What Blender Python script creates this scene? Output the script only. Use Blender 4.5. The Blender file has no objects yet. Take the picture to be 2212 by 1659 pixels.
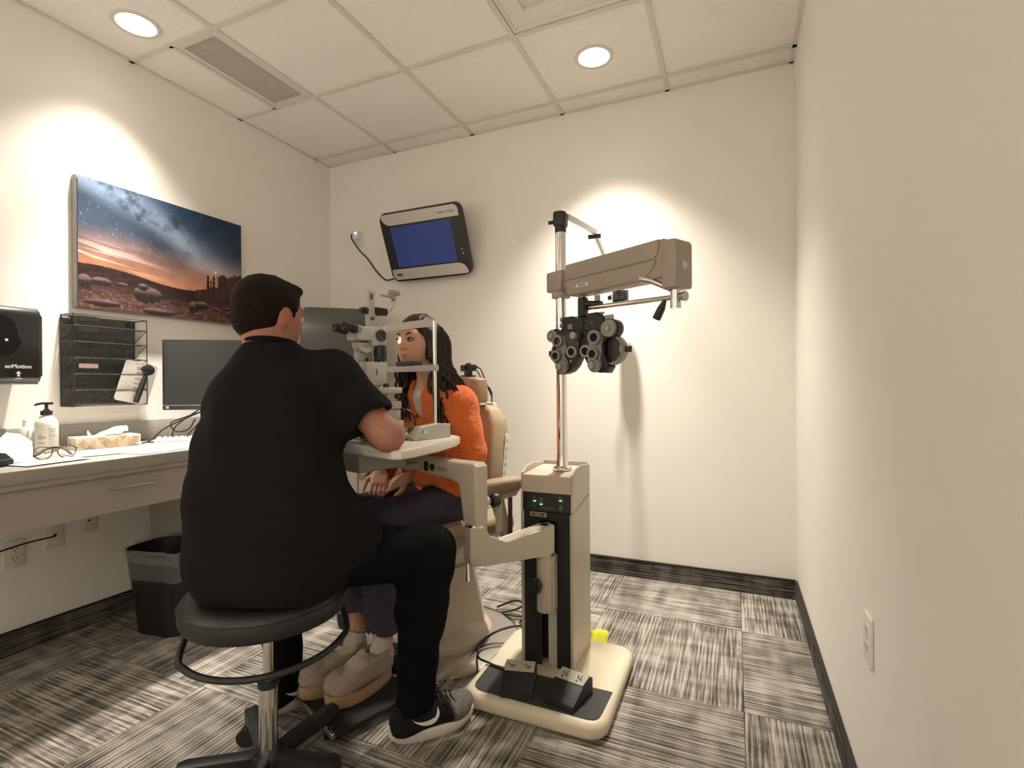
import bpy, bmesh, math, random
import numpy as np
from mathutils import Vector, Matrix, Euler
random.seed(7)
RNG = np.random.RandomState(11)
SC = bpy.context.scene
COL = SC.collection
D2R = math.pi / 180

# ---------------------------------------------------------------- camera, world, light levels, exposure
XL, XR, YB, YF, H = -2.765, 0.29, 2.965, -1.55, 2.74
cam_d = bpy.data.cameras.new('camera')
cam_d.sensor_width = 36.0
cam_d.lens = 1103.0 / 2212.0 * 36.0
cam_d.clip_start = 0.02
cam = bpy.data.objects.new('camera', cam_d)
COL.objects.link(cam)
_yaw, _roll = 23.5 * D2R, 0.42 * D2R
cam.matrix_world = (Matrix.Translation((0, 0, 1.11)) @ Matrix.Rotation(_yaw, 4, 'Z')
                    @ Matrix.Rotation(math.pi / 2, 4, 'X') @ Matrix.Rotation(-_roll, 4, 'Z'))
SC.camera = cam
world = bpy.data.worlds.new('world')
SC.world = world
world.use_nodes = True
world.node_tree.nodes['Background'].inputs[0].default_value = (1.0, 0.86, 0.70, 1)
world.node_tree.nodes['Background'].inputs[1].default_value = 0.02
SC.view_settings.view_transform = 'Standard'
SC.view_settings.look = 'None'
SC.view_settings.gamma = 1.0
SC.view_settings.use_curve_mapping = False
SC.view_settings.exposure = 1.0
SC.cycles.max_bounces = 7
SC.cycles.diffuse_bounces = 5
SC.cycles.glossy_bounces = 3
SC.cycles.transmission_bounces = 3
SC.cycles.use_denoising = True
SC.cycles.use_adaptive_sampling = True
SC.cycles.adaptive_threshold = 0.08
SC.cycles.adaptive_min_samples = 20
SC.cycles.transparent_max_bounces = 5
SC.cycles.sample_clamp_indirect = 6.0
SC.cycles.blur_glossy = 1.0
LAMP_COL = (1.0, 0.918, 0.805)
LAMP_R, LAMP_L, LAMP_FILL = 112.0, 56.0, 205.0
GLOW = 14.0

# ---------------------------------------------------------------- materials
MATS = {}
def mat(name, col, rough=0.5, metal=0.0, var=0.0, vscale=8.0, bump=0.0, bscale=60.0, spec=0.5, emit=None, es=0.0,
        alpha=1.0, coat=0.0, sheen=0.0, trans=0.0, vstretch=(1, 1, 1)):
    if name in MATS:
        return MATS[name]
    m = bpy.data.materials.new(name)
    m.use_nodes = True
    nt = m.node_tree
    b = nt.nodes['Principled BSDF']
    b.inputs['Base Color'].default_value = (*col, 1)
    b.inputs['Roughness'].default_value = rough
    b.inputs['Metallic'].default_value = metal
    b.inputs['Specular IOR Level'].default_value = spec
    b.inputs['Alpha'].default_value = alpha
    b.inputs['Coat Weight'].default_value = coat
    b.inputs['Sheen Weight'].default_value = sheen
    b.inputs['Transmission Weight'].default_value = trans
    if emit:
        b.inputs['Emission Color'].default_value = (*emit, 1)
        b.inputs['Emission Strength'].default_value = es
    if var or bump:
        tc = nt.nodes.new('ShaderNodeTexCoord')
        mp = nt.nodes.new('ShaderNodeMapping')
        mp.inputs['Scale'].default_value = vstretch
        nt.links.new(tc.outputs['Object'], mp.inputs['Vector'])
    if var:
        n = nt.nodes.new('ShaderNodeTexNoise')
        n.inputs['Scale'].default_value = vscale
        n.inputs['Detail'].default_value = 2
        nt.links.new(mp.outputs['Vector'], n.inputs['Vector'])
        mx = nt.nodes.new('ShaderNodeMix')
        mx.data_type = 'RGBA'
        mx.inputs[6].default_value = (*[max(0, c * (1 - var)) for c in col], 1)
        mx.inputs[7].default_value = (*[min(1, c * (1 + var)) for c in col], 1)
        nt.links.new(n.outputs['Fac'], mx.inputs[0])
        nt.links.new(mx.outputs[2], b.inputs['Base Color'])
    if bump:
        n2 = nt.nodes.new('ShaderNodeTexNoise')
        n2.inputs['Scale'].default_value = bscale
        n2.inputs['Detail'].default_value = 1
        nt.links.new(mp.outputs['Vector'], n2.inputs['Vector'])
        bp = nt.nodes.new('ShaderNodeBump')
        bp.inputs['Strength'].default_value = bump
        bp.inputs['Distance'].default_value = 0.01
        nt.links.new(n2.outputs['Fac'], bp.inputs['Height'])
        nt.links.new(bp.outputs['Normal'], b.inputs['Normal'])
    MATS[name] = m
    return m

def mat_attr(name, rough=0.6, attr='col', spec=0.4, bump=0.0, bscale=60.0, sss=0.0):
    if name in MATS:
        return MATS[name]
    m = bpy.data.materials.new(name)
    m.use_nodes = True
    nt = m.node_tree
    b = nt.nodes['Principled BSDF']
    a = nt.nodes.new('ShaderNodeAttribute')
    a.attribute_name = attr
    nt.links.new(a.outputs['Color'], b.inputs['Base Color'])
    b.inputs['Roughness'].default_value = rough
    b.inputs['Specular IOR Level'].default_value = spec
    if bump:
        tc = nt.nodes.new('ShaderNodeTexCoord')
        n2 = nt.nodes.new('ShaderNodeTexNoise')
        n2.inputs['Scale'].default_value = bscale
        nt.links.new(tc.outputs['Object'], n2.inputs['Vector'])
        bp = nt.nodes.new('ShaderNodeBump')
        bp.inputs['Strength'].default_value = bump
        bp.inputs['Distance'].default_value = 0.01
        nt.links.new(n2.outputs['Fac'], bp.inputs['Height'])
        nt.links.new(bp.outputs['Normal'], b.inputs['Normal'])
    MATS[name] = m
    return m

def carpet(name, gain=1.0, along=False):
    if name in MATS:
        return MATS[name]
    m = bpy.data.materials.new(name)
    m.use_nodes = True
    nt = m.node_tree
    N, L = nt.nodes, nt.links
    b = N['Principled BSDF']
    b.inputs['Roughness'].default_value = 0.95
    b.inputs['Specular IOR Level'].default_value = 0.1
    tc = N.new('ShaderNodeTexCoord')
    oi = N.new('ShaderNodeObjectInfo')
    mul = N.new('ShaderNodeMath'); mul.operation = 'MULTIPLY'; mul.inputs[1].default_value = 40
    L.new(oi.outputs['Random'], mul.inputs[0])
    def layer(sx, sy, detail=2):
        mp = N.new('ShaderNodeMapping')
        mp.inputs['Scale'].default_value = (sy, 1, sx) if along else (sx, sy, 1)
        L.new(tc.outputs['Object'], mp.inputs['Vector'])
        n = N.new('ShaderNodeTexNoise')
        n.noise_dimensions = '4D'
        n.inputs['Scale'].default_value = 1
        n.inputs['Detail'].default_value = detail
        L.new(mp.outputs['Vector'], n.inputs['Vector'])
        L.new(mul.outputs[0], n.inputs['W'])
        return n.outputs['Fac']
    fine = layer(150, 5.0, 3)
    wide = layer(48, 3.0, 1)
    bars = layer(5, 16, 1)
    grain = layer(420, 420, 1)
    def mathn(op, a, bb):
        n = N.new('ShaderNodeMath'); n.operation = op
        for i, q in enumerate((a, bb)):
            if isinstance(q, (int, float)):
                n.inputs[i].default_value = q
            else:
                L.new(q, n.inputs[i])
        return n.outputs[0]
    sx = N.new('ShaderNodeSeparateXYZ')
    L.new(tc.outputs['Object'], sx.inputs[0])
    ph_ = mathn('ADD', mathn('MULTIPLY', sx.outputs[2 if along else 0], 2 * math.pi / 0.0155), mathn('MULTIPLY', layer(14, 3.0, 1), 5.0))
    stripe = mathn('ADD', mathn('MULTIPLY', mathn('SINE', ph_, 0), 0.5), 0.5)
    s = mathn('ADD', mathn('MULTIPLY', fine, 0.64), mathn('MULTIPLY', wide, 0.22))
    s = mathn('ADD', s, mathn('MULTIPLY', stripe, 0.075))
    s = mathn('ADD', s, mathn('MULTIPLY', bars, 0.30))
    s = mathn('ADD', s, mathn('MULTIPLY', grain, 0.27))
    r = N.new('ShaderNodeValToRGB')
    e = r.color_ramp.elements
    e[0].position, e[1].position = 0.60, 0.86
    e[0].color = (0.055 * gain, 0.048 * gain, 0.041 * gain, 1)
    e[1].color = (0.42 * gain, 0.39 * gain, 0.345 * gain, 1)
    k = e.new(0.715); k.color = (0.165 * gain, 0.148 * gain, 0.126 * gain, 1)
    L.new(s, r.inputs['Fac'])
    L.new(r.outputs['Color'], b.inputs['Base Color'])
    bp = N.new('ShaderNodeBump'); bp.inputs['Strength'].default_value = 0.35; bp.inputs['Distance'].default_value = 0.004
    L.new(s, bp.inputs['Height'])
    L.new(bp.outputs['Normal'], b.inputs['Normal'])
    MATS[name] = m
    return m

WALL = mat('wall_paint', (0.86, 0.835, 0.785), 0.75, var=0.02, vscale=3, spec=0.2)
CREAM = mat('cream_enamel', (0.50, 0.44, 0.355), 0.38, var=0.03, vscale=5)
TAUPE = mat('taupe_enamel', (0.36, 0.30, 0.25), 0.45, var=0.03, vscale=6)
BLACK = mat('black_plastic', (0.016, 0.016, 0.017), 0.42, var=0.1, vscale=20)
MBLACK = mat('matte_black', (0.012, 0.012, 0.012), 0.75, var=0.15, vscale=30)
CHROME = mat('chrome', (0.80, 0.79, 0.77), 0.10, 1.0, var=0.03, vscale=3)
STEEL = mat('brushed_steel', (0.55, 0.54, 0.52), 0.33, 1.0, var=0.06, vscale=12)
LGREY = mat('light_grey_enamel', (0.52, 0.50, 0.46), 0.42, var=0.04, vscale=9)
DGREY = mat('dark_grey_plastic', (0.10, 0.10, 0.10), 0.5, var=0.08, vscale=14)
WHITE = mat('white_plastic', (0.78, 0.76, 0.71), 0.4, var=0.02, vscale=9)
PAPER = mat('white_paper', (0.84, 0.82, 0.78), 0.85, var=0.03, vscale=12, bump=0.1, bscale=40)
GLASSY = mat('dark_lens', (0.02, 0.022, 0.026), 0.06, var=0.1, vscale=30, coat=0.5)
PRINT = mat('dark_print', (0.03, 0.03, 0.032), 0.7, var=0.1, vscale=40)
WPRINT = mat('white_print', (0.75, 0.74, 0.72), 0.6, var=0.03, vscale=40)

# ---------------------------------------------------------------- mesh helpers
class MB:
    """collects shapes in one bmesh; build() links them as one mesh object"""
    def __init__(self):
        self.bm = bmesh.new()
    def _xf(self, verts, M):
        if M is not None:
            bmesh.ops.transform(self.bm, matrix=M, verts=verts)
    def box(self, c, s, bev=0.0, seg=2, M=None):
        r = bmesh.ops.create_cube(self.bm, size=1.0)
        vs = r['verts']
        for v in vs:
            v.co = Vector((v.co.x * s[0] + c[0], v.co.y * s[1] + c[1], v.co.z * s[2] + c[2]))
        if bev > 0:
            es = list({e for v in vs for e in v.link_edges})
            rr = bmesh.ops.bevel(self.bm, geom=es, offset=bev, segments=seg, affect='EDGES', profile=0.5)
            vs = list({v for f in rr['faces'] for v in f.verts} | {v for v in vs if v.is_valid})
            vs = [v for v in vs if v.is_valid]
        self._xf(vs, M)
        return self
    def cone(self, p0, p1, r0, r1=None, n=20, cap=True):
        r1 = r0 if r1 is None else r1
        p0, p1 = Vector(p0), Vector(p1)
        ax = (p1 - p0)
        q = Vector((0, 0, 1)).rotation_difference(ax.normalized()) if ax.length > 1e-9 else None
        rings = []
        for p, r in ((p0, r0), (p1, r1)):
            ring = []
            for i in range(n):
                a = 2 * math.pi * i / n
                d = Vector((math.cos(a) * r, math.sin(a) * r, 0))
                ring.append(self.bm.verts.new(p + (q @ d)))
            rings.append(ring)
        for i in range(n):
            self.bm.faces.new((rings[0][i], rings[0][(i + 1) % n], rings[1][(i + 1) % n], rings[1][i]))
        if cap:
            self.bm.faces.new(rings[0][::-1]); self.bm.faces.new(rings[1])
        return self
    def lathe(self, prof, n=28, M=None, cap=True):
        rings = []
        allv = []
        for r, z in prof:
            ring = [self.bm.verts.new((math.cos(2 * math.pi * i / n) * r, math.sin(2 * math.pi * i / n) * r, z)) for i in range(n)]
            rings.append(ring); allv += ring
        for k in range(len(rings) - 1):
            for i in range(n):
                self.bm.faces.new((rings[k][i], rings[k][(i + 1) % n], rings[k + 1][(i + 1) % n], rings[k + 1][i]))
        if cap:
            if prof[0][0] > 1e-6: self.bm.faces.new(rings[0][::-1])
            if prof[-1][0] > 1e-6: self.bm.faces.new(rings[-1])
        self._xf(allv, M)
        return self
    def tube(self, pts, r, n=8, closed=False, cap=True, flat=None):
        pts = [Vector(p) for p in pts]
        m = len(pts)
        rs = r if hasattr(r, '__len__') else [r] * m
        ref = None
        rings = []
        for i, p in enumerate(pts):
            if closed:
                t = (pts[(i + 1) % m] - pts[i - 1]).normalized()
            else:
                t = (pts[min(i + 1, m - 1)] - pts[max(i - 1, 0)]).normalized()
            if ref is None:
                ref = Vector((0, 0, 1)) if abs(t.z) < 0.9 else Vector((1, 0, 0))
            u = (ref - t * ref.dot(t)).normalized()
            ref = u
            w = t.cross(u)
            fl = flat or 1.0
            rings.append([self.bm.verts.new(p + (u * math.cos(2 * math.pi * k / n) + w * math.sin(2 * math.pi * k / n) * fl) * rs[i]) for k in range(n)])
        for i in range(m if closed else m - 1):
            a, b = rings[i], rings[(i + 1) % m]
            for k in range(n):
                self.bm.faces.new((a[k], a[(k + 1) % n], b[(k + 1) % n], b[k]))
        if cap and not closed:
            self.bm.faces.new(rings[0][::-1]); self.bm.faces.new(rings[-1])
        return self
    def prism(self, poly, z0, z1, M=None, bev=0.0, seg=2, scale_top=1.0):
        a = [self.bm.verts.new((x, y, z0)) for x, y in poly]
        cx = sum(p[0] for p in poly) / len(poly); cy = sum(p[1] for p in poly) / len(poly)
        b = [self.bm.verts.new((cx + (x - cx) * scale_top, cy + (y - cy) * scale_top, z1)) for x, y in poly]
        n = len(poly)
        fs = [self.bm.faces.new(a[::-1]), self.bm.faces.new(b)]
        for i in range(n):
            fs.append(self.bm.faces.new((a[i], a[(i + 1) % n], b[(i + 1) % n], b[i])))
        vs = a + b
        if bev > 0:
            es = list(set(fs[0].edges) | set(fs[1].edges))
            rr = bmesh.ops.bevel(self.bm, geom=es, offset=bev, segments=seg, affect='EDGES', profile=0.5)
            vs = list({v for f in rr['faces'] for v in f.verts} | {v for v in vs if v.is_valid})
            vs = list({v for v0 in vs for f in v0.link_faces for v in f.verts})
        self._xf(vs, M)
        return self
    def pillow(self, x0, x1, y0, y1, rad, z0, z1, b, M=None, n=8, k=6):
        """rounded slab with soft edges"""
        prof = [(b - b * math.sin(a), z0 + b - b * math.cos(a)) for a in [i * math.pi / 2 / k for i in range(k + 1)]]
        prof += [(b - b * math.cos(a), z1 - b + b * math.sin(a)) for a in [i * math.pi / 2 / k for i in range(k + 1)]]
        rings = []; allv = []
        for ins, z in prof:
            ring = [self.bm.verts.new((x, y, z)) for x, y in rrect(x0 + ins, x1 - ins, y0 + ins, y1 - ins, max(rad - ins, 0.002), n)]
            rings.append(ring); allv += ring
        N = len(rings[0])
        for q in range(len(rings) - 1):
            for i in range(N):
                self.bm.faces.new((rings[q][i], rings[q][(i + 1) % N], rings[q + 1][(i + 1) % N], rings[q + 1][i]))
        self.bm.faces.new(rings[0][::-1]); self.bm.faces.new(rings[-1])
        self._xf(allv, M)
        return self
    def ell(self, c, r, nu=16, nv=12, M=None):
        rr = bmesh.ops.create_uvsphere(self.bm, u_segments=nu, v_segments=nv, radius=1.0)
        for v in rr['verts']:
            v.co = Vector((v.co.x * r[0] + c[0], v.co.y * r[1] + c[1], v.co.z * r[2] + c[2]))
        self._xf(rr['verts'], M)
        return self
    def quad(self, *p):
        self.bm.faces.new([self.bm.verts.new(q) for q in p])
        return self
    def poly(self, vs, fs):
        bv = [self.bm.verts.new(v) for v in vs]
        for f in fs:
            self.bm.faces.new([bv[i] for i in f])
        return self
    def build(self, name, m, parent=None, ang=38, loc=None, rot=None, fix=True):
        if fix:
            bmesh.ops.recalc_face_normals(self.bm, faces=self.bm.faces)
        me = bpy.data.meshes.new(name)
        self.bm.to_mesh(me); self.bm.free()
        return link(name, me, m, parent, ang, loc, rot)

def link(name, me, m, parent=None, ang=38, loc=None, rot=None):
    me.materials.append(m)
    if ang:
        me.polygons.foreach_set('use_smooth', [True] * len(me.polygons))
        me.set_sharp_from_angle(angle=ang * D2R)
    o = bpy.data.objects.new(name, me)
    COL.objects.link(o)
    if loc is not None: o.location = loc
    if rot is not None: o.rotation_euler = rot
    if parent is not None: o.parent = parent
    return o

def thing(name, label, cat, loc=(0, 0, 0), rotz=0.0, group=None):
    o = bpy.data.objects.new(name, None)
    o.empty_display_size = 0.05
    COL.objects.link(o)
    o.location = loc
    o.rotation_euler = (0, 0, rotz)
    return tag(o, label, cat, group)

def tag(o, label, cat, group=None):
    o['label'] = label; o['category'] = cat
    if group: o['group'] = group
    return o

def struct(o):
    o['kind'] = 'structure'
    return o

def copy_part(src, parent, loc=None, rot=None, name=None):
    c = src.copy()
    COL.objects.link(c)
    c.parent = parent
    if loc is not None: c.location = loc
    if rot is not None: c.rotation_euler = rot
    return c

def text_obj(name, s, size, m, parent, M, align='CENTER', depth=0.0004, bold=0.0, shear=0.0, sx=1.0):
    cu = bpy.data.curves.new(name, 'FONT')
    cu.body = s; cu.size = size; cu.align_x = align; cu.align_y = 'CENTER'
    cu.extrude = depth; cu.offset = bold; cu.shear = shear; cu.resolution_u = 2
    tmp = bpy.data.objects.new('tmp', cu)
    COL.objects.link(tmp)
    dg = bpy.context.evaluated_depsgraph_get()
    me = bpy.data.meshes.new_from_object(tmp.evaluated_get(dg))
    bpy.data.objects.remove(tmp); bpy.data.curves.remove(cu)
    me.name = name
    me.transform(M @ Matrix.Diagonal((sx, 1, 1, 1)))
    return link(name, me, m, parent, 0)

def basis(o, x, y, z=None):
    """matrix from origin and two axes"""
    x = Vector(x).normalized(); y = Vector(y).normalized()
    z = x.cross(y).normalized() if z is None else Vector(z).normalized()
    M = Matrix.Identity(4)
    for i in range(3):
        M[i][0], M[i][1], M[i][2], M[i][3] = x[i], y[i], z[i], o[i]
    return M

def rrect(x0, x1, y0, y1, r, n=6):
    pts = []
    for cx, cy, a0 in ((x1 - r, y1 - r, 0), (x0 + r, y1 - r, 90), (x0 + r, y0 + r, 180), (x1 - r, y0 + r, 270)):
        for i in range(n + 1):
            a = (a0 + 90 * i / n) * D2R
            pts.append((cx + r * math.cos(a), cy + r * math.sin(a)))
    return pts

def bez(pts, n=8):
    """Catmull-Rom through points"""
    P = [Vector(p) for p in pts]
    P = [P[0] * 2 - P[1]] + P + [P[-1] * 2 - P[-2]]
    out = []
    for i in range(1, len(P) - 2):
        a, b, c, d = P[i - 1], P[i], P[i + 1], P[i + 2]
        for k in range(n):
            t = k / n
            out.append(0.5 * ((2 * b) + (c - a) * t + (2 * a - 5 * b + 4 * c - d) * t * t + (3 * b - a - 3 * c + d) * t ** 3))
    out.append(P[-2])
    return out

# ---------------------------------------------------------------- signed distance figures
def surface_nets(vals, lo, res):
    s = vals < 0
    nx, ny, nz = vals.shape
    cnt = np.zeros((nx - 1, ny - 1, nz - 1), np.int8)
    for i in (0, 1):
        for j in (0, 1):
            for k in (0, 1):
                cnt += s[i:nx - 1 + i, j:ny - 1 + j, k:nz - 1 + k]
    act = (cnt > 0) & (cnt < 8)
    I = np.argwhere(act)
    if len(I) == 0:
        return np.zeros((0, 3)), []
    idx = np.full(cnt.shape, -1, np.int64)
    idx[act] = np.arange(len(I))
    corner = {}
    for i in (0, 1):
        for j in (0, 1):
            for k in (0, 1):
                corner[(i, j, k)] = vals[I[:, 0] + i, I[:, 1] + j, I[:, 2] + k].astype(np.float64)
    acc = np.zeros((len(I), 3)); num = np.zeros(len(I))
    for a in corner:
        for ax in range(3):
            if a[ax] == 0:
                b = list(a); b[ax] = 1; b = tuple(b)
                va, vb = corner[a], corner[b]
                m = (va < 0) != (vb < 0)
                t = np.where(m, va / np.where(m, va - vb, 1), 0)
                t = np.clip(t, 0, 1)
                for q in range(3):
                    acc[:, q] += np.where(m, a[q] + (t if q == ax else 0), 0)
                num += m
    V = (I + acc / num[:, None]) * res + np.array(lo)
    F = []
    for ax in range(3):
        o1, o2 = [(1, 2), (2, 0), (0, 1)][ax]
        sl0 = [slice(None)] * 3; sl1 = [slice(None)] * 3
        sl0[ax] = slice(0, -1); sl1[ax] = slice(1, None)
        a, b = s[tuple(sl0)], s[tuple(sl1)]
        E = np.argwhere(a != b)
        ok = (E[:, o1] >= 1) & (E[:, o2] >= 1) & (E[:, o1] < vals.shape[o1] - 1) & (E[:, o2] < vals.shape[o2] - 1)
        E = E[ok]
        if not len(E): continue
        ins = a[E[:, 0], E[:, 1], E[:, 2]]
        q = []
        for d1, d2 in ((-1, -1), (0, -1), (0, 0), (-1, 0)):
            c = E.copy(); c[:, o1] += d1; c[:, o2] += d2
            q.append(idx[c[:, 0], c[:, 1], c[:, 2]])
        q = np.stack(q, 1)
        q[~ins] = q[~ins][:, ::-1]
        F.append(q[(q >= 0).all(1)])
    return V, np.concatenate(F)

def smin(a, b, k):
    if k <= 0: return np.minimum(a, b)
    h = np.maximum(k - np.abs(a - b), 0) / k
    return np.minimum(a, b) - h * h * k * 0.25

def smax(a, b, k):
    return -smin(-a, -b, k)

class Field:
    """list of primitives; each is evaluated only inside its own box"""
    def __init__(self, k=0.03):
        self.p = []; self.k = k; self.post = []
    def add(self, fn, lo, hi, k=None, op='u'):
        self.p.append((fn, np.array(lo, float), np.array(hi, float), self.k if k is None else k, op))
        return self
    def cap(self, a, b, ra, rb=None, k=None, op='u'):
        a = np.array(a, float); b = np.array(b, float); rb = ra if rb is None else rb
        ab = b - a; l2 = max(float(ab @ ab), 1e-12)
        def fn(X, Y, Z):
            t = np.clip(((X - a[0]) * ab[0] + (Y - a[1]) * ab[1] + (Z - a[2]) * ab[2]) / l2, 0, 1)
            return np.sqrt((X - a[0] - t * ab[0]) ** 2 + (Y - a[1] - t * ab[1]) ** 2 + (Z - a[2] - t * ab[2]) ** 2) - (ra + (rb - ra) * t)
        R = max(ra, rb)
        return self.add(fn, np.minimum(a, b) - R, np.maximum(a, b) + R, k, op)
    def chain(self, pts, rs, k=None):
        for i in range(len(pts) - 1):
            self.cap(pts[i], pts[i + 1], rs[i], rs[i + 1], k)
        return self
    def ell(self, c, r, R=None, k=None, op='u'):
        c = np.array(c, float); r = np.array(r, float)
        R = np.eye(3) if R is None else np.array(R, float)   # columns are the axes
        def fn(X, Y, Z):
            x, y, z = X - c[0], Y - c[1], Z - c[2]
            p = [(R[0, i] * x + R[1, i] * y + R[2, i] * z) / r[i] for i in range(3)]
            k0 = np.sqrt(p[0] ** 2 + p[1] ** 2 + p[2] ** 2) + 1e-9
            k1 = np.sqrt((p[0] / r[0]) ** 2 + (p[1] / r[1]) ** 2 + (p[2] / r[2]) ** 2) + 1e-9
            return k0 * (k0 - 1) / k1
        m = float(r.max())
        return self.add(fn, c - m, c + m, k, op)
    def rbox(self, c, h, rad, R=None, k=None, op='u'):
        c = np.array(c, float); h = np.array(h, float); R = np.eye(3) if R is None else np.array(R, float)
        def fn(X, Y, Z):
            x, y, z = X - c[0], Y - c[1], Z - c[2]
            q = [np.abs(R[0, i] * x + R[1, i] * y + R[2, i] * z) - (h[i] - rad) for i in range(3)]
            o = np.sqrt(sum(np.maximum(w, 0) ** 2 for w in q))
            return o + np.minimum(np.maximum(np.maximum(q[0], q[1]), q[2]), 0) - rad
        m = float(np.linalg.norm(h))
        return self.add(fn, c - m, c + m, k, op)
    def mesh(self, regions, warp=None):
        VV, FF, off = [], [], 0
        for lo, hi, res in regions:
            lo = np.array(lo, float); hi = np.array(hi, float)
            n = np.ceil((hi - lo) / res).astype(int) + 1
            g = [(lo[i] + np.arange(n[i]) * res).astype(np.float32) for i in range(3)]
            vals = np.full(n, 9.0, np.float32)
            for fn, plo, phi, k, op in self.p:
                mg = max(k, 0.0) + 3 * res + 0.012
                i0 = np.maximum(((plo - mg - lo) / res).astype(int), 0)
                i1 = np.minimum(((phi + mg - lo) / res).astype(int) + 2, n)
                if (i1 <= i0).any(): continue
                X = g[0][i0[0]:i1[0], None, None]; Y = g[1][None, i0[1]:i1[1], None]; Z = g[2][None, None, i0[2]:i1[2]]
                sub = vals[i0[0]:i1[0], i0[1]:i1[1], i0[2]:i1[2]]
                d = fn(X, Y, Z).astype(np.float32)
                if op == 'u': sub[...] = smin(sub, d, k)
                elif op == 's': sub[...] = smax(sub, -d, k)
                elif op == 'i': sub[...] = smax(sub, d, k)
            if warp is not None:
                near = np.argwhere(np.abs(vals) < 0.03)
                if len(near):
                    P = near * res + lo
                    vals[near[:, 0], near[:, 1], near[:, 2]] += warp(P[:, 0], P[:, 1], P[:, 2]).astype(np.float32)
            V, F = surface_nets(vals, lo, res)
            if len(V):
                VV.append(V); FF.append(np.asarray(F) + off); off += len(V)
        return np.concatenate(VV), np.concatenate(FF)

def mesh_obj(name, V, F, m, parent, origin=(0, 0, 0), colors=None, ang=180, relax=0):
    V = np.asarray(V, float) - np.array(origin)
    me = bpy.data.meshes.new(name)
    me.from_pydata(V.tolist(), [], np.asarray(F).tolist())
    me.update()
    if relax:
        bm = bmesh.new(); bm.from_mesh(me)
        for _ in range(relax):
            bmesh.ops.smooth_vert(bm, verts=bm.verts, factor=0.5, use_axis_x=True, use_axis_y=True, use_axis_z=True)
        bm.to_mesh(me); bm.free()
    if colors is not None:
        at = me.color_attributes.new('col', 'FLOAT_COLOR', 'POINT')
        c = np.ones((len(V), 4), np.float32); c[:, :3] = colors
        at.data.foreach_set('color', c.ravel())
    me.materials.append(m)
    me.polygons.foreach_set('use_smooth', [True] * len(me.polygons))
    o = bpy.data.objects.new(name, me)
    COL.objects.link(o)
    o.parent = parent
    return o

def vnoise(x, y, z=0.0, seed=0):
    """cheap smooth value noise, numpy"""
    x = np.asarray(x, float); y = np.asarray(y, float); z = np.zeros_like(x) + z
    xi, yi, zi = np.floor(x).astype(np.int64), np.floor(y).astype(np.int64), np.floor(z).astype(np.int64)
    fx, fy, fz = x - xi, y - yi, z - zi
    fx, fy, fz = [t * t * (3 - 2 * t) for t in (fx, fy, fz)]
    def h(a, b, c):
        n = (a * 374761393 + b * 668265263 + c * 2147483647 + seed * 974634777) & 0x7fffffff
        n = ((n ^ (n >> 13)) * 1274126177) & 0x7fffffff
        return ((n ^ (n >> 16)) & 0xffff) / 65535.0
    r = 0
    for a in (0, 1):
        for b in (0, 1):
            for c in (0, 1):
                r = r + h(xi + a, yi + b, zi + c) * (fx if a else 1 - fx) * (fy if b else 1 - fy) * (fz if c else 1 - fz)
    return r

def fbm(x, y, z=0.0, o=4, seed=0):
    r = 0; a = 0.5; t = 0
    for i in range(o):
        r = r + a * vnoise(np.asarray(x) * 2 ** i, np.asarray(y) * 2 ** i, np.asarray(z) * 2 ** i, seed + i); t += a; a *= 0.5
    return r / t
# ================================================================= THE ROOM
T = 0.08
def slab(name, x0, x1, y0, y1, z0, z1, m):
    return MB().box(((x0 + x1) / 2, (y0 + y1) / 2, (z0 + z1) / 2), (x1 - x0, y1 - y0, z1 - z0)).build(name, m, ang=0)

floor = struct(slab('floor', XL, XR, YF, YB, -0.06, -0.006, mat('floor_slab', (0.05, 0.045, 0.04), 0.9, var=0.1)))
CARPET = carpet('carpet_tile')
TS = 0.612
tile_me = None
xs0, ys0 = 0.024, 1.885
for i in range(-5, 1):
    for j in range(-6, 2):
        x0, x1 = xs0 + i * TS, xs0 + (i + 1) * TS
        y0, y1 = ys0 + j * TS, ys0 + (j + 1) * TS
        X0, X1 = max(x0, XL), min(x1, XR)
        Y0, Y1 = max(y0, YF), min(y1, YB)
        if X1 - X0 < 0.02 or Y1 - Y0 < 0.02: continue
        full = (X1 - X0 > TS - 0.002) and (Y1 - Y0 > TS - 0.002)
        turn = (i + j) % 2 == 0
        w, d = X1 - X0 - 0.0012, Y1 - Y0 - 0.0012
        if turn: w, d = d, w
        if full and tile_me is not None:
            o = bpy.data.objects.new('carpet_tile', tile_me)
            COL.objects.link(o)
        else:
            o = MB().box((0, 0, -0.003), (w, d, 0.006), 0.0012, 1).build('carpet_tile', CARPET)
            if full: tile_me = o.data
        o.location = ((X0 + X1) / 2, (Y0 + Y1) / 2, 0)
        o.rotation_euler = (0, 0, math.pi / 2 if turn else 0)
        o.parent = floor

wall_back = struct(slab('wall_back', XL - T, XR + T, YB, YB + T, 0, H, WALL))
wall_left = struct(slab('wall_left', XL - T, XL, YF, YB, 0, H, WALL))
wall_right = struct(slab('wall_right', XR, XR + T, YF, YB, 0, H, WALL))
wall_front = struct(slab('wall_front', XL - T, XR + T, YF - T, YF, 0, H, WALL))

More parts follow.
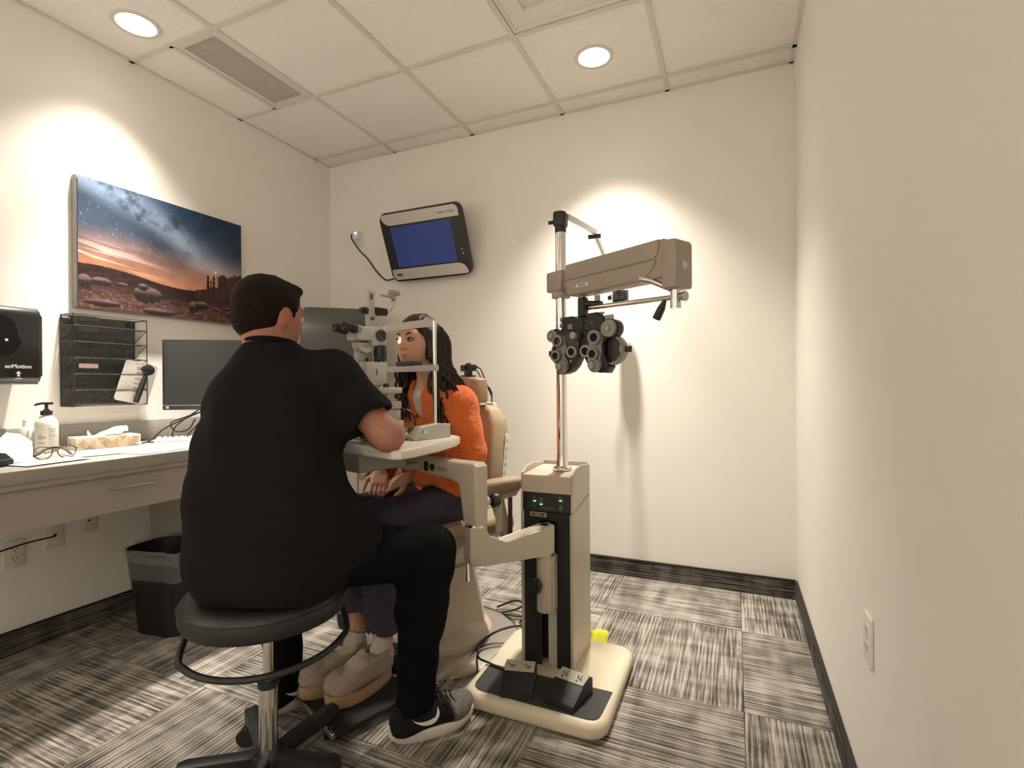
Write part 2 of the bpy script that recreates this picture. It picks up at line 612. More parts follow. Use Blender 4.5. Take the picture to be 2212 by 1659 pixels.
BASEC = carpet('carpet_base', 0.42, True)
BINDING = mat('base_binding', (0.018, 0.016, 0.015), 0.8, var=0.2, vscale=30)
BH = 0.10
def baseboard(name, length, loc, rz):
    o = MB().box((0, 0, BH / 2 - 0.004), (length, 0.010, BH - 0.008)).build(name, BASEC, loc=loc, rot=(0, 0, rz))
    # carpet strip runs crosswise like the floor tiles; a dark bound edge on top
    MB().box((0, -0.001, BH - 0.004), (length, 0.013, 0.010), 0.003, 2).build('bound_edge', BINDING, o)
    return struct(o)
baseboard('baseboard_back', XR - XL - 0.02, ((XL + XR) / 2, YB - 0.006, 0), 0)
baseboard('baseboard_left', YB - YF - 0.03, (XL + 0.006, (YB + YF) / 2, 0), math.pi / 2)
baseboard('baseboard_right', YB - YF - 0.03, (XR - 0.006, (YB + YF) / 2, 0), -math.pi / 2)

# suspended ceiling: slab above, T-bars and tiles below it
CEILM = mat('ceiling_tile', (0.89, 0.86, 0.81), 0.9, var=0.035, vscale=120, bump=0.35, bscale=190, spec=0.1)
GRIDM = mat('ceiling_grid', (0.70, 0.66, 0.60), 0.55, var=0.02, vscale=6, spec=0.3)
ceiling = struct(slab('ceiling', XL, XR, YF, YB, H + 0.17, H + 0.22, mat('ceiling_slab', (0.3, 0.29, 0.27), 0.9, var=0.05)))
gx = [0.283 - 0.6125 * k for k in range(0, 6)]          # T-bar lines
gy = [2.818 - 0.6125 * k for k in range(0, 8)]
gxs = [XR] + [g for g in gx if XL + 0.03 < g < XR - 0.03] + [XL]
gys = [YB] + [g for g in gy if YF + 0.03 < g < YB] + [YF]
VENT = (-2.462, -2.178, 1.594, 2.205)
LIGHT_R = (-0.632, 2.512)
LIGHT_L = (-2.46, 1.44)
FILL_B1 = (-2.40, -1.20)  # added fill lamps behind the camera, close to walls for bounce
FILL_B2 = (-0.16, -1.20)
PANEL = (-0.942, -0.3295, 1.593, 2.2055)
TZ = H + 0.004                                           # face of tiles sits just above the flanges
def tile_box(x0, x1, y0, y1, hole=None):
    g = 0.006
    x0 += g; x1 -= g; y0 += g; y1 -= g
    m = MB()
    if hole is None:
        m.box(((x0 + x1) / 2, (y0 + y1) / 2, TZ + 0.008), (x1 - x0, y1 - y0, 0.016))
    else:
        hx, hy, r = hole
        n = 32
        ring = [(hx + r * math.cos(2 * math.pi * k / n), hy + r * math.sin(2 * math.pi * k / n)) for k in range(n)]
        outer = []
        for px, py in ring:
            dx, dy = px - hx, py - hy
            t = min(((x1 - hx) / dx if dx > 0 else (x0 - hx) / dx) if abs(dx) > 1e-9 else 1e9,
                    ((y1 - hy) / dy if dy > 0 else (y0 - hy) / dy) if abs(dy) > 1e-9 else 1e9)
            outer.append((hx + dx * t, hy + dy * t))
        vs = [(a, b, TZ) for a, b in ring] + [(a, b, TZ) for a, b in outer]
        vs += [(a, b, TZ + 0.016) for a, b in ring] + [(a, b, TZ + 0.016) for a, b in outer]
        cs = [(x0, y0), (x1, y0), (x1, y1), (x0, y1)]
        base = len(vs)
        vs += [(a, b, TZ) for a, b in cs]
        fs = []
        for k in range(n):
            q = (k + 1) % n
            fs.append((k, q, n + q, n + k))
            fs.append((2 * n + k, 2 * n + q, q, k))
        # corners between ray hits on two sides
        for k in range(n):
            q = (k + 1) % n
            a, b = outer[k], outer[q]
            if abs(a[0] - b[0]) > 1e-6 and abs(a[1] - b[1]) > 1e-6:
                for ci, c in enumerate(cs):
                    if (abs(c[0] - a[0]) < 1e-6 or abs(c[1] - a[1]) < 1e-6) and (abs(c[0] - b[0]) < 1e-6 or abs(c[1] - b[1]) < 1e-6):
                        fs.append((n + k, n + q, base + ci))
        m.poly(vs, fs)
    o = m.build('ceiling_tile', CEILM, ceiling, ang=0)
    return o
LR = 0.083
for i in range(len(gxs) - 1):
    for j in range(len(gys) - 1):
        x1, x0, y1, y0 = gxs[i], gxs[i + 1], gys[j], gys[j + 1]
        if abs((x0 + x1) / 2 - (PANEL[0] + PANEL[1]) / 2) < 0.05 and abs((y0 + y1) / 2 - (PANEL[2] + PANEL[3]) / 2) < 0.05: continue
        hole = None
        for lx, ly in (LIGHT_R, LIGHT_L, FILL_B1, FILL_B2):
            if x0 + LR < lx < x1 - LR and y0 + LR < ly < y1 - LR: hole = (lx, ly, LR)
        if x0 < VENT[0] < x1 and y0 - .01 < (VENT[2] + VENT[3]) / 2 < y1:
            tile_box(x0, VENT[0] - 0.002, y0, y1)
            continue
        tile_box(x0, x1, y0, y1, hole)
BW = 0.024
def bar(x0, x1, y0, y1):
    m = MB()
    m.box(((x0 + x1) / 2, (y0 + y1) / 2, H), (x1 - x0, y1 - y0, 0.006))
    if x1 - x0 > y1 - y0: m.box(((x0 + x1) / 2, (y0 + y1) / 2, H + 0.02), (x1 - x0, 0.003, 0.034))
    else: m.box(((x0 + x1) / 2, (y0 + y1) / 2, H + 0.02), (0.003, y1 - y0, 0.034))
    m.build('grid_bar', GRIDM, ceiling, ang=0)
for g in gxs[1:-1]: bar(g - BW / 2, g + BW / 2, YF, YB)
for g in gys[1:-1]:
    for i in range(len(gxs) - 1):
        bar(gxs[i + 1] + (BW / 2 if i < len(gxs) - 2 else 0), gxs[i] - (BW / 2 if i else 0), g - BW / 2, g + BW / 2)
bar(VENT[0] - BW / 2 - .002, VENT[0] + BW / 2 - .002, VENT[2], VENT[3])
def edge(x0, x1, y0, y1):
    MB().box(((x0 + x1) / 2, (y0 + y1) / 2, H), (x1 - x0, y1 - y0, 0.006)).build('wall_angle', GRIDM, ceiling, ang=0)
edge(XL, XR, YB - 0.016, YB); edge(XL, XL + 0.016, YF, YB); edge(XR - 0.02, XR, YF, YB); edge(XL, XR, YF, YF + 0.016)

# air vent
v = thing('air_vent', 'long slotted return air vent in the ceiling beside the left downlight', 'vent', (0, 0, H))
vx0, vx1, vy0, vy1 = VENT[0] + 0.012, VENT[1] - 0.006, VENT[2] + 0.013, VENT[3] - 0.013
m = MB()
f = 0.026
for a in ((vx0, vx0 + f, vy0, vy1), (vx1 - f, vx1, vy0, vy1), (vx0 + f, vx1 - f, vy0, vy0 + f), (vx0 + f, vx1 - f, vy1 - f, vy1)):
    m.box(((a[0] + a[1]) / 2, (a[2] + a[3]) / 2, 0.004), (a[1] - a[0], a[3] - a[2], 0.006))
m.build('frame', GRIDM, v, ang=0)
MB().box(((vx0 + vx1) / 2, (vy0 + vy1) / 2, 0.06), (vx1 - vx0, vy1 - vy0, 0.004)).build('duct_back', mat('duct', (0.22, 0.19, 0.16), 0.9, var=0.1), v, ang=0)
SLATM = mat('vent_slat', (0.66, 0.62, 0.56), 0.6, var=0.03)
ns = 17
sl0 = None
for k in range(ns):
    x = vx0 + f + (vx1 - vx0 - 2 * f) * (k + 0.5) / ns
    if sl0 is None:
        sl0 = MB().box((0, 0, 0), (0.0040, vy1 - vy0 - 2 * f, 0.012)).build('slat', SLATM, v, ang=0)
        s = sl0
    else:
        s = copy_part(sl0, v)
    s.location = (x, (vy0 + vy1) / 2, 0.011)
    s.rotation_euler = (0, 0.35, 0)

# downlights
REFL = mat('lamp_reflector', (0.92, 0.90, 0.86), 0.28, 0.55, var=0.02, vscale=4)
LENS = mat('lamp_lens', (1, 1, 1), 0.4, emit=(1.0, 0.93, 0.80), es=GLOW, var=0.01)
def downlight(x, y, label, power, beam=0, size=93, blend=1.0):
    d = thing('downlight', label, 'ceiling light', (x, y, H), 0, 'recessed downlights')
    MB().lathe([(0.078, -0.001), (0.094, -0.001), (0.097, 0.003), (0.094, 0.006), (0.078, 0.006)], 40, cap=False).build('trim_ring', GRIDM, d)
    MB().lathe([(0.079, 0.002), (0.077, 0.03), (0.070, 0.055), (0.068, 0.058), (0.064, 0.085), (0.056, 0.105)], 40, cap=False).build('reflector', REFL, d, fix=False)
    MB().lathe([(0.0, 0.072), (0.054, 0.072), (0.054, 0.078), (0.0, 0.078)], 40, cap=False).build('lens', LENS, d)
    MB().lathe([(0.081, 0.012), (0.082, 0.12), (0.0, 0.12)], 30, cap=False).build('housing', STEEL, d)
    ld = bpy.data.lights.new('downlight_lamp', 'SPOT')
    ld.energy = power; ld.color = LAMP_COL; ld.spot_size = size * D2R; ld.spot_blend = blend; ld.shadow_soft_size = 0.042
    lo = bpy.data.objects.new('lamp_light', ld)
    COL.objects.link(lo)
    lo.parent = d; lo.location = (0, 0, -0.012)
    if beam:                                   # the lens throws a narrower central beam as well
        l2 = bpy.data.lights.new('downlight_beam', 'SPOT')
        l2.energy = beam; l2.color = LAMP_COL; l2.spot_size = 50 * D2R; l2.spot_blend = 1.0; l2.shadow_soft_size = 0.042
        o2 = bpy.data.objects.new('beam_light', l2)
        COL.objects.link(o2)
        o2.parent = d; o2.location = (0, 0, -0.012)
    return d
downlight(*LIGHT_R, 'lit round recessed downlight above the phoropter, near the back wall', LAMP_R, 110.0)
downlight(*LIGHT_L, 'lit round recessed downlight above the desk by the left wall', LAMP_L, 210.0)
downlight(*FILL_B1, 'added fill downlight out of view close to the front wall, in the left corner', LAMP_FILL, 0, 92)  # added out of view to lift the ambient light
downlight(*FILL_B2, 'added fill downlight out of view close to the front wall, in the right corner', LAMP_FILL, 0, 92)  # second added fill, also unseen

# switched-off square troffer
p = thing('ceiling_light_panel', 'switched off square ceiling light panel with stepped white frame', 'ceiling light', (0, 0, H))
x0, x1, y0, y1 = PANEL[0] + 0.014, PANEL[1] - 0.014, PANEL[2] + 0.014, PANEL[3] - 0.014
m = MB()
def ring_slope(m, a, b, za, zb):
    A = [(x0 + a, y0 + a, za), (x1 - a, y0 + a, za), (x1 - a, y1 - a, za), (x0 + a, y1 - a, za)]
    B = [(x0 + b, y0 + b, zb), (x1 - b, y0 + b, zb), (x1 - b, y1 - b, zb), (x0 + b, y1 - b, zb)]
    m.poly(A + B, [(i, (i + 1) % 4, 4 + (i + 1) % 4, 4 + i) for i in range(4)])
ring_slope(m, 0, 0.012, 0.002, 0.002); ring_slope(m, 0.012, 0.014, 0.002, 0.012); ring_slope(m, 0.014, 0.075, 0.012, 0.035); ring_slope(m, 0.075, 0.078, 0.035, 0.05)
m.build('frame', mat('panel_frame', (0.76, 0.73, 0.67), 0.5, var=0.02), p, ang=0)
MB().box(((x0 + x1) / 2, (y0 + y1) / 2, 0.05), (x1 - x0 - 0.15, y1 - y0 - 0.15, 0.006)).build('diffuser', mat('panel_diffuser', (0.74, 0.71, 0.65), 0.6, var=0.02), p, ang=0)
# ================================================================= LEFT WALL AND DESK
CX, CZ = -2.13, 0.84            # counter front edge and top
STONE = mat('counter_laminate', (0.34, 0.325, 0.295), 0.45, var=0.16, vscale=140, bump=0.02, bscale=100)
APRON = mat('cabinet_laminate', (0.38, 0.345, 0.305), 0.5, var=0.02, vscale=4)
CY0 = 0.30
cab = thing('desk_cabinet', 'wall-mounted beige desk apron and kneehole cabinet under the counter', 'cabinet', (0, 0, 0))
MB().box((-2.44, (CY0 + YB) / 2, 0.785), (0.60, YB - CY0 - 0.02, 0.018)).build('sub_top', APRON, cab, ang=0)
MB().box((-2.185, (CY0 + 1.66) / 2, 0.705), (0.018, 1.66 - CY0, 0.145), 0.002, 1).build('apron', APRON, cab)
dr = MB().box((-2.166, 1.235, 0.708), (0.018, 0.83, 0.148), 0.002, 1).build('drawer', APRON, cab)
m = MB()
m.tube(bez([(-2.158, 1.165, 0.727), (-2.137, 1.165, 0.727), (-2.132, 1.17, 0.727), (-2.132, 1.295, 0.727), (-2.137, 1.30, 0.727), (-2.158, 1.30, 0.727)], 5), 0.0045, 10)
m.build('handle', STEEL, dr)
MB().box((-2.45, 1.675, 0.388), (0.61, 0.02, 0.776), 0.001, 1).build('side_panel', APRON, cab)
MB().box((-2.45, 2.31, 0.395), (0.60, 1.25, 0.775), 0.001, 1).build('cabinet_body', APRON, cab)
for k in range(3):
    dd = MB().box((-2.143, 1.89 + 0.415 * k, 0.40), (0.018, 0.405, 0.70), 0.002, 1).build('cabinet_door', APRON, cab)
    MB().tube([(-2.134, 1.73 + 0.415 * k, 0.60), (-2.118, 1.73 + 0.415 * k, 0.60), (-2.118, 1.73 + 0.415 * k, 0.70), (-2.134, 1.73 + 0.415 * k, 0.70)], 0.004, 8).build('handle', STEEL, dd)
ct = thing('countertop', 'grey speckled laminate countertop running along the left wall', 'countertop', (0, 0, 0))
MB().box(((XL + CX) / 2 + .0005, (CY0 + YB) / 2, CZ - 0.0225), (CX - XL - 0.002, YB - CY0 - 0.004, 0.045), 0.004, 2).build('top', STONE, ct)
tag(MB().box((XL + 0.011, (CY0 + YB) / 2, CZ + 0.051), (0.02, YB - CY0 - 0.004, 0.10), 0.003, 2).build('backsplash', STONE), 'low grey speckled laminate backsplash strip along the left wall', 'backsplash')

# ---- canvas print
PX = XL + 0.045
PY0, PY1, PZ0, PZ1 = 1.335, 2.178, 1.472, 2.078
pic = thing('canvas_print', 'large canvas print of a starry sky over red desert buttes', 'picture', (XL, 0, 0))
MB().box((0.0215, (PY0 + PY1) / 2, (PZ0 + PZ1) / 2), (0.039, PY1 - PY0, PZ1 - PZ0), 0.003, 2).build('stretcher', mat('canvas_side', (0.26, 0.25, 0.24), 0.8, var=0.08), pic)
NU, NV = 420, 300
uu, vv = np.meshgrid(np.linspace(0, 1, NU), np.linspace(0, 1, NV))     # u right, v up
def lerp(a, b, t): return np.array(a)[None, None] * (1 - t[..., None]) + np.array(b)[None, None] * t[..., None]
def sstep(a, b, x):
    t = np.clip((x - a) / (b - a), 0, 1); return t * t * (3 - 2 * t)
hz = 0.335 - 0.02 * uu + 0.012 * np.sin(uu * 9) - 0.05 * sstep(0.0, 0.6, uu) + 0.03 * sstep(.66, .9, uu)
t = np.clip((vv - hz) / (1 - hz), 0, 1)
sky = lerp((0.40, 0.17, 0.085), (0.21, 0.125, 0.115), sstep(0.0, 0.28, t))
sky = sky * (1 - sstep(0.22, 0.52, t))[..., None] + lerp((0.075, 0.085, 0.115), (0.018, 0.060, 0.14), t) * sstep(0.22, 0.52, t)[..., None]
warm = np.exp(-((uu - 0.68) / 0.28) ** 2) * np.exp(-(t / 0.30) ** 2)
sky = sky + warm[..., None] * np.array([0.20, 0.085, 0.035])
mw = (uu * 0.75 + vv * 1.0) - 1.02                                        # milky way band axis
n1 = fbm(uu * 9, vv * 7, 0, 5, 3); n2 = fbm(uu * 26, vv * 20, 0, 4, 8)
axis = vv - (1.03 - 0.60 * uu + 0.05 * np.sin(uu * 6))
band = np.exp(-(axis / 0.13) ** 2) * sstep(0.30, 0.62, n1 * 0.7 + n2 * 0.3 + 0.1) * sstep(0.12, 0.30, t) * (1 - 0.55 * sstep(0.45, 0.9, uu))
sky = sky + band[..., None] * np.array([0.26, 0.33, 0.45])
dark = np.exp(-((axis + 0.16) / 0.10) ** 2) * n1 * sstep(0.3, 0.5, t)
sky = sky * (1 - 0.75 * dark)[..., None] * (0.65 + 0.7 * n1)[..., None]
cl = sstep(0.60, 0.72, fbm(uu * 3.5 + vv * 5, (vv + 0.16 * uu) * 34, 0, 3, 21)) * np.exp(-((t - 0.14) / 0.12) ** 2) * sstep(0.62, 0.1, uu)
sky = sky + cl[..., None] * np.array([0.42, 0.32, 0.33])
for k in range(230):
    su, sv = RNG.rand(), 0.45 + 0.55 * RNG.rand()
    w = np.exp(-(((uu - su) * 1.4) ** 2 + (vv - sv) ** 2) / (2 * 0.0019 ** 2)) * (0.15 + 0.5 * RNG.rand() ** 3)
    sky = sky + w[..., None]
w = np.exp(-(((uu - 0.80) * 1.4) ** 2 + (vv - 0.475) ** 2) / (2 * 0.006 ** 2)); sky = sky + w[..., None] * np.array([0.8, 0.65, 0.5])
gn = fbm(uu * 22, vv * 40, 0, 5, 31); gn2 = fbm(uu * 70, vv * 110, 0, 3, 37)
dep = np.clip((hz - vv) / hz, 0, 1)
gr = lerp((0.042, 0.022, 0.019), (0.125, 0.058, 0.045), sstep(0.25, 0.75, dep)) * (0.35 + 0.9 * gn + 0.7 * (gn2 - .4))[..., None]
gr = gr + (sstep(0.62, 0.8, gn2) * sstep(0.3, 0.7, dep))[..., None] * np.array([0.16, 0.09, 0.08])
img = np.where((vv > hz)[..., None], sky, gr)
# mesa and three spires (generic desert rocks)
def shape(mask, col):
    global img
    img = np.where(mask[..., None], col, img)
rk = fbm(uu * 60, vv * 18, 0, 4, 44)
mesa = (uu > 0.815 + 0.03 * (0.46 - vv)) & (vv < 0.455 + 0.012 * np.sin(uu * 90) + 0.035 * (uu > 0.935)) & (vv > 0.24)
slope = (vv < 0.335 - 0.28 * np.abs(np.minimum(uu - 0.80, 0)) ** 0.8) & (uu > 0.66) & (vv > 0.2)
shape(slope, np.array([0.060, 0.030, 0.026]) * (0.5 + rk)[..., None])
shape(mesa, np.array([0.075, 0.038, 0.033]) * (0.35 + 1.2 * rk)[..., None])
for su, wd, hh in ((0.745, 0.0085, 0.435), (0.766, 0.004, 0.40), (0.786, 0.0075, 0.44)):
    shape((np.abs(uu - su) < wd * (1.25 - 0.5 * (vv - 0.3) / 0.14 + 0.25 * np.sin(vv * 140))) & (vv < hh) & (vv > 0.3), np.array([0.030, 0.016, 0.016]) * (0.5 + rk)[..., None])
for ru, rv, rw, rh in ((0.03, 0.20, 0.035, 0.055), (0.11, 0.215, 0.055, 0.035), (0.36, 0.165, 0.085, 0.07), (0.33, 0.225, 0.03, 0.03), (0.645, 0.115, 0.035, 0.055), (0.70, 0.14, 0.045, 0.04), (0.80, 0.118, 0.02, 0.02), (0.90, 0.135, 0.055, 0.016), (0.925, 0.085, 0.05, 0.04), (0.22, 0.215, 0.03, 0.02), (0.42, 0.03, 0.10, 0.035), (0.12, 0.05, 0.09, 0.03)):
    q = ((uu - ru) / rw) ** 2 + ((vv - rv) / rh) ** 2 + 0.5 * (gn2 - 0.5)
    top = sstep(-0.1, 0.7, (vv - rv) / rh)
    shape(q < 1, np.array([0.035, 0.022, 0.022]) * (0.4 + gn2)[..., None] + (top * (0.4 + 0.8 * gn2))[..., None] * np.array([0.26, 0.17, 0.155]) * 0.85)
lum = img.mean(-1, keepdims=True)
img = np.clip((lum + (img - lum) * 0.88) * 0.80, 0, 1)
V = np.stack([np.full(uu.shape, PX + 0.0006 - XL), PY0 + 0.003 + uu * (PY1 - PY0 - 0.006), PZ0 + 0.003 + vv * (PZ1 - PZ0 - 0.006)], -1).reshape(-1, 3)
ii = np.arange(NU * NV).reshape(NV, NU)
Fq = np.stack([ii[:-1, :-1], ii[:-1, 1:], ii[1:, 1:], ii[1:, :-1]], -1).reshape(-1, 4)
mesh_obj('printed_canvas', V, Fq, mat_attr('canvas_print', 0.7, spec=0.15), pic, colors=img.reshape(-1, 3))

# ---- paper towel dispenser
dsp = thing('towel_dispenser', 'black wall-mounted paper towel dispenser at the left edge', 'towel dispenser', (XL, 0.95, 1.275))
DW, DH, DD = 0.36, 0.305, 0.215
prof = rrect(0.002, DD, -DH / 2, DH / 2, 0.035, 6)
M = basis((0, 0, 0), (1, 0, 0), (0, 0, 1))          # poly x -> +x, y -> +z, extrude along -y
MB().prism(prof, -DW / 2, DW / 2, M, 0.012, 3).build('shell', mat('dispenser_black', (0.014, 0.014, 0.015), 0.32, var=0.1, vscale=10, coat=0.3), dsp)
FX = DD + 0.0008
def front(y, z): return basis((FX, y, z), (0, 1, 0), (0, 0, 1))
MB().prism([(0.062 * math.cos(a) * (1.0 if math.sin(a) < 0 else .8), 0.078 * math.sin(a)) for a in [i * 2 * math.pi / 32 for i in range(32)]], -0.004, 0.0006, front(0.055, 0.035)).build('window', mat('dispenser_window', (0.006, 0.006, 0.007), 0.18, var=0.1), dsp)
text_obj('lettering', 'enMotion', 0.021, WPRINT, dsp, front(0.105, -0.083), bold=0.0006)
text_obj('lettering', 'enMotion', 0.021, WPRINT, dsp, front(-0.06, -0.083), bold=0.0006)
MB().prism([(0.011 * math.cos(a), 0.006 * abs(math.sin(a))) for a in [i * 2 * math.pi / 20 for i in range(20)]][:11], 0, 0.0005, front(0.078, 0.080)).build('emblem', WPRINT, dsp, ang=0)
MB().box((FX, 0.083, 0.071), (0.001, 0.034, 0.003)).build('emblem_line', WPRINT, dsp, ang=0)
MB().prism([(0.004, 0.0), (0.004, 0.012), (0.009, 0.012), (0, 0.022), (-0.009, 0.012), (-0.004, 0.012), (-0.004, 0)], 0, 0.0005, front(0.105, -0.122)).build('arrow_mark', WPRINT, dsp, ang=0)
MB().box((FX, 0.105, -0.129), (0.001, 0.022, 0.003)).build('arrow_line', WPRINT, dsp, ang=0)
MB().box((FX + .0002, 0.07, 0.018), (0.002, 0.010, 0.010), 0.001, 1).build('sensor_light', WPRINT, dsp)

# ---- wire file holder
fh = thing('file_holder', 'black wire mesh wall file holder hung below the canvas print', 'file holder', (XL, 0, 0))
WIRE = mat('wire_black', (0.030, 0.028, 0.027), 0.45, var=0.1)
fy0, fy1, fz0, fz1, fd = 1.29, 1.595, 1.025, 1.435, 0.105
m = MB()
wr = 0.0028
for x in (0.006, fd):
    m.tube([(x, fy0, fz0), (x, fy1, fz0), (x, fy1, fz1), (x, fy0, fz1)], wr * (1.35 if x < .05 else 1), 6, closed=True)
for y in (fy0, fy1):
    for z in (fz0, fz1): m.tube([(0.006, y, z), (fd, y, z)], wr, 6)
m.build('frame', WIRE, fh)
nt = 5
for k in range(nt):
    z0 = fz0 + 0.012 + k * (fz1 - fz0 - 0.05) / nt
    z1 = z0 + 0.060
    m = MB()
    m.tube([(0.012, fy0, z0), (fd, fy0, z1), (fd, fy1, z1), (0.012, fy1, z0)], 0.0018, 6)
    m.tube([(fd, fy0, z1), (0.012, fy0, z1 + 0.0)], 0.0016, 6)
    m.tube([(fd, fy1, z1), (0.012, fy1, z1 + 0.0)], 0.0016, 6)
    m.build('shelf_wire', WIRE, fh)
# woven back and pocket sheets: fine bars that cannot be told apart one by one
m = MB()
n = 60
for k in range(n):
    y = fy0 + 0.004 + (fy1 - fy0 - 0.008) * k / (n - 1)
    m.box((0.004, y, (fz0 + fz1) / 2), (0.0012, 0.0017, fz1 - fz0 - 0.006))
n = 80
for k in range(n):
    z = fz0 + 0.004 + (fz1 - fz0 - 0.008) * k / (n - 1)
    m.box((0.0055, (fy0 + fy1) / 2, z), (0.0010, fy1 - fy0 - 0.006, 0.0016))
mesh_back = m.build('mesh_back', WIRE, fh, ang=0); mesh_back['kind'] = 'stuff'
for k in range(nt):
    z0 = fz0 + 0.012 + k * (fz1 - fz0 - 0.05) / nt
    m = MB()
    for q in range(12):
        t_ = q / 11
        m.box((0.014 + (fd - 0.018) * t_, (fy0 + fy1) / 2, z0 + 0.058 * t_), (0.0014, fy1 - fy0 - 0.004, 0.0012))
    for q in range(36):
        y = fy0 + 0.006 + (fy1 - fy0 - 0.012) * q / 35
        m.tube([(0.012, y, z0), (fd, y, z0 + 0.06)], 0.0007, 4)
    o = m.build('mesh_tray', WIRE, fh, ang=0); o['kind'] = 'stuff'
for k, (yy, zz, mm_) in enumerate(((1.345, 1.418, MBLACK), (1.345, 1.37, MBLACK), (1.345, 1.205, mat('label_pink', (0.33, 0.24, 0.22), 0.8, var=0.05)), )):
    MB().box((fd + 0.003, yy, zz), (0.0015, 0.075, 0.020)).build('label_tab', mm_, fh, ang=0)
for yy in (1.325, 1.565):
    MB().box((0.009, yy, 1.412), (0.003, 0.026, 0.026), 0.002, 1).cone((0.010, yy, 1.412), (0.0125, yy, 1.412), 0.005, n=12).build('screw_tab', BLACK, fh)
# near point card and occluder in the front pocket
card = thing('near_vision_card', 'white near vision test card with printed lines in the wire holder', 'test card', (XL + 0.085, 1.535, 1.032))
Mc = Matrix.Rotation(-0.24, 4, 'X') @ Matrix.Rotation(0.10, 4, 'Y')
MB().prism(rrect(-0.082, 0.070, 0, 0.200, 0.015, 4), -0.001, 0.001, Mc @ basis((0, 0, 0), (0, 1, 0), (0, 0, 1))).build('card', PAPER, card)
m = MB()
for k, (z, w) in enumerate(((0.192, 0.07), (0.172, 0.045), (0.165, 0.040), (0.148, 0.034), (0.118, 0.032), (0.095, 0.028), (0.074, 0.022), (0.056, 0.018), (0.042, 0.014), (0.03, 0.010))):
    for q in range(4):
        m.box((0.0016, -0.004 + (q - 1.5) * w / 4, z), (0.0005, w / 4 * 0.72, 0.0048 if 0 < k < 8 else 0.0025), M=Mc)
m.build('printed_lines', mat('grey_print', (0.20, 0.17, 0.155), 0.8, var=0.1), card, ang=0)['kind'] = 'stuff'
occ = thing('eye_occluder', 'black plastic paddle eye occluder leaning in the wire holder', 'eye occluder', (XL + 0.100, 1.545, 1.034))
Mo = Matrix.Rotation(-0.34, 4, 'X')
MB().ell((0, 0, 0.170), (0.013, 0.034, 0.028), 20, 14, Mo).build('paddle', BLACK, occ)
MB().tube([Mo @ Vector((0, 0, z)) for z in (0, 0.05, 0.10, 0.155)], [0.012, 0.013, 0.012, 0.009], 10).build('handle', BLACK, occ)

# ---- monitor and keyboard
mon = thing('computer_monitor', 'black flat computer monitor standing on the desk behind the man', 'monitor', (-2.37, 1.735, CZ), 0)
mon.rotation_euler = (0, 0, 30 * D2R)     # screen normal = local -y, turned to the room
MW, MH, MZ = 0.46, 0.345, 0.155
MB().box((0, 0, MZ + MH / 2), (MW, 0.035, MH), 0.004, 2).build('bezel', BLACK, mon)
MB().box((0, -0.0178, MZ + MH / 2 + 0.008), (MW - 0.022, 0.001, MH - 0.042)).build('screen', mat('off_screen', (0.018, 0.019, 0.020), 0.22, var=0.05, vscale=3), mon, ang=0)
MB().box((-MW / 2 + 0.024, -0.018, MZ + 0.012), (0.014, 0.0012, 0.010)).build('badge', mat('badge_blue', (0.25, 0.5, 0.65), 0.4, var=0.05), mon, ang=0)
MB().box((0, -0.0176, MZ + 0.0225), (MW - 0.01, 0.001, 0.002)).build('chin_line', mat('pale_line', (0.45, 0.48, 0.48), 0.4, var=0.03), mon, ang=0)
MB().box((0, 0.03, MZ / 2 + 0.05), (0.09, 0.03, MZ + 0.08), 0.006, 2).build('neck', BLACK, mon)
MB().box((0, 0.02, 0.008), (0.25, 0.17, 0.016), 0.006, 2).build('foot', BLACK, mon)
cb = thing('monitor_cable', 'black cables hanging behind the monitor foot onto the desk', 'cable', (-2.52, 1.62, CZ))
for k, pts in enumerate(([(0.10, 0.10, 0.15), (0.02, 0.03, 0.10), (-0.03, -0.02, 0.06), (-0.05, -0.06, 0.015), (-0.02, -0.12, 0.005)],
                         [(0.11, 0.10, 0.15), (0.06, 0.03, 0.12), (0.0, 0.0, 0.09), (0.01, 0.02, 0.05), (0.07, 0.04, 0.06), (0.09, 0.06, 0.11)],
                         [(0.10, 0.08, 0.16), (0.04, 0.0, 0.08), (0.03, -0.03, 0.01), (-0.06, -0.08, 0.005)],
                         [(0.14, 0.10, 0.14), (0.10, 0.03, 0.05), (0.06, 0.02, 0.006), (-0.02, -0.02, 0.004)])):
    MB().tube(bez(pts, 6), 0.0032, 6).build('strand', MBLACK, cb)
kb = thing('keyboard', 'grey and white keyboard on the desk beside the tissue box', 'keyboard', (-2.375, 1.70, CZ), 55 * D2R)
MB().box((0, 0, 0.009), (0.42, 0.145, 0.016), 0.005, 2, M=Matrix.Rotation(0.05, 4, 'X')).build('case', mat('keyboard_case', (0.50, 0.49, 0.46), 0.5, var=0.03), kb)
key0 = None
for r in range(5):
    for c in range(18):
        if key0 is None:
            key0 = MB().prism(rrect(-0.0092, 0.0092, -0.0105, 0.0105, 0.002, 1), 0, 0.007, None, 0, 1, 0.82).build('key', mat('keycap', (0.68, 0.66, 0.62), 0.5, var=0.03), kb)
            k_ = key0
        else:
            k_ = copy_part(key0, kb)
        k_.location = (-0.194 + c * 0.0228, -0.052 + r * 0.0255, 0.0165 + r * 0.0013)
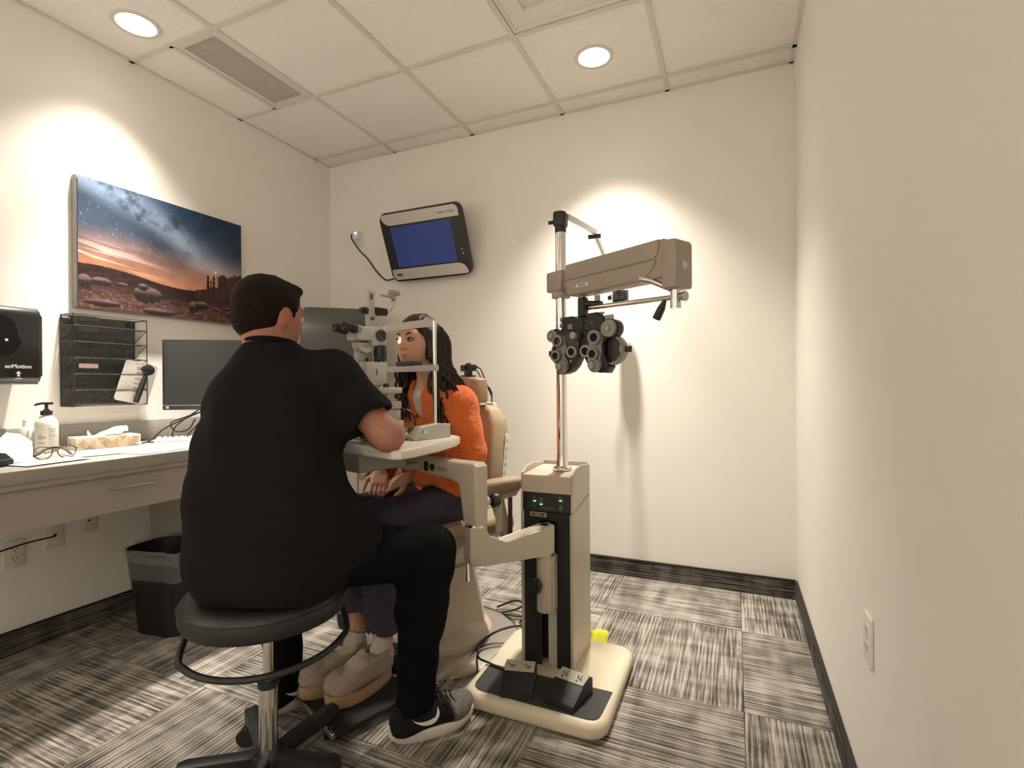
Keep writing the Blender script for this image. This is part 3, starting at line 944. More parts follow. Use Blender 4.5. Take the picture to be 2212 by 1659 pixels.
# ---- desk things
tb = thing('tissue_box', 'flat tissue box with tan diamond pattern and a pulled tissue', 'tissue box', (-2.60, 1.378, CZ), 79 * D2R)
BL, BD, BHt = 0.235, 0.115, 0.052
MB().box((0, 0, BHt / 2), (BL, BD, BHt), 0.0015, 1).build('carton', mat('tissue_carton', (0.72, 0.66, 0.55), 0.7, var=0.03), tb)
cols = [mat('tan_a', (0.60, 0.40, 0.22), 0.75, var=0.06), mat('tan_b', (0.66, 0.51, 0.34), 0.75, var=0.06), mat('tan_c', (0.45, 0.36, 0.26), 0.75, var=0.06), mat('tan_d', (0.74, 0.66, 0.53), 0.75, var=0.04)]
def tri(face, pts, mm_):
    m = MB()
    if face == 'front': vs = [(x, -BD / 2 - 0.0004, z) for x, z in pts]
    else: vs = [(-BL / 2 - 0.0004, y, z) for y, z in pts]
    m.poly(vs, [tuple(range(len(vs)))])
    m.build('printed_facet', mm_, tb, ang=0)
for k in range(5):
    x = -BL / 2 + 0.026 + k * 0.040
    c = cols[[0, 1, 2, 0, 1][k]]; c2 = cols[[3, 0, 3, 2, 3][k]]
    tri('front', [(x - 0.022, 0.024), (x, 0.003), (x, 0.045)], c)
    tri('front', [(x, 0.003), (x + 0.022, 0.024), (x, 0.045)], cols[[1, 3, 0, 1, 0][k]])
    tri('front', [(x + 0.002, 0.049), (x + 0.038, 0.049), (x + 0.020, 0.030)], c2)
    tri('front', [(x + 0.002, 0.001), (x + 0.038, 0.001), (x + 0.020, 0.019)], cols[[2, 3, 1, 3, 2][k]])
tri('front', [(BL / 2 - 0.034, 0.044), (BL / 2 - 0.006, 0.044), (BL / 2 - 0.008, 0.020), (BL / 2 - 0.020, 0.011), (BL / 2 - 0.032, 0.020)], cols[2])
for k in range(2):
    y = -0.028 + k * 0.05
    tri('side', [(y - 0.022, 0.024), (y, 0.003), (y, 0.045)], cols[k])
    tri('side', [(y, 0.003), (y + 0.022, 0.024), (y, 0.045)], cols[3 - k])
def sheet(name, mm_, parent, nu, nv, fn, thick=0.0008):
    P = [[Vector(fn(i / (nu - 1), j / (nv - 1))) for j in range(nv)] for i in range(nu)]
    vs = [p for r in P for p in r]
    nf = [(i * nv + j, (i + 1) * nv + j, (i + 1) * nv + j + 1, i * nv + j + 1) for i in range(nu - 1) for j in range(nv - 1)]
    o = MB().poly(vs, nf).build(name, mm_, parent, 60)
    md = o.modifiers.new('thickness', 'SOLIDIFY'); md.thickness = thick; md.offset = 0
    return o
def nz(u, v, k, sd): return float(vnoise(np.array([u * k]), np.array([v * k]), 0.0, sd)[0]) - 0.5
def tissue_fn(u, v):
    a = v - 0.5
    x = -0.05 + 0.135 * u + 0.02 * nz(u, v, 4, 1)
    y = a * (0.030 + 0.100 * u * (1.3 - u)) + 0.012 * nz(u, v, 5, 2)
    z = BHt - 0.004 + (0.078 * u - 0.038 * u ** 3) * (1 - 1.1 * abs(a)) + 0.030 * u * nz(u, v, 4.5, 3)
    return (x, y, z)
sheet('tissue', mat('tissue_paper', (0.84, 0.80, 0.76), 0.9, var=0.02, bump=0.1, bscale=30), tb, 16, 12, tissue_fn)
def tissue2(u, v):
    a = v - 0.5
    return (-0.060 - 0.012 * u + 0.02 * v, a * 0.05, BHt - 0.004 + 0.036 * u * (1 - abs(a)) + 0.003 * math.sin(9 * v))
sheet('tissue', MATS['tissue_paper'], tb, 8, 8, tissue2)

bt = thing('lotion_bottle', 'white pump lotion bottle with a black pump on the desk', 'pump bottle', (-2.63, 1.178, CZ), 0.35)
def oval(prof, sx, sy, n=32):
    m = MB(); m.lathe(prof, n, Matrix.Diagonal((sx, sy, 1, 1))); return m
oval([(0.0, 0.0), (0.040, 0.0), (0.043, 0.004), (0.043, 0.105), (0.0425, 0.120), (0.037, 0.137), (0.026, 0.148), (0.016, 0.152), (0.016, 0.158), (0.0, 0.158)], 1.05, 0.72).build('body', mat('lotion_white', (0.80, 0.78, 0.71), 0.35, var=0.02), bt)
pm = MB().cone((0, 0, 0.155), (0, 0, 0.173), 0.0195, 0.0195, 20).cone((0, 0, 0.173), (0, 0, 0.180), 0.011, 0.009, 16).cone((0, 0, 0.180), (0, 0, 0.200), 0.0055, 0.0065, 12)
pm.build('pump', BLACK, bt)
pk = MB().tube(bez([(0.020, 0.008, 0.203), (0.006, 0.002, 0.2035), (-0.012, -0.006, 0.2035), (-0.028, -0.013, 0.200), (-0.035, -0.016, 0.196)], 4), [0.0055] * 5 + [0.005] * 8 + [0.004] * 4, 8, flat=1.1)
pk.build('spout', BLACK, bt)
# printed label lines on the camera side
ml = MB()
def on_bottle(a, z): return Vector((0.0456 * math.cos(a), 0.0314 * math.sin(a), z))
def lab(a0, a1, z, h):
    n = 6
    for k in range(n):
        p = [on_bottle(a0 + (a1 - a0) * q / n, z) for q in (k, k + 1)]
        ml.quad(p[0] - Vector((0, 0, h)), p[1] - Vector((0, 0, h)), p[1], p[0])
b0 = -1.62
lab(b0 - 0.05, b0 + 0.30, 0.073, 0.003); lab(b0 - 0.05, b0 + 0.62, 0.066, 0.005); lab(b0 - 0.05, b0 + 0.40, 0.058, 0.002); lab(b0 - .05, b0 + 0.5, 0.043, 0.004)
for k in range(9): lab(b0 + 0.85, b0 + 1.55 - 0.1 * (k % 3), 0.096 - 0.008 * k, 0.0022)
lab(b0 + 0.80, b0 + 1.62, 0.099, 0.0012); lab(b0 + .8, b0 + 1.62, 0.070, 0.0012)
ml.build('printed_label', mat('label_grey', (0.35, 0.37, 0.35), 0.7, var=0.1), bt, ang=0)

gl = thing('eyeglasses', 'tortoiseshell eyeglasses lying on the desk in front of the lotion bottle', 'eyeglasses', (-2.365, 1.085, CZ + 0.001), -112 * D2R)
TORT = mat('tortoise', (0.10, 0.055, 0.03), 0.3, var=0.5, vscale=60)
LENSM = mat('clear_lens', (0.85, 0.85, 0.82), 0.05, alpha=0.22, var=0.02)
for s in (-1, 1):
    ring = [(s * 0.034 + 0.027 * math.cos(a), -0.012 * math.sin(a) * .3, 0.024 + 0.023 * math.sin(a) + 0.002 * math.cos(2 * a)) for a in [i * 2 * math.pi / 24 for i in range(24)]]
    MB().tube(ring, 0.0018, 6, closed=True).build('rim', TORT, gl)
    MB().poly(ring, [tuple(range(24))]).build('lens', LENSM, gl, ang=0)
    MB().tube(bez([(s * 0.062, 0, 0.033), (s * 0.068, -0.012, 0.034), (s * 0.064, -0.06, 0.020), (s * 0.055, -0.115, 0.006), (s * 0.05, -0.13, 0.002)] if s > 0 else [(s * 0.062, 0, 0.033), (s * 0.066, -0.012, 0.033), (s * 0.040, -0.035, 0.045), (-0.01, -0.030, 0.030), (0.03, -0.03, 0.016)], 5), 0.0018, 6).build('temple', TORT, gl)
MB().tube(bez([(-0.008, 0, 0.030), (0, 0.001, 0.034), (0.008, 0, 0.030)], 4), 0.0018, 6).build('bridge', TORT, gl)
gc = thing('dark_headband', 'small dark curved strap lying between the glasses and bottle', 'strap', (-2.43, 1.105, CZ))
MB().tube(bez([(0.03, 0.05, 0.004), (0.012, 0.035, 0.028), (-0.004, 0.015, 0.036), (-0.014, -0.015, 0.030), (-0.018, -0.04, 0.012), (-0.03, -0.085, 0.004)], 6), 0.0055, 8).build('band', mat('dark_brown', (0.045, 0.028, 0.02), 0.5, var=0.2), gc)

pb = thing('crumpled_paper', 'crumpled white paper sheet standing on the desk at the left edge', 'paper', (-2.46, 0.86, CZ))
def crump(u, v):
    x = -0.045 + 0.05 * v + 0.055 * nz(u, v, 4.2, 11)
    y = (u - 0.5) * 0.27 + 0.03 * nz(u, v, 4, 12)
    pk = max(0.0, 1 - abs(u - 0.62) * 3.2) * 0.095 + max(0.0, 1 - abs(u - 0.12) * 4) * 0.06
    z = 0.004 + v * (0.045 + pk + 0.03 * nz(u, 0.3, 6, 13))
    return (x, y, z)
o = sheet('sheet', PAPER, pb, 9, 5, crump)
def flap(u, v):
    x = 0.0 + 0.125 * v + 0.02 * nz(u, v, 4, 14)
    y = (u - 0.35) * 0.30 * (1 - 0.25 * v)
    z = 0.004 + (1 - v) ** 1.1 * (0.030 + 0.075 * max(0.0, 1 - abs(u - 0.80) * 2.6) + 0.03 * nz(u, v, 5, 15)) + 0.012 * max(0, nz(u, v, 6, 16)) * (1 - v)
    return (x, y, z)
sheet('flap', PAPER, pb, 9, 6, flap)
for o in pb.children:
    o.data.polygons.foreach_set('use_smooth', [False] * len(o.data.polygons))
blk = thing('black_case', 'small black pouch lying in front of the crumpled paper', 'pouch', (-2.30, 0.875, CZ))
MB().prism([(-0.055, 0.0), (0.055, 0.0), (0.058, 0.020), (0.030, 0.046), (-0.012, 0.054), (-0.045, 0.040)], -0.028, 0.028, Matrix.Rotation(0.4, 4, 'Z') @ basis((0, 0, 0), (0, 1, 0), (0, 0, 1)), 0.006, 2).build('pouch', MBLACK, blk)
MB().box((0, 0, 0.024), (0.058, 0.100, 0.003), 0.001, 1, Matrix.Rotation(0.4, 4, 'Z')).build('seam', DGREY, blk)
sb = thing('drop_bottle', 'tiny white capped bottle against the backsplash behind the paper', 'bottle', (-2.70, 1.145, CZ))
MB().lathe([(0.0, 0), (0.028, 0), (0.030, 0.004), (0.030, 0.09), (0.024, 0.105), (0.0, 0.105)], 24).build('body', WHITE, sb)
MB().cone((0.0, -.005, 0.105), (0.0, -.005, 0.135), 0.0105, 0.010, 16).build('cap', WHITE, sb)
for k, (x, y, r, w, d) in enumerate(((-2.36, 1.50, 0.25, 0.28, 0.20), (-2.30, 1.36, 0.12, 0.27, 0.21), (-2.37, 1.28, -0.2, 0.21, 0.28), (-2.26, 1.02, 0.1, 0.12, 0.2))):
    lb = ['white paper sheet on the desk nearest the keyboard', 'white paper sheet at the desk edge above the drawer handle', 'white paper sheet lying slanted between the tissue box and glasses', 'white paper slip under the black pouch at the desk edge'][k]
    o = MB().box((0, 0, 0.0009 + 0.0011 * k), (w, d, 0.0009)).build('paper_sheet', PAPER, ang=0, loc=(x, y, CZ), rot=(0, 0, r))
    tag(o, lb, 'paper', 'papers on the desk')

# ---- outlets under the desk and their cord
OUTM = mat('outlet_beige', (0.76, 0.72, 0.66), 0.45, var=0.02)
SLOT = mat('outlet_slot', (0.03, 0.028, 0.026), 0.6, var=0.1)
def outlet(name, label, M, duplex=True, w=0.072, h=0.115, mm_=OUTM):
    o = thing(name, label, 'outlet', M.translation, 0, 'wall outlets')
    R = M.to_3x3().to_4x4()
    MB().prism(rrect(-w / 2, w / 2, -h / 2, h / 2, 0.006, 3), 0.0002, 0.006, R, 0.0018, 2).build('plate', mm_, o)
    if duplex:
        for s in (-1, 1):
            so = MB().prism(rrect(-0.0165, 0.0165, -0.0140, 0.0140, 0.008, 4), 0.005, 0.0072, R @ Matrix.Translation((0, s * 0.0195, 0))).build('socket', mm_, o)
            q = MB()
            for sx in (-1, 1): q.box((sx * 0.0065, s * 0.0195 + 0.003, 0.0072), (0.0022, 0.009, 0.0008), M=R)
            q.cone((R @ Vector((0, s * 0.0195 - 0.007, 0.0070))), (R @ Vector((0, s * 0.0195 - 0.007, 0.0077))), 0.0024, n=10)
            q.build('slots', SLOT, so, ang=0)
    else:
        MB().box((0, 0, 0.0062), (0.034, 0.068, 0.002), 0.001, 1, R).build('insert', mm_, o)
        MB().cone(R @ Vector((0, 0.0, 0.006)), R @ Vector((0, 0.0, 0.011)), 0.0045, n=12).build('jack', SLOT, o)
    MB().cone(R @ Vector((0, 0.0, 0.0055)), R @ Vector((0, 0, 0.0068)), 0.003, n=10).build('screw', STEEL, o)
    return o
def onleft(y, z): return basis((XL, y, z), (0, 1, 0), (0, 0, 1))
outlet('wall_outlet', 'beige duplex outlet under the desk, nearest the left edge', onleft(1.125, 0.415))
outlet('wall_outlet', 'beige cable jack plate under the desk with the black cord', onleft(1.262, 0.455), False)
outlet('wall_outlet', 'blank beige wall plate under the desk nearest the trash can', onleft(1.392, 0.49), False)
dc = thing('power_lead', 'thin black cord stretched to the jack plate under the desk', 'power cord', (XL, 1.20, 0.46))
MB().tube(bez([(0.012, 0.062, -0.003), (0.06, 0.03, 0.004), (0.10, -0.08, 0.012), (0.14, -0.22, 0.005), (0.16, -0.40, -0.02), (0.15, -0.7, 0.02)], 6), 0.0032, 6).build('wire', MBLACK, dc)
MB().cone((0.010, 0.062, -0.003), (0.035, 0.048, -0.001), 0.006, 0.0045, 10).build('plug', MBLACK, dc)
outlet('wall_outlet', 'white duplex outlet on the right wall above the baseboard', basis((XR, 1.44, 0.502), (0, -1, 0), (0, 0, 1)), mm_=WHITE)

# ---- trash can
tc_ = thing('trash_can', 'black plastic trash can with clear liner under the desk', 'trash can', (-2.395, 1.545, 0), 8 * D2R)
def shell(m, r0, r1, z0, z1, th, n=6):
    a = rrect(-r0[0], r0[0], -r0[1], r0[1], r0[2], n); b = rrect(-r1[0], r1[0], -r1[1], r1[1], r1[2], n)
    c = rrect(-r1[0] + th, r1[0] - th, -r1[1] + th, r1[1] - th, r1[2] - th, n); d = rrect(-r0[0] + th, r0[0] - th, -r0[1] + th, r0[1] - th, r0[2] - th, n)
    N = len(a)
    vs = [(x, y, z0) for x, y in a] + [(x, y, z1) for x, y in b] + [(x, y, z1) for x, y in c] + [(x, y, z0 + th) for x, y in d]
    fs = [(k * N + i, k * N + (i + 1) % N, (k + 1) * N + (i + 1) % N, (k + 1) * N + i) for k in range(3) for i in range(N)]
    fs += [tuple(range(N))[::-1], tuple(range(3 * N, 4 * N))]
    m.poly(vs, fs); return m
shell(MB(), (0.135, 0.10, 0.075), (0.178, 0.135, 0.100), 0.0, 0.375, 0.004).build('bin', mat('bin_black', (0.011, 0.011, 0.011), 0.5, var=0.1), tc_)
LINER = mat('bin_liner', (0.45, 0.45, 0.44), 0.25, alpha=0.22, var=0.1, vscale=20, bump=0.5, bscale=50)
m = MB()
N = 48
P = rrect(-0.182, 0.182, -0.139, 0.139, 0.103, 11)
N = len(P)
rng = random.Random(5)
jit = [rng.uniform(-1, 1) for _ in range(N)]
rings = []
for k, (s, z) in enumerate(((1.0, 0.328), (1.012, 0.345), (1.02, 0.36), (1.015, 0.38), (0.985, 0.385), (0.96, 0.36), (0.93, 0.25))):
    rings.append([(x * s, y * s, z + 0.007 * jit[i] * (1 if k < 2 else .4) + 0.006 * math.sin(i * 0.9)) for i, (x, y) in enumerate(P)])
vs = [p for r in rings for p in r]
m.poly(vs, [(k * N + i, k * N + (i + 1) % N, (k + 1) * N + (i + 1) % N, (k + 1) * N + i) for k in range(6) for i in range(N)])
m.build('liner', LINER, tc_, 60)
tr = thing('crumpled_wrapper', 'crumpled blue-grey tissue inside the trash can', 'trash', (-2.43, 1.50, 0.22))
m = MB().ell((0, 0, 0.03), (0.06, 0.05, 0.045), 14, 10)
for v_ in m.bm.verts: v_.co *= 0.8 + 0.45 * float(vnoise(np.array([v_.co.x * 60]), np.array([v_.co.y * 60]), np.array([v_.co.z * 60]))[0])
m.build('wrapper', mat('trash_blue', (0.10, 0.15, 0.18), 0.7, var=0.2), tr, 60)
tr2 = thing('crumpled_towel', 'grey paper scrap inside the trash can towards the stool', 'trash', (-2.33, 1.56, 0.22))
m = MB().ell((0, 0, 0.03), (0.07, 0.05, 0.03), 14, 10)
for v_ in m.bm.verts: v_.co *= 0.8 + 0.45 * float(vnoise(np.array([v_.co.x * 50]), np.array([v_.co.y * 50 + 9]), np.array([v_.co.z * 60]))[0])
m.build('scrap', mat('trash_grey', (0.14, 0.14, 0.135), 0.8, var=0.2), tr2, 60)

# ---- perimeter instrument at the far end of the desk
pr = thing('visual_field_analyzer', 'tall grey visual field analyzer standing on the far end of the desk', 'eye instrument', (-2.30, 2.52, CZ), -48 * D2R)
GREYI = mat('instrument_grey', (0.070, 0.063, 0.057), 0.5, var=0.05, vscale=4)
prof = [(-0.20, 0.0), (0.24, 0.0), (0.25, 0.05), (0.25, 0.52), (0.235, 0.60), (0.205, 0.645), (0.15, 0.675), (-0.14, 0.775), (-0.185, 0.785), (-0.20, 0.765)]
MB().prism(prof, -0.20, 0.20, basis((0, 0, 0), (1, 0, 0), (0, 0, 1)), 0.025, 3).build('housing', GREYI, pr)
Mb = basis((-0.05, -0.202, 0.50), (1, 0, 0), (0, 0, 1))
MB().lathe([(0.135, 0.0), (0.142, 0.006), (0.148, 0.0)], 40, Mb, cap=False).build('bowl_rim', LGREY, pr)
MB().lathe([(0.135, 0.002), (0.10, -0.03), (0.0, -0.055)], 40, Mb, cap=False).build('bowl', GREYI, pr)
MB().box((0.222, -0.203, 0.33), (0.03, 0.008, 0.30), 0.003, 1).build('side_strip', mat('strip_brown', (0.05, 0.035, 0.03), 0.4, var=0.1), pr)
MB().box((0.02, -0.203, 0.20), (0.10, 0.006, 0.012), 0.003, 1).build('front_label', LGREY, pr)

# ================================================================= BACK WALL
sc_ = thing('vision_chart_monitor', 'tilted silver and black vision chart monitor on the back wall', 'monitor', (-1.836, YB - 0.135, 2.03))
tilt = math.atan2(0.17, 0.41)
Ms = Matrix.Rotation(tilt, 4, 'X')          # top leans into the room
SW, SH = 0.60, 0.448
def sm(x, z, y=0.0): return Ms @ basis((x, y, z), (1, 0, 0), (0, 0, 1))
SILV = mat('monitor_silver', (0.60, 0.57, 0.53), 0.35, 0.35, var=0.04, vscale=5)
MB().prism(rrect(-SW / 2, SW / 2, -SH / 2, SH / 2, 0.045, 8), -0.028, 0.022, sm(0, 0), 0.008, 3).build('case', BLACK, sc_)
tp = [(-SW / 2 + 0.014, SH / 2 - 0.018)] + [(-SW / 2 + 0.014 + 0.07 * (1 - math.cos(a)), SH / 2 - 0.018 - 0.065 * math.sin(a)) for a in [i * math.pi / 2 / 6 for i in range(1, 7)]]
tp += [(SW / 2 - 0.012, SH / 2 - 0.083), (SW / 2 - 0.012, SH / 2 - 0.045)] + [(SW / 2 - 0.012 - 0.033 * (1 - math.cos(a)), SH / 2 - 0.045 + 0.033 * math.sin(a)) for a in [i * math.pi / 2 / 4 for i in range(1, 5)]] + [(-SW / 2 + 0.03, SH / 2 - 0.011)]
MB().prism(tp, 0.020, 0.025, sm(0, 0), 0.001, 1).build('top_band', SILV, sc_)
bp_ = [(-x, -z) for x, z in tp]
MB().prism(bp_, 0.020, 0.025, sm(0, 0), 0.001, 1).build('bottom_band', SILV, sc_)
MB().prism(rrect(-0.232, 0.220, -0.132, 0.128, 0.002, 1), 0.0205, 0.0232, sm(0, 0)).build('screen', mat('blue_screen', (0.010, 0.014, 0.04), 0.25, emit=(0.012, 0.022, 0.085), es=0.6, var=0.2, vscale=2), sc_, ang=0)
text_obj('lettering', 'SMART SYSTEM', 0.015, PRINT, sc_, sm(0.20, SH / 2 - 0.050, -0.0) @ Matrix.Translation((0, 0, 0.0256)), shear=0.2, sx=1.15)
text_obj('lettering', 'M&S', 0.022, PRINT, sc_, sm(-0.235, -SH / 2 + 0.045) @ Matrix.Translation((0, 0, 0.0256)), bold=0.001)
MB().box((0.268, -0.06, 0.0245), (0.006, 0.010, 0.001), M=sm(0, 0)).box((0.270, -0.085, 0.0245), (0.008, 0.008, 0.001), M=sm(0, 0)).build('power_marks', WPRINT, sc_, ang=0)
MB().box((0, 0.085, -0.02), (0.12, 0.10, 0.12), 0.008, 2).build('wall_bracket', BLACK, sc_)
MB().box((0, 0.126, -0.02), (0.20, 0.014, 0.20), 0.004, 2).build('wall_plate', BLACK, sc_)
ad = thing('power_adapter', 'white wall plug adapter with a glowing blue light on the back wall', 'power adapter', (-2.495, YB, 2.17))
MB().prism(rrect(-0.036, 0.036, -0.058, 0.058, 0.006, 3), 0.0, 0.006, basis((0.012, 0, 0.0), (1, 0, 0), (0, 0, 1)), 0.002, 1).build('plate', WHITE, ad)
MB().prism(rrect(-0.026, 0.026, -0.030, 0.030, 0.012, 5), 0.004, 0.040, basis((0, 0, 0.022), (1, 0, 0), (0, 0, 1)), 0.008, 2).build('block', WHITE, ad)
MB().box((-0.028, -0.030, 0.028), (0.038, 0.012, 0.016), 0.004, 2).build('plug', mat('plug_blue', (0.02, 0.02, 0.10), 0.4, var=0.1), ad)
MB().ell((0.002, -0.042, 0.034), (0.008, 0.004, 0.008), 12, 8).build('led', mat('led_blue', (0.1, 0.3, 1), 0.3, emit=(0.08, 0.30, 1.0), es=7.0, var=0.02), ad)
cd = thing('power_lead', 'black cord drooping from the blue adapter to the chart monitor', 'power cord', (-2.50, YB - 0.03, 2.18))
MB().tube(bez([(-0.036, 0.0, 0.020), (-0.030, -0.002, -0.015), (0.03, 0.008, -0.10), (0.10, 0.015, -0.17), (0.17, 0.015, -0.26), (0.245, 0.010, -0.325), (0.30, -0.008, -0.338), (0.36, -0.025, -0.335)], 6), 0.0045, 8).build('wire', MBLACK, cd)
# ================================================================= INSTRUMENT STAND
def bw(m, name, mm_, parent, ang=38, root=None):
    """build from world coordinates under an unrotated thing"""
    loc = (root or parent).location
    bmesh.ops.translate(m.bm, vec=-Vector(loc), verts=m.bm.verts)
    return m.build(name, mm_, parent, ang)

st = thing('instrument_stand', 'cream ophthalmic instrument stand with chrome pole and swing arms', 'instrument stand', (-0.63, 1.80, 0))
PLATE = mat('base_enamel', (0.66, 0.585, 0.445), 0.42, var=0.03, vscale=5)
bw(MB().pillow(-0.875, -0.368, 1.530, 2.065, 0.065, 0.0, 0.058, 0.024), 'base_plate', PLATE, st)
MATM = mat('rubber_mat', (0.040, 0.042, 0.040), 0.7, var=0.06, vscale=20, bump=0.05, bscale=200)
pm_ = [(-0.847, 1.725), (-0.842, 1.60), (-0.835, 1.578), (-0.815, 1.563), (-0.795, 1.560), (-0.430, 1.555), (-0.408, 1.560), (-0.396, 1.575), (-0.392, 1.60), (-0.386, 1.725)]
bw(MB().prism(pm_, 0.0575, 0.0605), 'floor_mat', MATM, st)
cx0, cx1, cy0, cy1 = -0.745, -0.541, 1.788, 2.03
# column: two side shells, back, recessed black front with an open channel
m = MB()
sidep = [(cy0, 0.056), (cy1, 0.056), (cy1, 0.664), (cy0, 0.630)]
SX = lambda x: basis((x, 0, 0), (0, 1, 0), (0, 0, 1))
m.prism(sidep, 0, 0.012, SX(cx0), 0.002, 1); m.prism(sidep, 0, 0.012, SX(cx1 - 0.012), 0.002, 1)
m.box(((cx0 + cx1) / 2, cy1 - 0.006, 0.359), (cx1 - cx0 - 0.012, 0.012, 0.604))
bw(m, 'column_shell', CREAM, st)
m = MB()
fy = cy0 + 0.006
m.box(((cx0 + 0.012 - 0.667) / 2, fy + 0.004, 0.345), (-0.667 - cx0 - 0.012, 0.008, 0.575))
m.box(((cx1 - 0.012 - 0.606) / 2, fy + 0.004, 0.345), (cx1 - 0.012 + 0.606, 0.008, 0.575))
m.box((-0.6365, fy + 0.004, 0.6165), (0.061, 0.008, 0.032))
bw(m, 'front_panel', MBLACK, st, 0)
bw(MB().box((-0.6365, fy + 0.055, 0.33), (0.09, 0.006, 0.54)), 'channel_back', MBLACK, st, 0)
bw(MB().box((-0.622, fy + 0.03, 0.20), (0.045, 0.03, 0.35)), 'slide_rail', LGREY, st, 0)
# head with control panel
hp = [(cy0, 0.632), (cy1, 0.662), (cy1, 0.770), (cy0, 0.770)]
Mx = lambda x: basis((x, 0, 0), (0, 1, 0), (0, 0, 1))
hs = [(cy0, 0.634), (cy1, 0.668), (cy1, 0.782), (cy0 + 0.12, 0.797), (cy0 + 0.05, 0.792), (cy0 + 0.006, 0.775)]
m = MB()
m.prism(hs, 0, 0.008, Mx(cx0), 0.0015, 1); m.prism(hs, 0, 0.008, Mx(cx1 - 0.008), 0.0015, 1)
m.box(((cx0 + cx1) / 2, cy1 - 0.004, 0.727), (cx1 - cx0 - 0.016, 0.008, 0.128))
bw(m, 'head_shell', CREAM, st)
bw(MB().prism([(cy0 + 0.001, 0.704), (cy0 + 0.001, 0.764), (cy0 + 0.004, 0.768), (cy1 - 0.008, 0.775), (cy1 - 0.008, 0.704)], 0, cx1 - cx0 - 0.016, Mx(cx0 + 0.008), 0.001, 1), 'head_top', mat('head_tan', (0.50, 0.43, 0.34), 0.42, var=0.03), st)
pan = bw(MB().box(((cx0 + cx1) / 2, cy0 + 0.006, 0.669), (cx1 - cx0 - 0.018, 0.008, 0.069), 0.001, 1), 'control_panel', mat('panel_black', (0.012, 0.012, 0.012), 0.3, var=0.1), st)
py_ = cy0 + 0.0012
ICON = mat('icon_grey', (0.40, 0.38, 0.35), 0.6, var=0.05)
GREEN = mat('green_led', (0.05, 0.4, 0.1), 0.4, emit=(0.10, 1.0, 0.22), es=1.6, var=0.02)
def outline(pts, r=0.0009):
    return bw(MB().tube([(x, py_, z) for x, z in pts], r, 4, closed=True), 'icon', ICON, pan, 0, st)
for x, z, s in ((-0.689, 0.684, 1), (-0.689, 0.657, -1), (-0.587, 0.692, 1), (-0.587, 0.667, -1)):
    outline([(x - 0.0078, z - 0.006 * s), (x + 0.0078, z - 0.006 * s), (x, z + 0.009 * s)])
outline([(-0.671, 0.667), (-0.655, 0.667), (-0.655, 0.683), (-0.671, 0.683)])
outline([(-0.5865 + 0.0065 * math.cos(a), 0.651 + 0.0065 * math.sin(a)) for a in [i * math.pi / 6 for i in range(12)]])
bw(MB().tube([(-0.663, py_, 0.671), (-0.661, py_, 0.679)], 0.0012, 4).tube([(-0.589, py_, 0.651), (-0.583, py_, 0.653)], 0.001, 4), 'icon', ICON, pan, 0, st)
for x, z in ((-0.689, 0.671), (-0.663, 0.6605), (-0.587, 0.6795)):
    bw(MB().box((x, py_, z), (0.0115, 0.003, 0.0042), 0.001, 1), 'indicator_light', GREEN, pan, 38, st)
text_obj('lettering', 'RELIANCE INTERNATIONAL', 0.0042, ICON, pan, Matrix.Translation((-0.640 + 0.63, py_ + .001 - 1.80, 0.648)) @ basis((0, 0, 0), (1, 0, 0), (0, 0, 1)))
npl = bw(MB().box((-0.676, cy0 + 0.004, 0.6215), (0.066, 0.004, 0.0175), 0.001, 1), 'name_plate', mat('plate_grey', (0.36, 0.33, 0.30), 0.4, 0.3, var=0.05), st)
bw(MB().box((-0.676, cy0 + 0.0018, 0.6215), (0.050, 0.001, 0.0105)), 'plate_inset', BLACK, npl, 0, st)
text_obj('lettering', 'Reliance', 0.0105, ICON, npl, Matrix.Translation((-0.676 + 0.63, cy0 + 0.0011 - 1.80, 0.6215)) @ basis((0, 0, 0), (1, 0, 0), (0, 0, 1)), bold=0.0002)
# pole
PXY = (-0.619, 1.911)
bw(MB().cone((*PXY, 0.77), (*PXY, 1.706), 0.0205, n=32), 'pole', CHROME, st)
Mp = Matrix.Translation((*PXY, 0))
bw(MB().lathe([(0.0, 0.772), (0.036, 0.772), (0.038, 0.776), (0.037, 0.783), (0.026, 0.790), (0.0215, 0.815), (0.0208, 0.83)], 32, Mp, cap=False), 'pole_collar', CHROME, st)
bw(MB().lathe([(0.021, 1.445), (0.036, 1.445), (0.036, 1.468), (0.021, 1.468)], 32, Mp, cap=False), 'stop_ring', TAUPE, st)
# refractor arm, pointing right and towards the viewer
ad_ = Vector((0.868, -0.497, 0)).normalized(); an = Vector((ad_.y, -ad_.x, 0)); up = Vector((0, 0, 1))   # an points to the viewer's left-front
PP = Vector((*PXY, 0))
Ma = basis(PP, ad_, -an.cross(Vector((0, 0, 0))) if False else up.cross(ad_))                                # local x along arm, y across (away), z up
arm = bw(MB().box((0, 0, 1.506), (0.086, 0.078, 0.078), 0.006, 2, Ma).box((0.075, 0, 1.51), (0.09, 0.05, 0.07), 0.004, 1, Ma), 'arm_collar', TAUPE, st)
up_prof = [(0.070, 1.452), (0.082, 1.436), (0.41, 1.436), (0.47, 1.46), (0.475, 1.555), (0.07, 1.555)]
Mprof = Ma @ basis((0, 0, 0), (1, 0, 0), (0, 0, 1))     # poly (s,z), extruded along -y (towards viewer)
bx_ = bw(MB().prism([(0.066, 1.455), (0.085, 1.437), (0.505, 1.437), (0.505, 1.556), (0.066, 1.556)], -0.034, 0.034, Mprof, 0.004, 2), 'arm_housing', TAUPE, st)
bw(MB().prism([(0.068, 1.498), (0.47, 1.498), (0.485, 1.510), (0.492, 1.556), (0.068, 1.556)], 0.0345, 0.0385, Mprof, 0.002, 2), 'upper_cover', TAUPE, bx_, 38, st)
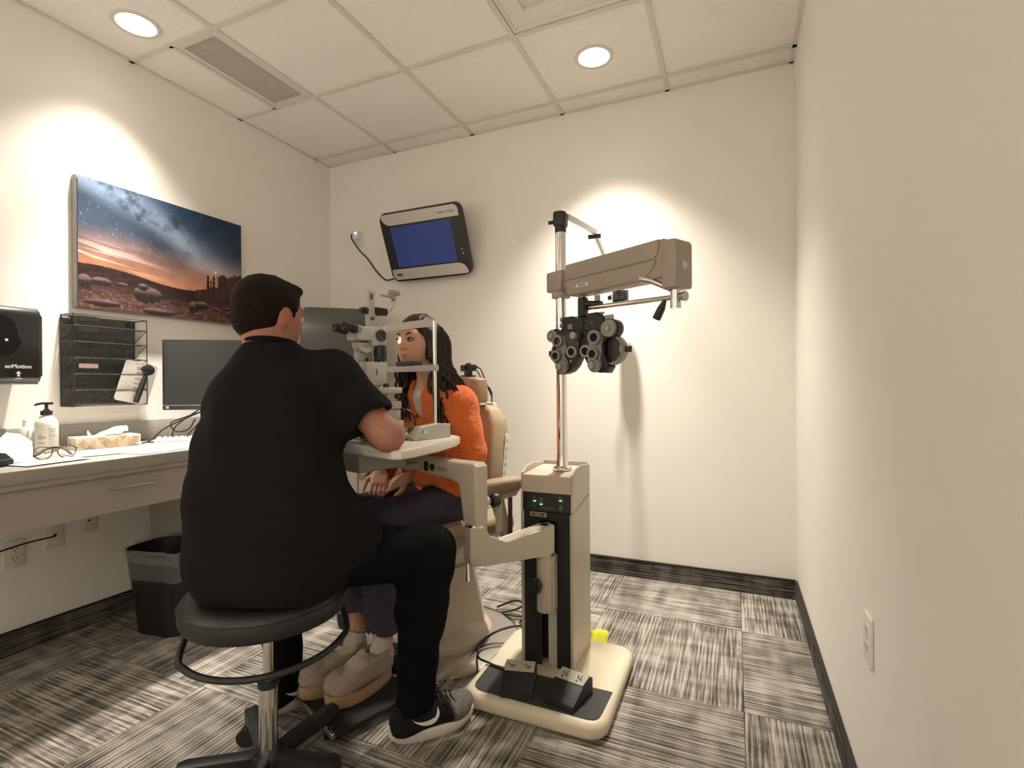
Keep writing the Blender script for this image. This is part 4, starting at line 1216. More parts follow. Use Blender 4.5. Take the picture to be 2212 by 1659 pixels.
bw(MB().prism([(0.068, 1.452), (0.085, 1.440), (0.43, 1.440), (0.47, 1.470), (0.478, 1.494), (0.068, 1.494)], 0.0345, 0.0375, Mprof, 0.002, 2), 'lower_cover', TAUPE, bx_, 38, st)
lbl = bw(MB().prism([(0.10, 1.462), (0.185, 1.462), (0.185, 1.474), (0.10, 1.474)], 0.0375, 0.0380, Mprof), 'arm_label', mat('label_taupe', (0.42, 0.36, 0.30), 0.5, var=0.04), bx_, 0, st)
bw(MB().prism([(0.125, 1.4625), (0.184, 1.4625), (0.184, 1.4735), (0.125, 1.4735)], 0.0380, 0.0383, Mprof), 'label_field', WPRINT, bx_, 0, st)
text_obj('lettering', 'RELIANCE', 0.0085, PRINT, bx_, Matrix.Translation(-Vector(st.location)) @ Mprof @ Matrix.Translation((0.155, 1.468, 0.0384)), bold=0.0002)
bw(MB().prism([(0.505, 1.400), (0.552, 1.400), (0.556, 1.408), (0.556, 1.535), (0.550, 1.545), (0.505, 1.550)], -0.042, 0.042, Mprof, 0.004, 2), 'end_cap', TAUPE, st)
bw(MB().cone(Ma @ Vector((0.555, 0, 1.468)), Ma @ Vector((0.559, 0, 1.468)), 0.013, n=20), 'cap_button', LGREY, st)
bw(MB().cone(Ma @ Vector((0.525, 0, 1.402)), Ma @ Vector((0.525, 0, 1.340)), 0.0165, n=24), 'arm_spindle', CHROME, st)
bw(MB().tube([Ma @ Vector(q) for q in ((0.515, -0.012, 1.40), (0.46, -0.03, 1.432), (0.42, -0.036, 1.445))], [0.008, 0.010, 0.012], 10), 'lock_lever', STEEL, st)
# rod back to the phoropter hanger
rod0 = Ma @ Vector((0.525, 0, 1.375)); rod1 = Vector((-0.520, 1.872, 1.392))
bw(MB().cone(rod0, rod1, 0.0085, n=18), 'hanger_rod', CHROME, st)
rdir = (rod1 - rod0).normalized()
bw(MB().cone(rod0 - rdir * 0.03, rod0 + rdir * 0.005, 0.012, n=18).cone(rod0 - rdir * 0.036, rod0 - rdir * 0.03, 0.016, n=12), 'rod_knob', STEEL, st)
bw(MB().tube([rod0 + rdir * 0.04 + Vector((0, 0, -0.004)), rod0 + rdir * 0.055 + Vector((0, 0, -0.03)), rod0 + rdir * 0.075 + Vector((-0.0, -0.0, -0.062))], [0.005, 0.0125, 0.0135], 12), 'swing_handle', BLACK, st)
# overhead lamp folded back behind the arm
jt = Vector((*PXY, 1.755))
m = MB().box((0, 0, 1.752), (0.05, 0.055, 0.062), 0.012, 3, Mp).cone((*PXY, 1.70), (*PXY, 1.725), 0.022, n=24).cone(jt + Vector((-0.025, -0.01, -0.012)), jt + Vector((-0.042, -0.02, -0.016)), 0.008, n=10)
bw(m, 'lamp_joint', BLACK, st)
hg = Vector((-0.587, 2.345, 1.803)); hd = Vector((-0.572, 2.80, 1.615))
def flatbar(m, a, b, w, h):
    d = (b - a); L = d.length; x = d.normalized(); y = Vector((0, 0, 1)).cross(x).normalized(); z = x.cross(y)
    m.box((L / 2, 0, 0), (L, w, h), 0.002, 1, basis(a, x, y, z)); return m
l1 = flatbar(MB(), jt + Vector((0.02, 0.02, 0.012)), hg + Vector((0, 0, 0.012)), 0.014, 0.026)
bw(l1, 'lamp_link', STEEL, st)
bw(flatbar(MB(), hg, hd, 0.014, 0.026), 'lamp_link', STEEL, st)
bw(MB().cone(hg + Vector((-0.035, 0, -0.004)), hg + Vector((0.022, 0, -0.004)), 0.012, n=16), 'lamp_hinge', BLACK, st)
lh = bw(MB().prism(rrect(-0.042, 0.042, -0.03, 0.065, 0.035, 6), -0.035, 0.035, basis(hd + Vector((0, 0.01, -0.03)), (1, 0, 0), (0, 1, 0)), 0.012, 2), 'lamp_head', BLACK, st)
for k in range(5):
    bw(MB().box((hd.x + 0.0, hd.y + 0.01 - 0.030, hd.z - 0.045 + k * 0.011), (0.055, 0.006, 0.003)), 'vent_fin', DGREY, lh, 0, st)
bw(MB().cone(hd + Vector((-0.055, -0.03, -0.035)), hd + Vector((-0.04, -0.03, -0.035)), 0.016, n=14), 'lamp_knob', BLACK, lh, 38, st)
# lower swing arm and its sleeve
cyl = Vector((-0.636, 1.748, 0))
bw(MB().lathe([(0.0, 0.285), (0.026, 0.285), (0.029, 0.289), (0.029, 0.474), (0.026, 0.477), (0.026, 0.50), (0.0, 0.50)], 28, Matrix.Translation(cyl)), 'arm_sleeve', CREAM, st)
bw(MB().box((-0.612, 1.782, 0.38), (0.018, 0.06, 0.20), 0.003, 1), 'sleeve_bracket', CREAM, st)
kn = MB()
kc = Vector((-0.652, 1.705, 0.392)); kd = Vector((-0.25, -0.97, 0)).normalized()
kn.cone(kc - kd * 0.03, kc, 0.008, n=10)
poly = [((0.026 + 0.0035 * math.cos(8 * a)) * math.cos(a), (0.026 + 0.0035 * math.cos(8 * a)) * math.sin(a)) for a in [i * 2 * math.pi / 48 for i in range(48)]]
kn.prism(poly, 0, 0.022, basis(kc, Vector((0.97, -0.25, 0)), (0, 0, 1)), 0.003, 1)
bw(kn, 'clamp_knob', BLACK, st)
post = Vector((-0.803, 1.527, 0))
ld_ = (cyl - post); LL = ld_.length; ld_ = ld_.normalized()
Ml = basis(post, ld_, (0, 0, 1))                    # poly (s,z)
prof = [(-0.032, 0.520), (-0.022, 0.506), (0.02, 0.501), (LL, 0.494), (LL + 0.028, 0.496), (LL + 0.028, 0.598), (LL - 0.02, 0.598), (0.105, 0.560), (0.034, 0.590), (0.032, 0.634), (-0.032, 0.634)]
bw(MB().prism(prof, -0.030, 0.030, Ml, 0.008, 3), 'lower_arm', CREAM, st)
bw(MB().cone(cyl + Vector((0, 0, 0.5965)), cyl + Vector((0, 0, 0.5993)), 0.016, n=24), 'arm_hole', MBLACK, st)
bw(MB().cone(post + Vector((0, 0, 0.630)), post + Vector((0, 0, 0.641)), 0.0315, n=28).cone(post + Vector((0, 0, 0.634)), post + Vector((0, 0, 0.638)), 0.0335, n=28), 'joint_ring', CHROME, st)
ud = Vector((-0.955, 0.297, 0)).normalized()
Mu = basis(post, ud, (0, 0, 1))
prof = [(-0.034, 0.640), (0.032, 0.640), (0.034, 0.784), (0.10, 0.788), (0.50, 0.796), (0.52, 0.805), (0.52, 0.842), (-0.02, 0.848), (-0.034, 0.836)]
ua = bw(MB().prism(prof, -0.031, 0.031, Mu, 0.010, 3), 'upper_arm', CREAM, st)
side = 0.0315
def on_arm(s, z, w=0.0): return Mu @ Vector((s, z, -side - w)) 
bw(MB().cone(on_arm(-0.0, 0.71, -0.03) + ld_ * 0.03, on_arm(-0.0, 0.71, -0.03) + ld_ * 0.052, 0.017, 0.015, n=16), 'knob_boss', CREAM, st)
bw(MB().cone(on_arm(0, .71, -.03) + ld_ * 0.052, on_arm(0, .71, -.03) + ld_ * 0.066, 0.008, n=10).lathe([(0.0, 0.0), (0.02, 0.0), (0.026, 0.006), (0.026, 0.020), (0.02, 0.026), (0.0, 0.026)], 10, basis(on_arm(0, .71, -.03) + ld_ * 0.064, (0, 0, 1), up.cross(ld_), ld_)), 'lock_knob', BLACK, st)
# camera-side face of the upper arm: which local z sign faces the viewer is decided here
tov = 1 if (Mu.to_3x3() @ Vector((0, 0, 1))).y < 0 else -1
def fa(s0, s1, z0, z1, th=0.0008):
    return MB().prism([(s0, z0), (s1, z0), (s1, z1), (s0, z1)], tov * 0.0312, tov * (0.0312 + th), Mu)
bw(fa(0.205, 0.225, 0.801, 0.834, 0.003), 'rocker_switch', MBLACK, ua, 0, st)
bw(MB().lathe([(0.0, 0.0), (0.0125, 0.0), (0.0115, 0.004), (0, 0.004)], 20, Mu @ Matrix.Translation((0.182, 0.817, tov * 0.0312)) @ Matrix.Diagonal((1, 1, tov, 1))), 'dimmer_knob', MBLACK, ua, 38, st)
m = MB()
for k in range(3):
    for q in range(7):
        s_ = 0.105 + q * 0.0075
        m.prism([(s_, 0.819 - 0.005 * k), (s_ + 0.006, 0.819 - 0.005 * k), (s_ + 0.006, 0.8215 - 0.005 * k), (s_, 0.8215 - 0.005 * k)], tov * 0.0312, tov * 0.0316, Mu)
bw(m, 'printed_lines', mat('print_brown', (0.16, 0.13, 0.11), 0.7, var=0.1), ua, 0, st)['kind'] = 'stuff'
# jack and cable at the end of the arm
j0 = Mu @ Vector((0.26, 0.815, tov * 0.033)); j1 = Mu @ Vector((0.32, 0.806, tov * 0.045)); j2 = Mu @ Vector((0.345, 0.803, tov * 0.048))
bw(MB().cone(j0, j1, 0.011, 0.013, n=14).cone(j1, j2, 0.009, 0.006, n=12), 'cable_plug', CREAM, ua, 38, st)
pts = [j2, j2 + ud * 0.05 + Vector((0, -.01, -0.006)), j2 + ud * 0.11 + Vector((0, 0, 0.0)), j2 + ud * 0.14 + Vector((0, 0.02, 0.035)), j2 + ud * 0.10 + Vector((0.0, 0.04, 0.06))]
bw(MB().tube(bez(pts, 6), 0.004, 8), 'lamp_cable', mat('grey_cable', (0.33, 0.31, 0.28), 0.5, var=0.05), ua, 38, st)
bw(MB().tube(bez([j2 + ud * 0.12 + Vector((0, 0.0, 0.0)), j2 + ud * 0.15 + Vector((0, 0.01, 0.03)), j2 + ud * 0.12 + Vector((0.0, 0.02, 0.065)), j2 + ud * 0.06 + Vector((0.0, 0.03, 0.07))], 6), 0.007, 8), 'lamp_cable', MBLACK, ua, 38, st)
# instrument table on the arm
G = Vector((0.30, 0.954, 0)).normalized(); LX = Vector((G.y, -G.x, 0))
TO = Vector((-1.13, 1.64, 0.0))
Mt = basis(TO, LX, G)
TOPM = mat('table_top', (0.70, 0.655, 0.56), 0.4, var=0.03, vscale=6)
tp = [(-0.345, -0.315), (-0.325, -0.335), (0.330, -0.335), (0.352, -0.315), (0.345, -0.265), (0.30, -0.14), (0.225, 0.02), (0.195, 0.065), (0.165, 0.08), (-0.165, 0.08), (-0.20, 0.06), (-0.30, -0.14), (-0.345, -0.265)]
bw(MB().prism(tp, 0.890, 0.920, Mt, 0.007, 3), 'table_top', TOPM, st)
tp2 = [(x * 0.93, -0.125 + (y + 0.125) * 0.90) for x, y in tp]
bw(MB().box((-0.06, -0.215, 0.857), (0.36, 0.19, 0.064), 0.004, 1, Mt), 'table_drawer', mat('drawer_grey', (0.27, 0.25, 0.22), 0.5, var=0.04), st)
bw(MB().box((-0.02, -0.02, 0.868), (0.16, 0.12, 0.046), 0.006, 2, Mt), 'table_bracket', CREAM, st)
bw(MB().cone(post + Vector((-0.03, 0.0, 0.51)), post + Vector((-0.024, -0.008, 0.445)), 0.005, 0.008, n=12), 'release_lever', CHROME, st)

# foot pedals on the base
def pedal(label, loc, rz, ic):
    o = thing('foot_pedal', label, 'foot pedal', loc, rz, 'foot pedals')
    MB().prism([(-0.085, 0.0), (0.055, 0.0), (0.055, 0.050), (0.030, 0.060), (-0.015, 0.052), (-0.085, 0.020)], -0.055, 0.055, basis((0, 0, 0), (0, 1, 0), (0, 0, 1)), 0.004, 2).build('housing', mat('pedal_black', (0.016, 0.018, 0.018), 0.55, var=0.1), o)
    Mq = basis((0, 0.012, 0.0575), (1, 0, 0), (0, 0.985, 0.17))
    MB().prism(rrect(-0.052, 0.052, -0.028, 0.026, 0.003, 2), 0, 0.0012, Mq).build('symbol_plate', mat('pedal_plate', (0.46, 0.43, 0.36), 0.5, var=0.05), o)
    m = MB()
    for s in (-1, 1):
        x = s * 0.027
        if ic == 0:
            m.tube([Mq @ Vector((x - 0.014, 0.008, 0.002)), Mq @ Vector((x - 0.004, 0.002 * s, 0.002)), Mq @ Vector((x + 0.012, -0.003 - 0.004 * s, 0.002))], 0.0018, 4)
            m.tube([Mq @ Vector((x - 0.006, -0.010, 0.002)), Mq @ Vector((x + 0.010, -0.008, 0.002))], 0.0014, 4)
        else:
            m.tube([Mq @ Vector((x - 0.008, 0.012, 0.002)), Mq @ Vector((x - 0.006, -0.002, 0.002)), Mq @ Vector((x + 0.009, -0.004, 0.002)), Mq @ Vector((x + 0.009, -0.012, 0.002))], 0.0018, 4)
            m.tube([Mq @ Vector((x + 0.004, 0.013, 0.002)), Mq @ Vector((x + 0.004, 0.003, 0.002))], 0.0014, 4)
            m.prism([(x - 0.004 + 0.004 * math.cos(a), -0.016 + 0.004 * math.sin(a)) for a in [i * math.pi / 4 for i in range(8)]], 0.001, 0.0022, Mq)
    m.build('symbols', mat('pedal_icon', (0.06, 0.055, 0.045), 0.6, var=0.1), o, ang=0)
    return o
pedal('black foot pedal with chair symbols on the left of the stand base', (-0.694, 1.645, 0.0608), 0.24, 0)
pedal('black foot pedal with lamp symbols on the right of the stand base', (-0.511, 1.655, 0.0608), -0.20, 1)
nt_ = thing('sticky_note', 'bright yellow sticky note on the floor behind the stand base', 'sticky note', (-0.525, 2.10, 0.0))
def note(u, v): return (0.07 * (u - 0.5), 0.055 * (v - 0.5), 0.004 + 0.055 * v + 0.012 * math.sin(2.4 * u) * v)
sheet('note', mat('note_yellow', (0.80, 0.78, 0.06), 0.8, var=0.03), nt_, 6, 5, note)

# ================================================================= PHOROPTER
ph = thing('phoropter', 'black phoropter with grey lens dials hanging from the stand arm', 'phoropter', (-0.49, 1.85, 1.256), -17.5 * D2R)
PHB = mat('phoropter_black', (0.0075, 0.008, 0.009), 0.40, var=0.1, vscale=20)
DIAL = mat('dial_grey', (0.25, 0.235, 0.22), 0.45, 0.25, var=0.12, vscale=60)
DIAL2 = mat('dial_pale', (0.36, 0.34, 0.32), 0.4, 0.3, var=0.15, vscale=80)
def pc(cx, cy): return (cx * 0.000208 - 0.218, 0.145 - cy * 0.00018)
FM = basis((0, 0, 0), (1, 0, 0), (0, 0, 1))                # (x,z) polygon, extruded towards the viewer (-y)
def disc(name, cx, cy, r, y0, y1, mm_, parent, inner=0.0, n=28):
    x, z = pc(cx, cy)
    M_ = FM @ Matrix.Translation((x, z, 0))
    m = MB()
    if inner: m.lathe([(inner, y0), (r, y0), (r, y1 - 0.001), (r - 0.001, y1), (inner, y1), (inner, y0)], n, M_, cap=False)
    else: m.lathe([(0, y0), (r, y0), (r, y1 - 0.001), (r - 0.001, y1), (0, y1)], n, M_, cap=False)
    return m.build(name, mm_, parent)
bodyR = [(975, 760), (985, 900), (1010, 1090), (1080, 1230), (1180, 1340), (1290, 1400), (1450, 1410), (1520, 1290), (1480, 1250), (1400, 1080), (1390, 800), (1500, 690), (1560, 620), (1500, 590), (1380, 480), (1200, 500), (1050, 560), (1000, 640)]
bodyL = [(905, 760), (905, 950), (880, 1090), (800, 1250), (700, 1360), (580, 1410), (430, 1420), (400, 1270), (450, 1180), (380, 900), (400, 760), (420, 620), (440, 520), (600, 480), (800, 520), (890, 640)]
R_ = 0.000208
for side, body, wc, cres in (('R', bodyR, (1560, 950), None), ('L', bodyL, (430, 960), None)):
    half = MB().prism([pc(*p) for p in body], -0.022, 0.026, FM, 0.004, 2).build('lens_housing', PHB, ph)
    wx, wz = pc(*wc)
    sgn = 1 if side == 'R' else -1
    MB().lathe([(0.046, -0.022), (0.054, -0.022), (0.0555, -0.016), (0.0555, 0.010), (0.052, 0.014), (0.046, 0.014)], 40, FM @ Matrix.Translation((wx - sgn * 0.014, wz, 0)), cap=False).build('lens_wheel', DIAL, half)
    MB().lathe([(0.0, -0.014), (0.046, -0.014), (0.046, -0.010), (0, -0.010)], 40, FM @ Matrix.Translation((wx - sgn * 0.014, wz, 0))).build('wheel_disc', mat('wheel_dark', (0.055, 0.045, 0.04), 0.5, var=0.2), half)
    MB().box((wx + sgn * (0.022), 0.0, wz + 0.002), (0.008, 0.006, 0.022), 0.001, 1).build('window_tab', DIAL2, half)
    MB().box((wx + sgn * (0.050), 0.006, wz), (0.022, 0.012, 0.022), 0.002, 1).build('side_handle', PHB, half)
def dial(cx, cy, r, y0, inner, cyl_h=0.016, bm_=DIAL):
    d = disc('dial', cx, cy, r * R_, y0 - 0.004, y0 + cyl_h, bm_, ph, inner * R_)
    x, z = pc(cx, cy)
    M_ = FM @ Matrix.Translation((x, z, 0))
    MB().lathe([(0, y0 + 0.004), (inner * R_ + 0.0004, y0 + 0.004), (inner * R_ + 0.0004, y0 + 0.006), (0, y0 + 0.006)], 24, M_).build('dial_lens', GLASSY, d)
    return d
MB().prism([pc(*p) for p in ((1150, 640), (1240, 560), (1360, 590), (1420, 720), (1370, 860), (1390, 1010), (1350, 1130), (1390, 1250), (1330, 1370), (1220, 1380), (1130, 1290), (1150, 1140), (1120, 960), (1120, 800))], 0.024, 0.032, FM, 0.002, 1).build('dial_plate', DIAL, ph)
MB().prism([pc(*p) for p in ((400, 640), (500, 590), (620, 640), (640, 800), (655, 900), (600, 1030), (680, 1150), (690, 1290), (600, 1390), (480, 1340), (440, 1230), (500, 1160), (370, 1080), (360, 960), (460, 850), (400, 760))], 0.024, 0.032, FM, 0.002, 1).build('dial_plate', DIAL, ph)
for cx, cy, r, i_ in ((1270, 700, 125, 78), (1235, 1030, 108, 72), (495, 720, 112, 70), (450, 1030, 105, 66)):
    dial(cx, cy, r, 0.034, i_, 0.014)
for cx, cy, r, i_ in ((1055, 960, 108, 72), (765, 960, 106, 70)):
    dial(cx, cy, r, 0.026, i_, 0.010, DIAL2)
for cx, cy, r in ((1255, 1262, 118), (568, 1268, 118)):
    d = disc('power_knob', cx, cy, r * R_, 0.030, 0.040, DIAL, ph)
    disc('knob_core', cx - 40, cy - 10, 62 * R_, 0.040, 0.052, DIAL2, d)
for cx, cy, r in ((1512, 538, 146), (325, 598, 116)):
    d = disc('axis_knob', cx, cy, r * R_, 0.020, 0.032, DIAL, ph)
    disc('knob_back', cx + 40, cy, (r + 18) * R_, -0.006, 0.020, PHB, d)
    disc('knob_core', cx, cy, 42 * R_, 0.032, 0.040, DIAL2, d)
d = disc('level_knob', 845, 630, 66 * R_, 0.028, 0.050, DIAL2, ph); disc('knob_back', 900, 640, 70 * R_, 0.0, 0.030, PHB, d)
for cx, cy in ((735, 1150), (1110, 1145), (1170, 865), (575, 885), (1265, 870)):
    x, z = pc(cx, cy); MB().box((x, -0.033 if cx in (1170, 575, 1265) else -0.027, z), (0.010, 0.004, 0.009), 0.001, 1).build('marker', DIAL2, ph)
brA = [(510, 260), (540, 215), (740, 210), (780, 300), (960, 260), (990, 420), (985, 560), (820, 600), (540, 520)]
brB = [(1010, 300), (1090, 290), (1075, 190), (1260, 180), (1280, 255), (1390, 270), (1385, 420), (1350, 510), (1060, 560), (1010, 520)]
for b in (brA, brB): MB().prism([pc(*p) for p in b], -0.018, 0.020, FM, 0.003, 1).build('bridge_block', PHB, ph)
MB().prism([pc(*p) for p in ((900, 240), (1030, 240), (1030, 620), (960, 700), (900, 660))], -0.014, 0.016, FM, 0.003, 1).build('bridge_center', PHB, ph)
x, z = pc(700, 425); m = MB(); [m.box((x, -0.0205, z + dz), (0.020, 0.001, 0.0045)) for dz in (-0.006, 0, 0.006)]; m.build('scale_window', DIAL2, ph, ang=0)
x, z = pc(1160, 390); MB().prism([(x - 0.006, z - 0.003), (x + 0.006, z - 0.003), (x, z + 0.006)], 0.020, 0.0206, FM).build('maker_mark', DIAL, ph, ang=0)
def hknob(cx0, cx1, cy, r, mm_=DIAL2):
    a, b = pc(cx0, cy), pc(cx1, cy)
    MB().cone((a[0], 0.0, a[1]), (b[0], 0.0, b[1]), r, n=18).build('adjust_knob', mm_, ph)
hknob(1385, 1515, 300, 0.0118); hknob(1255, 1345, 195, 0.0048); hknob(445, 535, 250, 0.0105); hknob(430, 500, 370, 0.009); hknob(800, 915, 265, 0.007, DIAL); hknob(740, 1080, 225, 0.004, STEEL)
x0_, z0_ = pc(830, 200); x1_, z1_ = pc(1000, 200)
MB().box(((x0_ + x1_) / 2, 0.0, 0.138), (x1_ - x0_ - 0.004, 0.030, 0.075), 0.004, 1).build('hanger', PHB, ph)
MB().cone((-0.028, 0, 0.152), (0.055, -0.004, 0.142), 0.0125, 0.011, n=18).build('hanger_socket', mat('socket_maroon', (0.035, 0.014, 0.013), 0.4, var=0.1), ph)
MB().cone((-0.030, 0, 0.172), (-0.030, 0, 0.188), 0.0135, n=16).build('top_knob', DIAL2, ph)
MB().cone((0.035, 0, 0.155), (0.035, 0, 0.176), 0.0105, n=16).build('top_knob', DIAL2, ph)

# ================================================================= SLIT LAMP
sl = thing('slit_lamp', 'grey slit lamp microscope with chin rest on the swing table', 'slit lamp', (-1.13, 1.64, 0.9205), math.atan2(-0.30, 0.954))
SG = mat('slit_lamp_grey', (0.47, 0.455, 0.42), 0.42, var=0.04, vscale=9)
SG2 = mat('slit_lamp_mid', (0.30, 0.285, 0.26), 0.45, var=0.05, vscale=9)
def P_(m, n, mm_=SG, par=None, a=38): return m.build(n, mm_, par or sl, a)
P_(MB().box((0, -0.135, 0.006), (0.30, 0.22, 0.012), 0.004, 2), 'base_plate')
for s in (-1, 1):
    P_(MB().prism([(-0.145, 0.0), (0.02, 0.0), (0.02, 0.048), (-0.03, 0.052), (-0.115, 0.045), (-0.145, 0.012)], -0.019, 0.019, basis((s * 0.175, 0, 0), (0, 1, 0), (0, 0, 1)), 0.003, 2), 'rail_block')
    P_(MB().cone((s * 0.16, -0.024, 0.045), (s * 0.16, -0.024, 0.418), 0.0072, n=14), 'upright', CHROME)
P_(MB().cone((-0.20, -0.10, 0.028), (0.20, -0.10, 0.028), 0.009, n=12), 'axle', STEEL)
P_(MB().cone((0.12, -0.10, 0.028), (0.15, -0.10, 0.028), 0.016, n=16), 'axle_wheel', mat('brass_wheel', (0.22, 0.15, 0.08), 0.4, 0.5, var=0.1))
P_(MB().box((0, -0.024, 0.249), (0.345, 0.020, 0.022), 0.003, 2), 'chin_bar')
P_(MB().prism([(-0.05, -0.03), (0.05, -0.03), (0.045, 0.02), (0.02, 0.032), (-0.02, 0.032), (-0.045, 0.02)], 0.262, 0.278, Matrix.Translation((-0.005, -0.005, 0)), 0.004, 2), 'chin_cup', BLACK)
pts = [(-0.166, -0.026, 0.408), (-0.14, -0.022, 0.412), (-0.10, -0.019, 0.414), (-0.05, -0.017, 0.415), (0.0, -0.016, 0.415), (0.05, -0.017, 0.415), (0.10, -0.019, 0.414), (0.14, -0.022, 0.412), (0.166, -0.026, 0.408)]
pts = [Vector(p) + Vector((0, 0.035, 0)) * 0 for p in pts]
b = bez(pts, 5)
m = MB()
ring = []
for i, p_ in enumerate(b):
    t_ = (b[min(i + 1, len(b) - 1)] - b[max(i - 1, 0)]).normalized(); nn = Vector((-t_.y, t_.x, 0))
    ring.append([p_ + nn * 0.002 + Vector((0, 0, 0.014)), p_ + nn * 0.002 - Vector((0, 0, 0.014)), p_ - nn * 0.002 - Vector((0, 0, 0.014)), p_ - nn * 0.002 + Vector((0, 0, 0.014))])
vs = [q for r in ring for q in r]; nb = len(ring)
m.poly(vs, [(i * 4 + k, i * 4 + (k + 1) % 4, (i + 1) * 4 + (k + 1) % 4, (i + 1) * 4 + k) for i in range(nb - 1) for k in range(4)] + [(0, 1, 2, 3), ((nb - 1) * 4 + 3, (nb - 1) * 4 + 2, (nb - 1) * 4 + 1, (nb - 1) * 4)])
P_(m, 'forehead_band', LGREY)
# cross slide and column
P_(MB().box((0, -0.150, 0.045), (0.13, 0.125, 0.034), 0.004, 2), 'cross_slide')
P_(MB().box((0, -0.155, 0.083), (0.12, 0.115, 0.036), 0.004, 2), 'slide_body')
P_(MB().box((0, -0.150, 0.118), (0.125, 0.11, 0.028), 0.004, 2), 'rotation_base')
P_(MB().cone((0.045, -0.135, 0.145), (0.045, -0.12, 0.145), 0.0, n=8) if False else MB().cone((0, -0.15, 0.13), (0, -0.15, 0.172), 0.030, n=24), 'pivot', SG2)
P_(MB().cone((0.058, -0.115, 0.148), (0.068, -0.115, 0.148), 0.010, n=14), 'pivot_knob', BLACK)
P_(MB().box((0.02, -0.140, 0.170), (0.075, 0.105, 0.022), 0.004, 2), 'arm_plate')
P_(MB().box((0.022, -0.187, 0.228), (0.045, 0.088, 0.084), 0.005, 2), 'illumination_block')
P_(MB().cone((0.046, -0.155, 0.186), (0.056, -0.155, 0.186), 0.009, n=14), 'block_knob', BLACK)
P_(MB().tube([(0.0455, -0.19, 0.245), (0.0455, -0.187, 0.235), (0.0455, -0.19, 0.222)], 0.0015, 4), 'block_mark', PRINT)
for yy_ in (-0.215, -0.165):
    P_(MB().cone((0.025, yy_, 0.270), (0.025, yy_, 0.284), 0.006, n=10), 'block_screw', BLACK)
P_(MB().cone((0.022, -0.158, 0.274), (0.022, -0.158, 0.330), 0.0215, 0.0215, n=26).cone((0.022, -0.158, 0.292), (0.022, -0.158, 0.312), 0.0235, n=26), 'filter_drum', BLACK)
P_(MB().prism([(-0.225, 0.10), (-0.195, 0.10), (-0.180, 0.33), (-0.215, 0.345), (-0.232, 0.33)], -0.020, 0.014, basis((-0.015, 0, 0), (0, 1, 0), (0, 0, 1)), 0.005, 2), 'microscope_column')
P_(MB().box((-0.005, -0.185, 0.325), (0.05, 0.10, 0.018), 0.004, 2), 'column_bracket')
# microscope
P_(MB().box((0.0, -0.168, 0.362), (0.070, 0.062, 0.072), 0.006, 2), 'microscope_head')
P_(MB().lathe([(0, 0), (0.021, 0), (0.021, 0.006), (0.017, 0.008), (0.0, 0.008)], 28, basis((0.0355, -0.165, 0.364), (0, 1, 0), (0, 0, 1))), 'magnification_dial', GLASSY)
P_(MB().box((0, -0.222, 0.368), (0.078, 0.070, 0.050), 0.010, 3), 'prism_housing')
P_(MB().prism([(0.035 * math.cos(a), 0.035 * math.sin(a)) for a in [math.pi + i * math.pi / 14 for i in range(15)]], -0.02, 0.02, basis((0.0, -0.212, 0.337), (0, 1, 0), (0, 0, 1))), 'housing_curve')
for s in (-1, 1):
    e = P_(MB().cone((s * 0.031, -0.245, 0.380), (s * 0.031, -0.268, 0.384), 0.015, n=24), 'eyepiece_tube', SG2)
    P_(MB().lathe([(0.0, 0.0), (0.0165, 0.0), (0.0175, 0.005), (0.0175, 0.016), (0.0160, 0.019), (0.0160, 0.030), (0.0178, 0.035), (0.0178, 0.044), (0.012, 0.046), (0.0, 0.041)], 26, basis((s * 0.031, -0.261, 0.382), (1, 0, 0), (0, 0.17, 0.985), (0, -0.985, 0.17))), 'eyecup', BLACK, e)
# illumination tower and mirror
P_(MB().prism([(-0.198, 0.395), (-0.165, 0.395), (-0.168, 0.43), (-0.173, 0.462), (-0.175, 0.495), (-0.166, 0.523), (-0.201, 0.528), (-0.197, 0.495), (-0.198, 0.45)], -0.011, 0.011, basis((0.0, 0, 0), (0, 1, 0), (0, 0, 1)), 0.003, 2), 'lamp_tower')
P_(MB().box((0.0112, -0.185, 0.503), (0.003, 0.011, 0.020), 0.001, 1), 'tower_inset', DGREY)
P_(MB().box((0.0112, -0.182, 0.425), (0.003, 0.016, 0.012), 0.001, 1), 'tower_inset', DGREY)
P_(MB().cone((0.004, -0.215, 0.452), (0.004, -0.200, 0.452), 0.013, n=16).cone((0.004, -0.226, 0.452), (0.004, -0.215, 0.452), 0.009, n=12), 'tower_knob', BLACK)
P_(MB().cone((0.01, -0.168, 0.452), (0.02, -0.128, 0.452), 0.016, 0.013, n=18), 'lamp_barrel', BLACK)
P_(MB().tube([(0.024, -0.128, 0.452), (0.03, -0.118, 0.47), (0.034, -0.106, 0.492), (0.036, -0.100, 0.502)], [0.006, 0.008, 0.008, 0.004], 10), 'mirror_stem', STEEL)
P_(MB().box((0.036, -0.108, 0.522), (0.020, 0.042, 0.016), 0.003, 2, Matrix.Rotation(0.0, 4, 'X')), 'mirror_head', SG2)
P_(MB().cone((0.036, -0.11, 0.505), (0.036, -0.162, 0.508), 0.004, n=8).cone((0.036, -0.108, 0.498), (0.036, -0.108, 0.516), 0.009, n=12), 'mirror_bar', SG2)
P_(MB().tube(bez([(0.02, -0.085, 0.098), (0.05, -0.07, 0.10), (0.07, -0.05, 0.08), (0.08, -0.05, 0.04), (0.09, -0.06, 0.012)], 5), 0.003, 6), 'lamp_wire', BLACK)
P_(MB().cone((0.09, -0.275, 0.012), (0.09, -0.275, 0.075), 0.008, 0.010, n=14), 'joystick', BLACK)
sp = bpy.data.lights.new('slit_beam', 'SPOT')
sp.energy = 4.5; sp.color = (1.0, 0.93, 0.78); sp.spot_size = 10 * D2R; sp.spot_blend = 0.4; sp.shadow_soft_size = 0.004
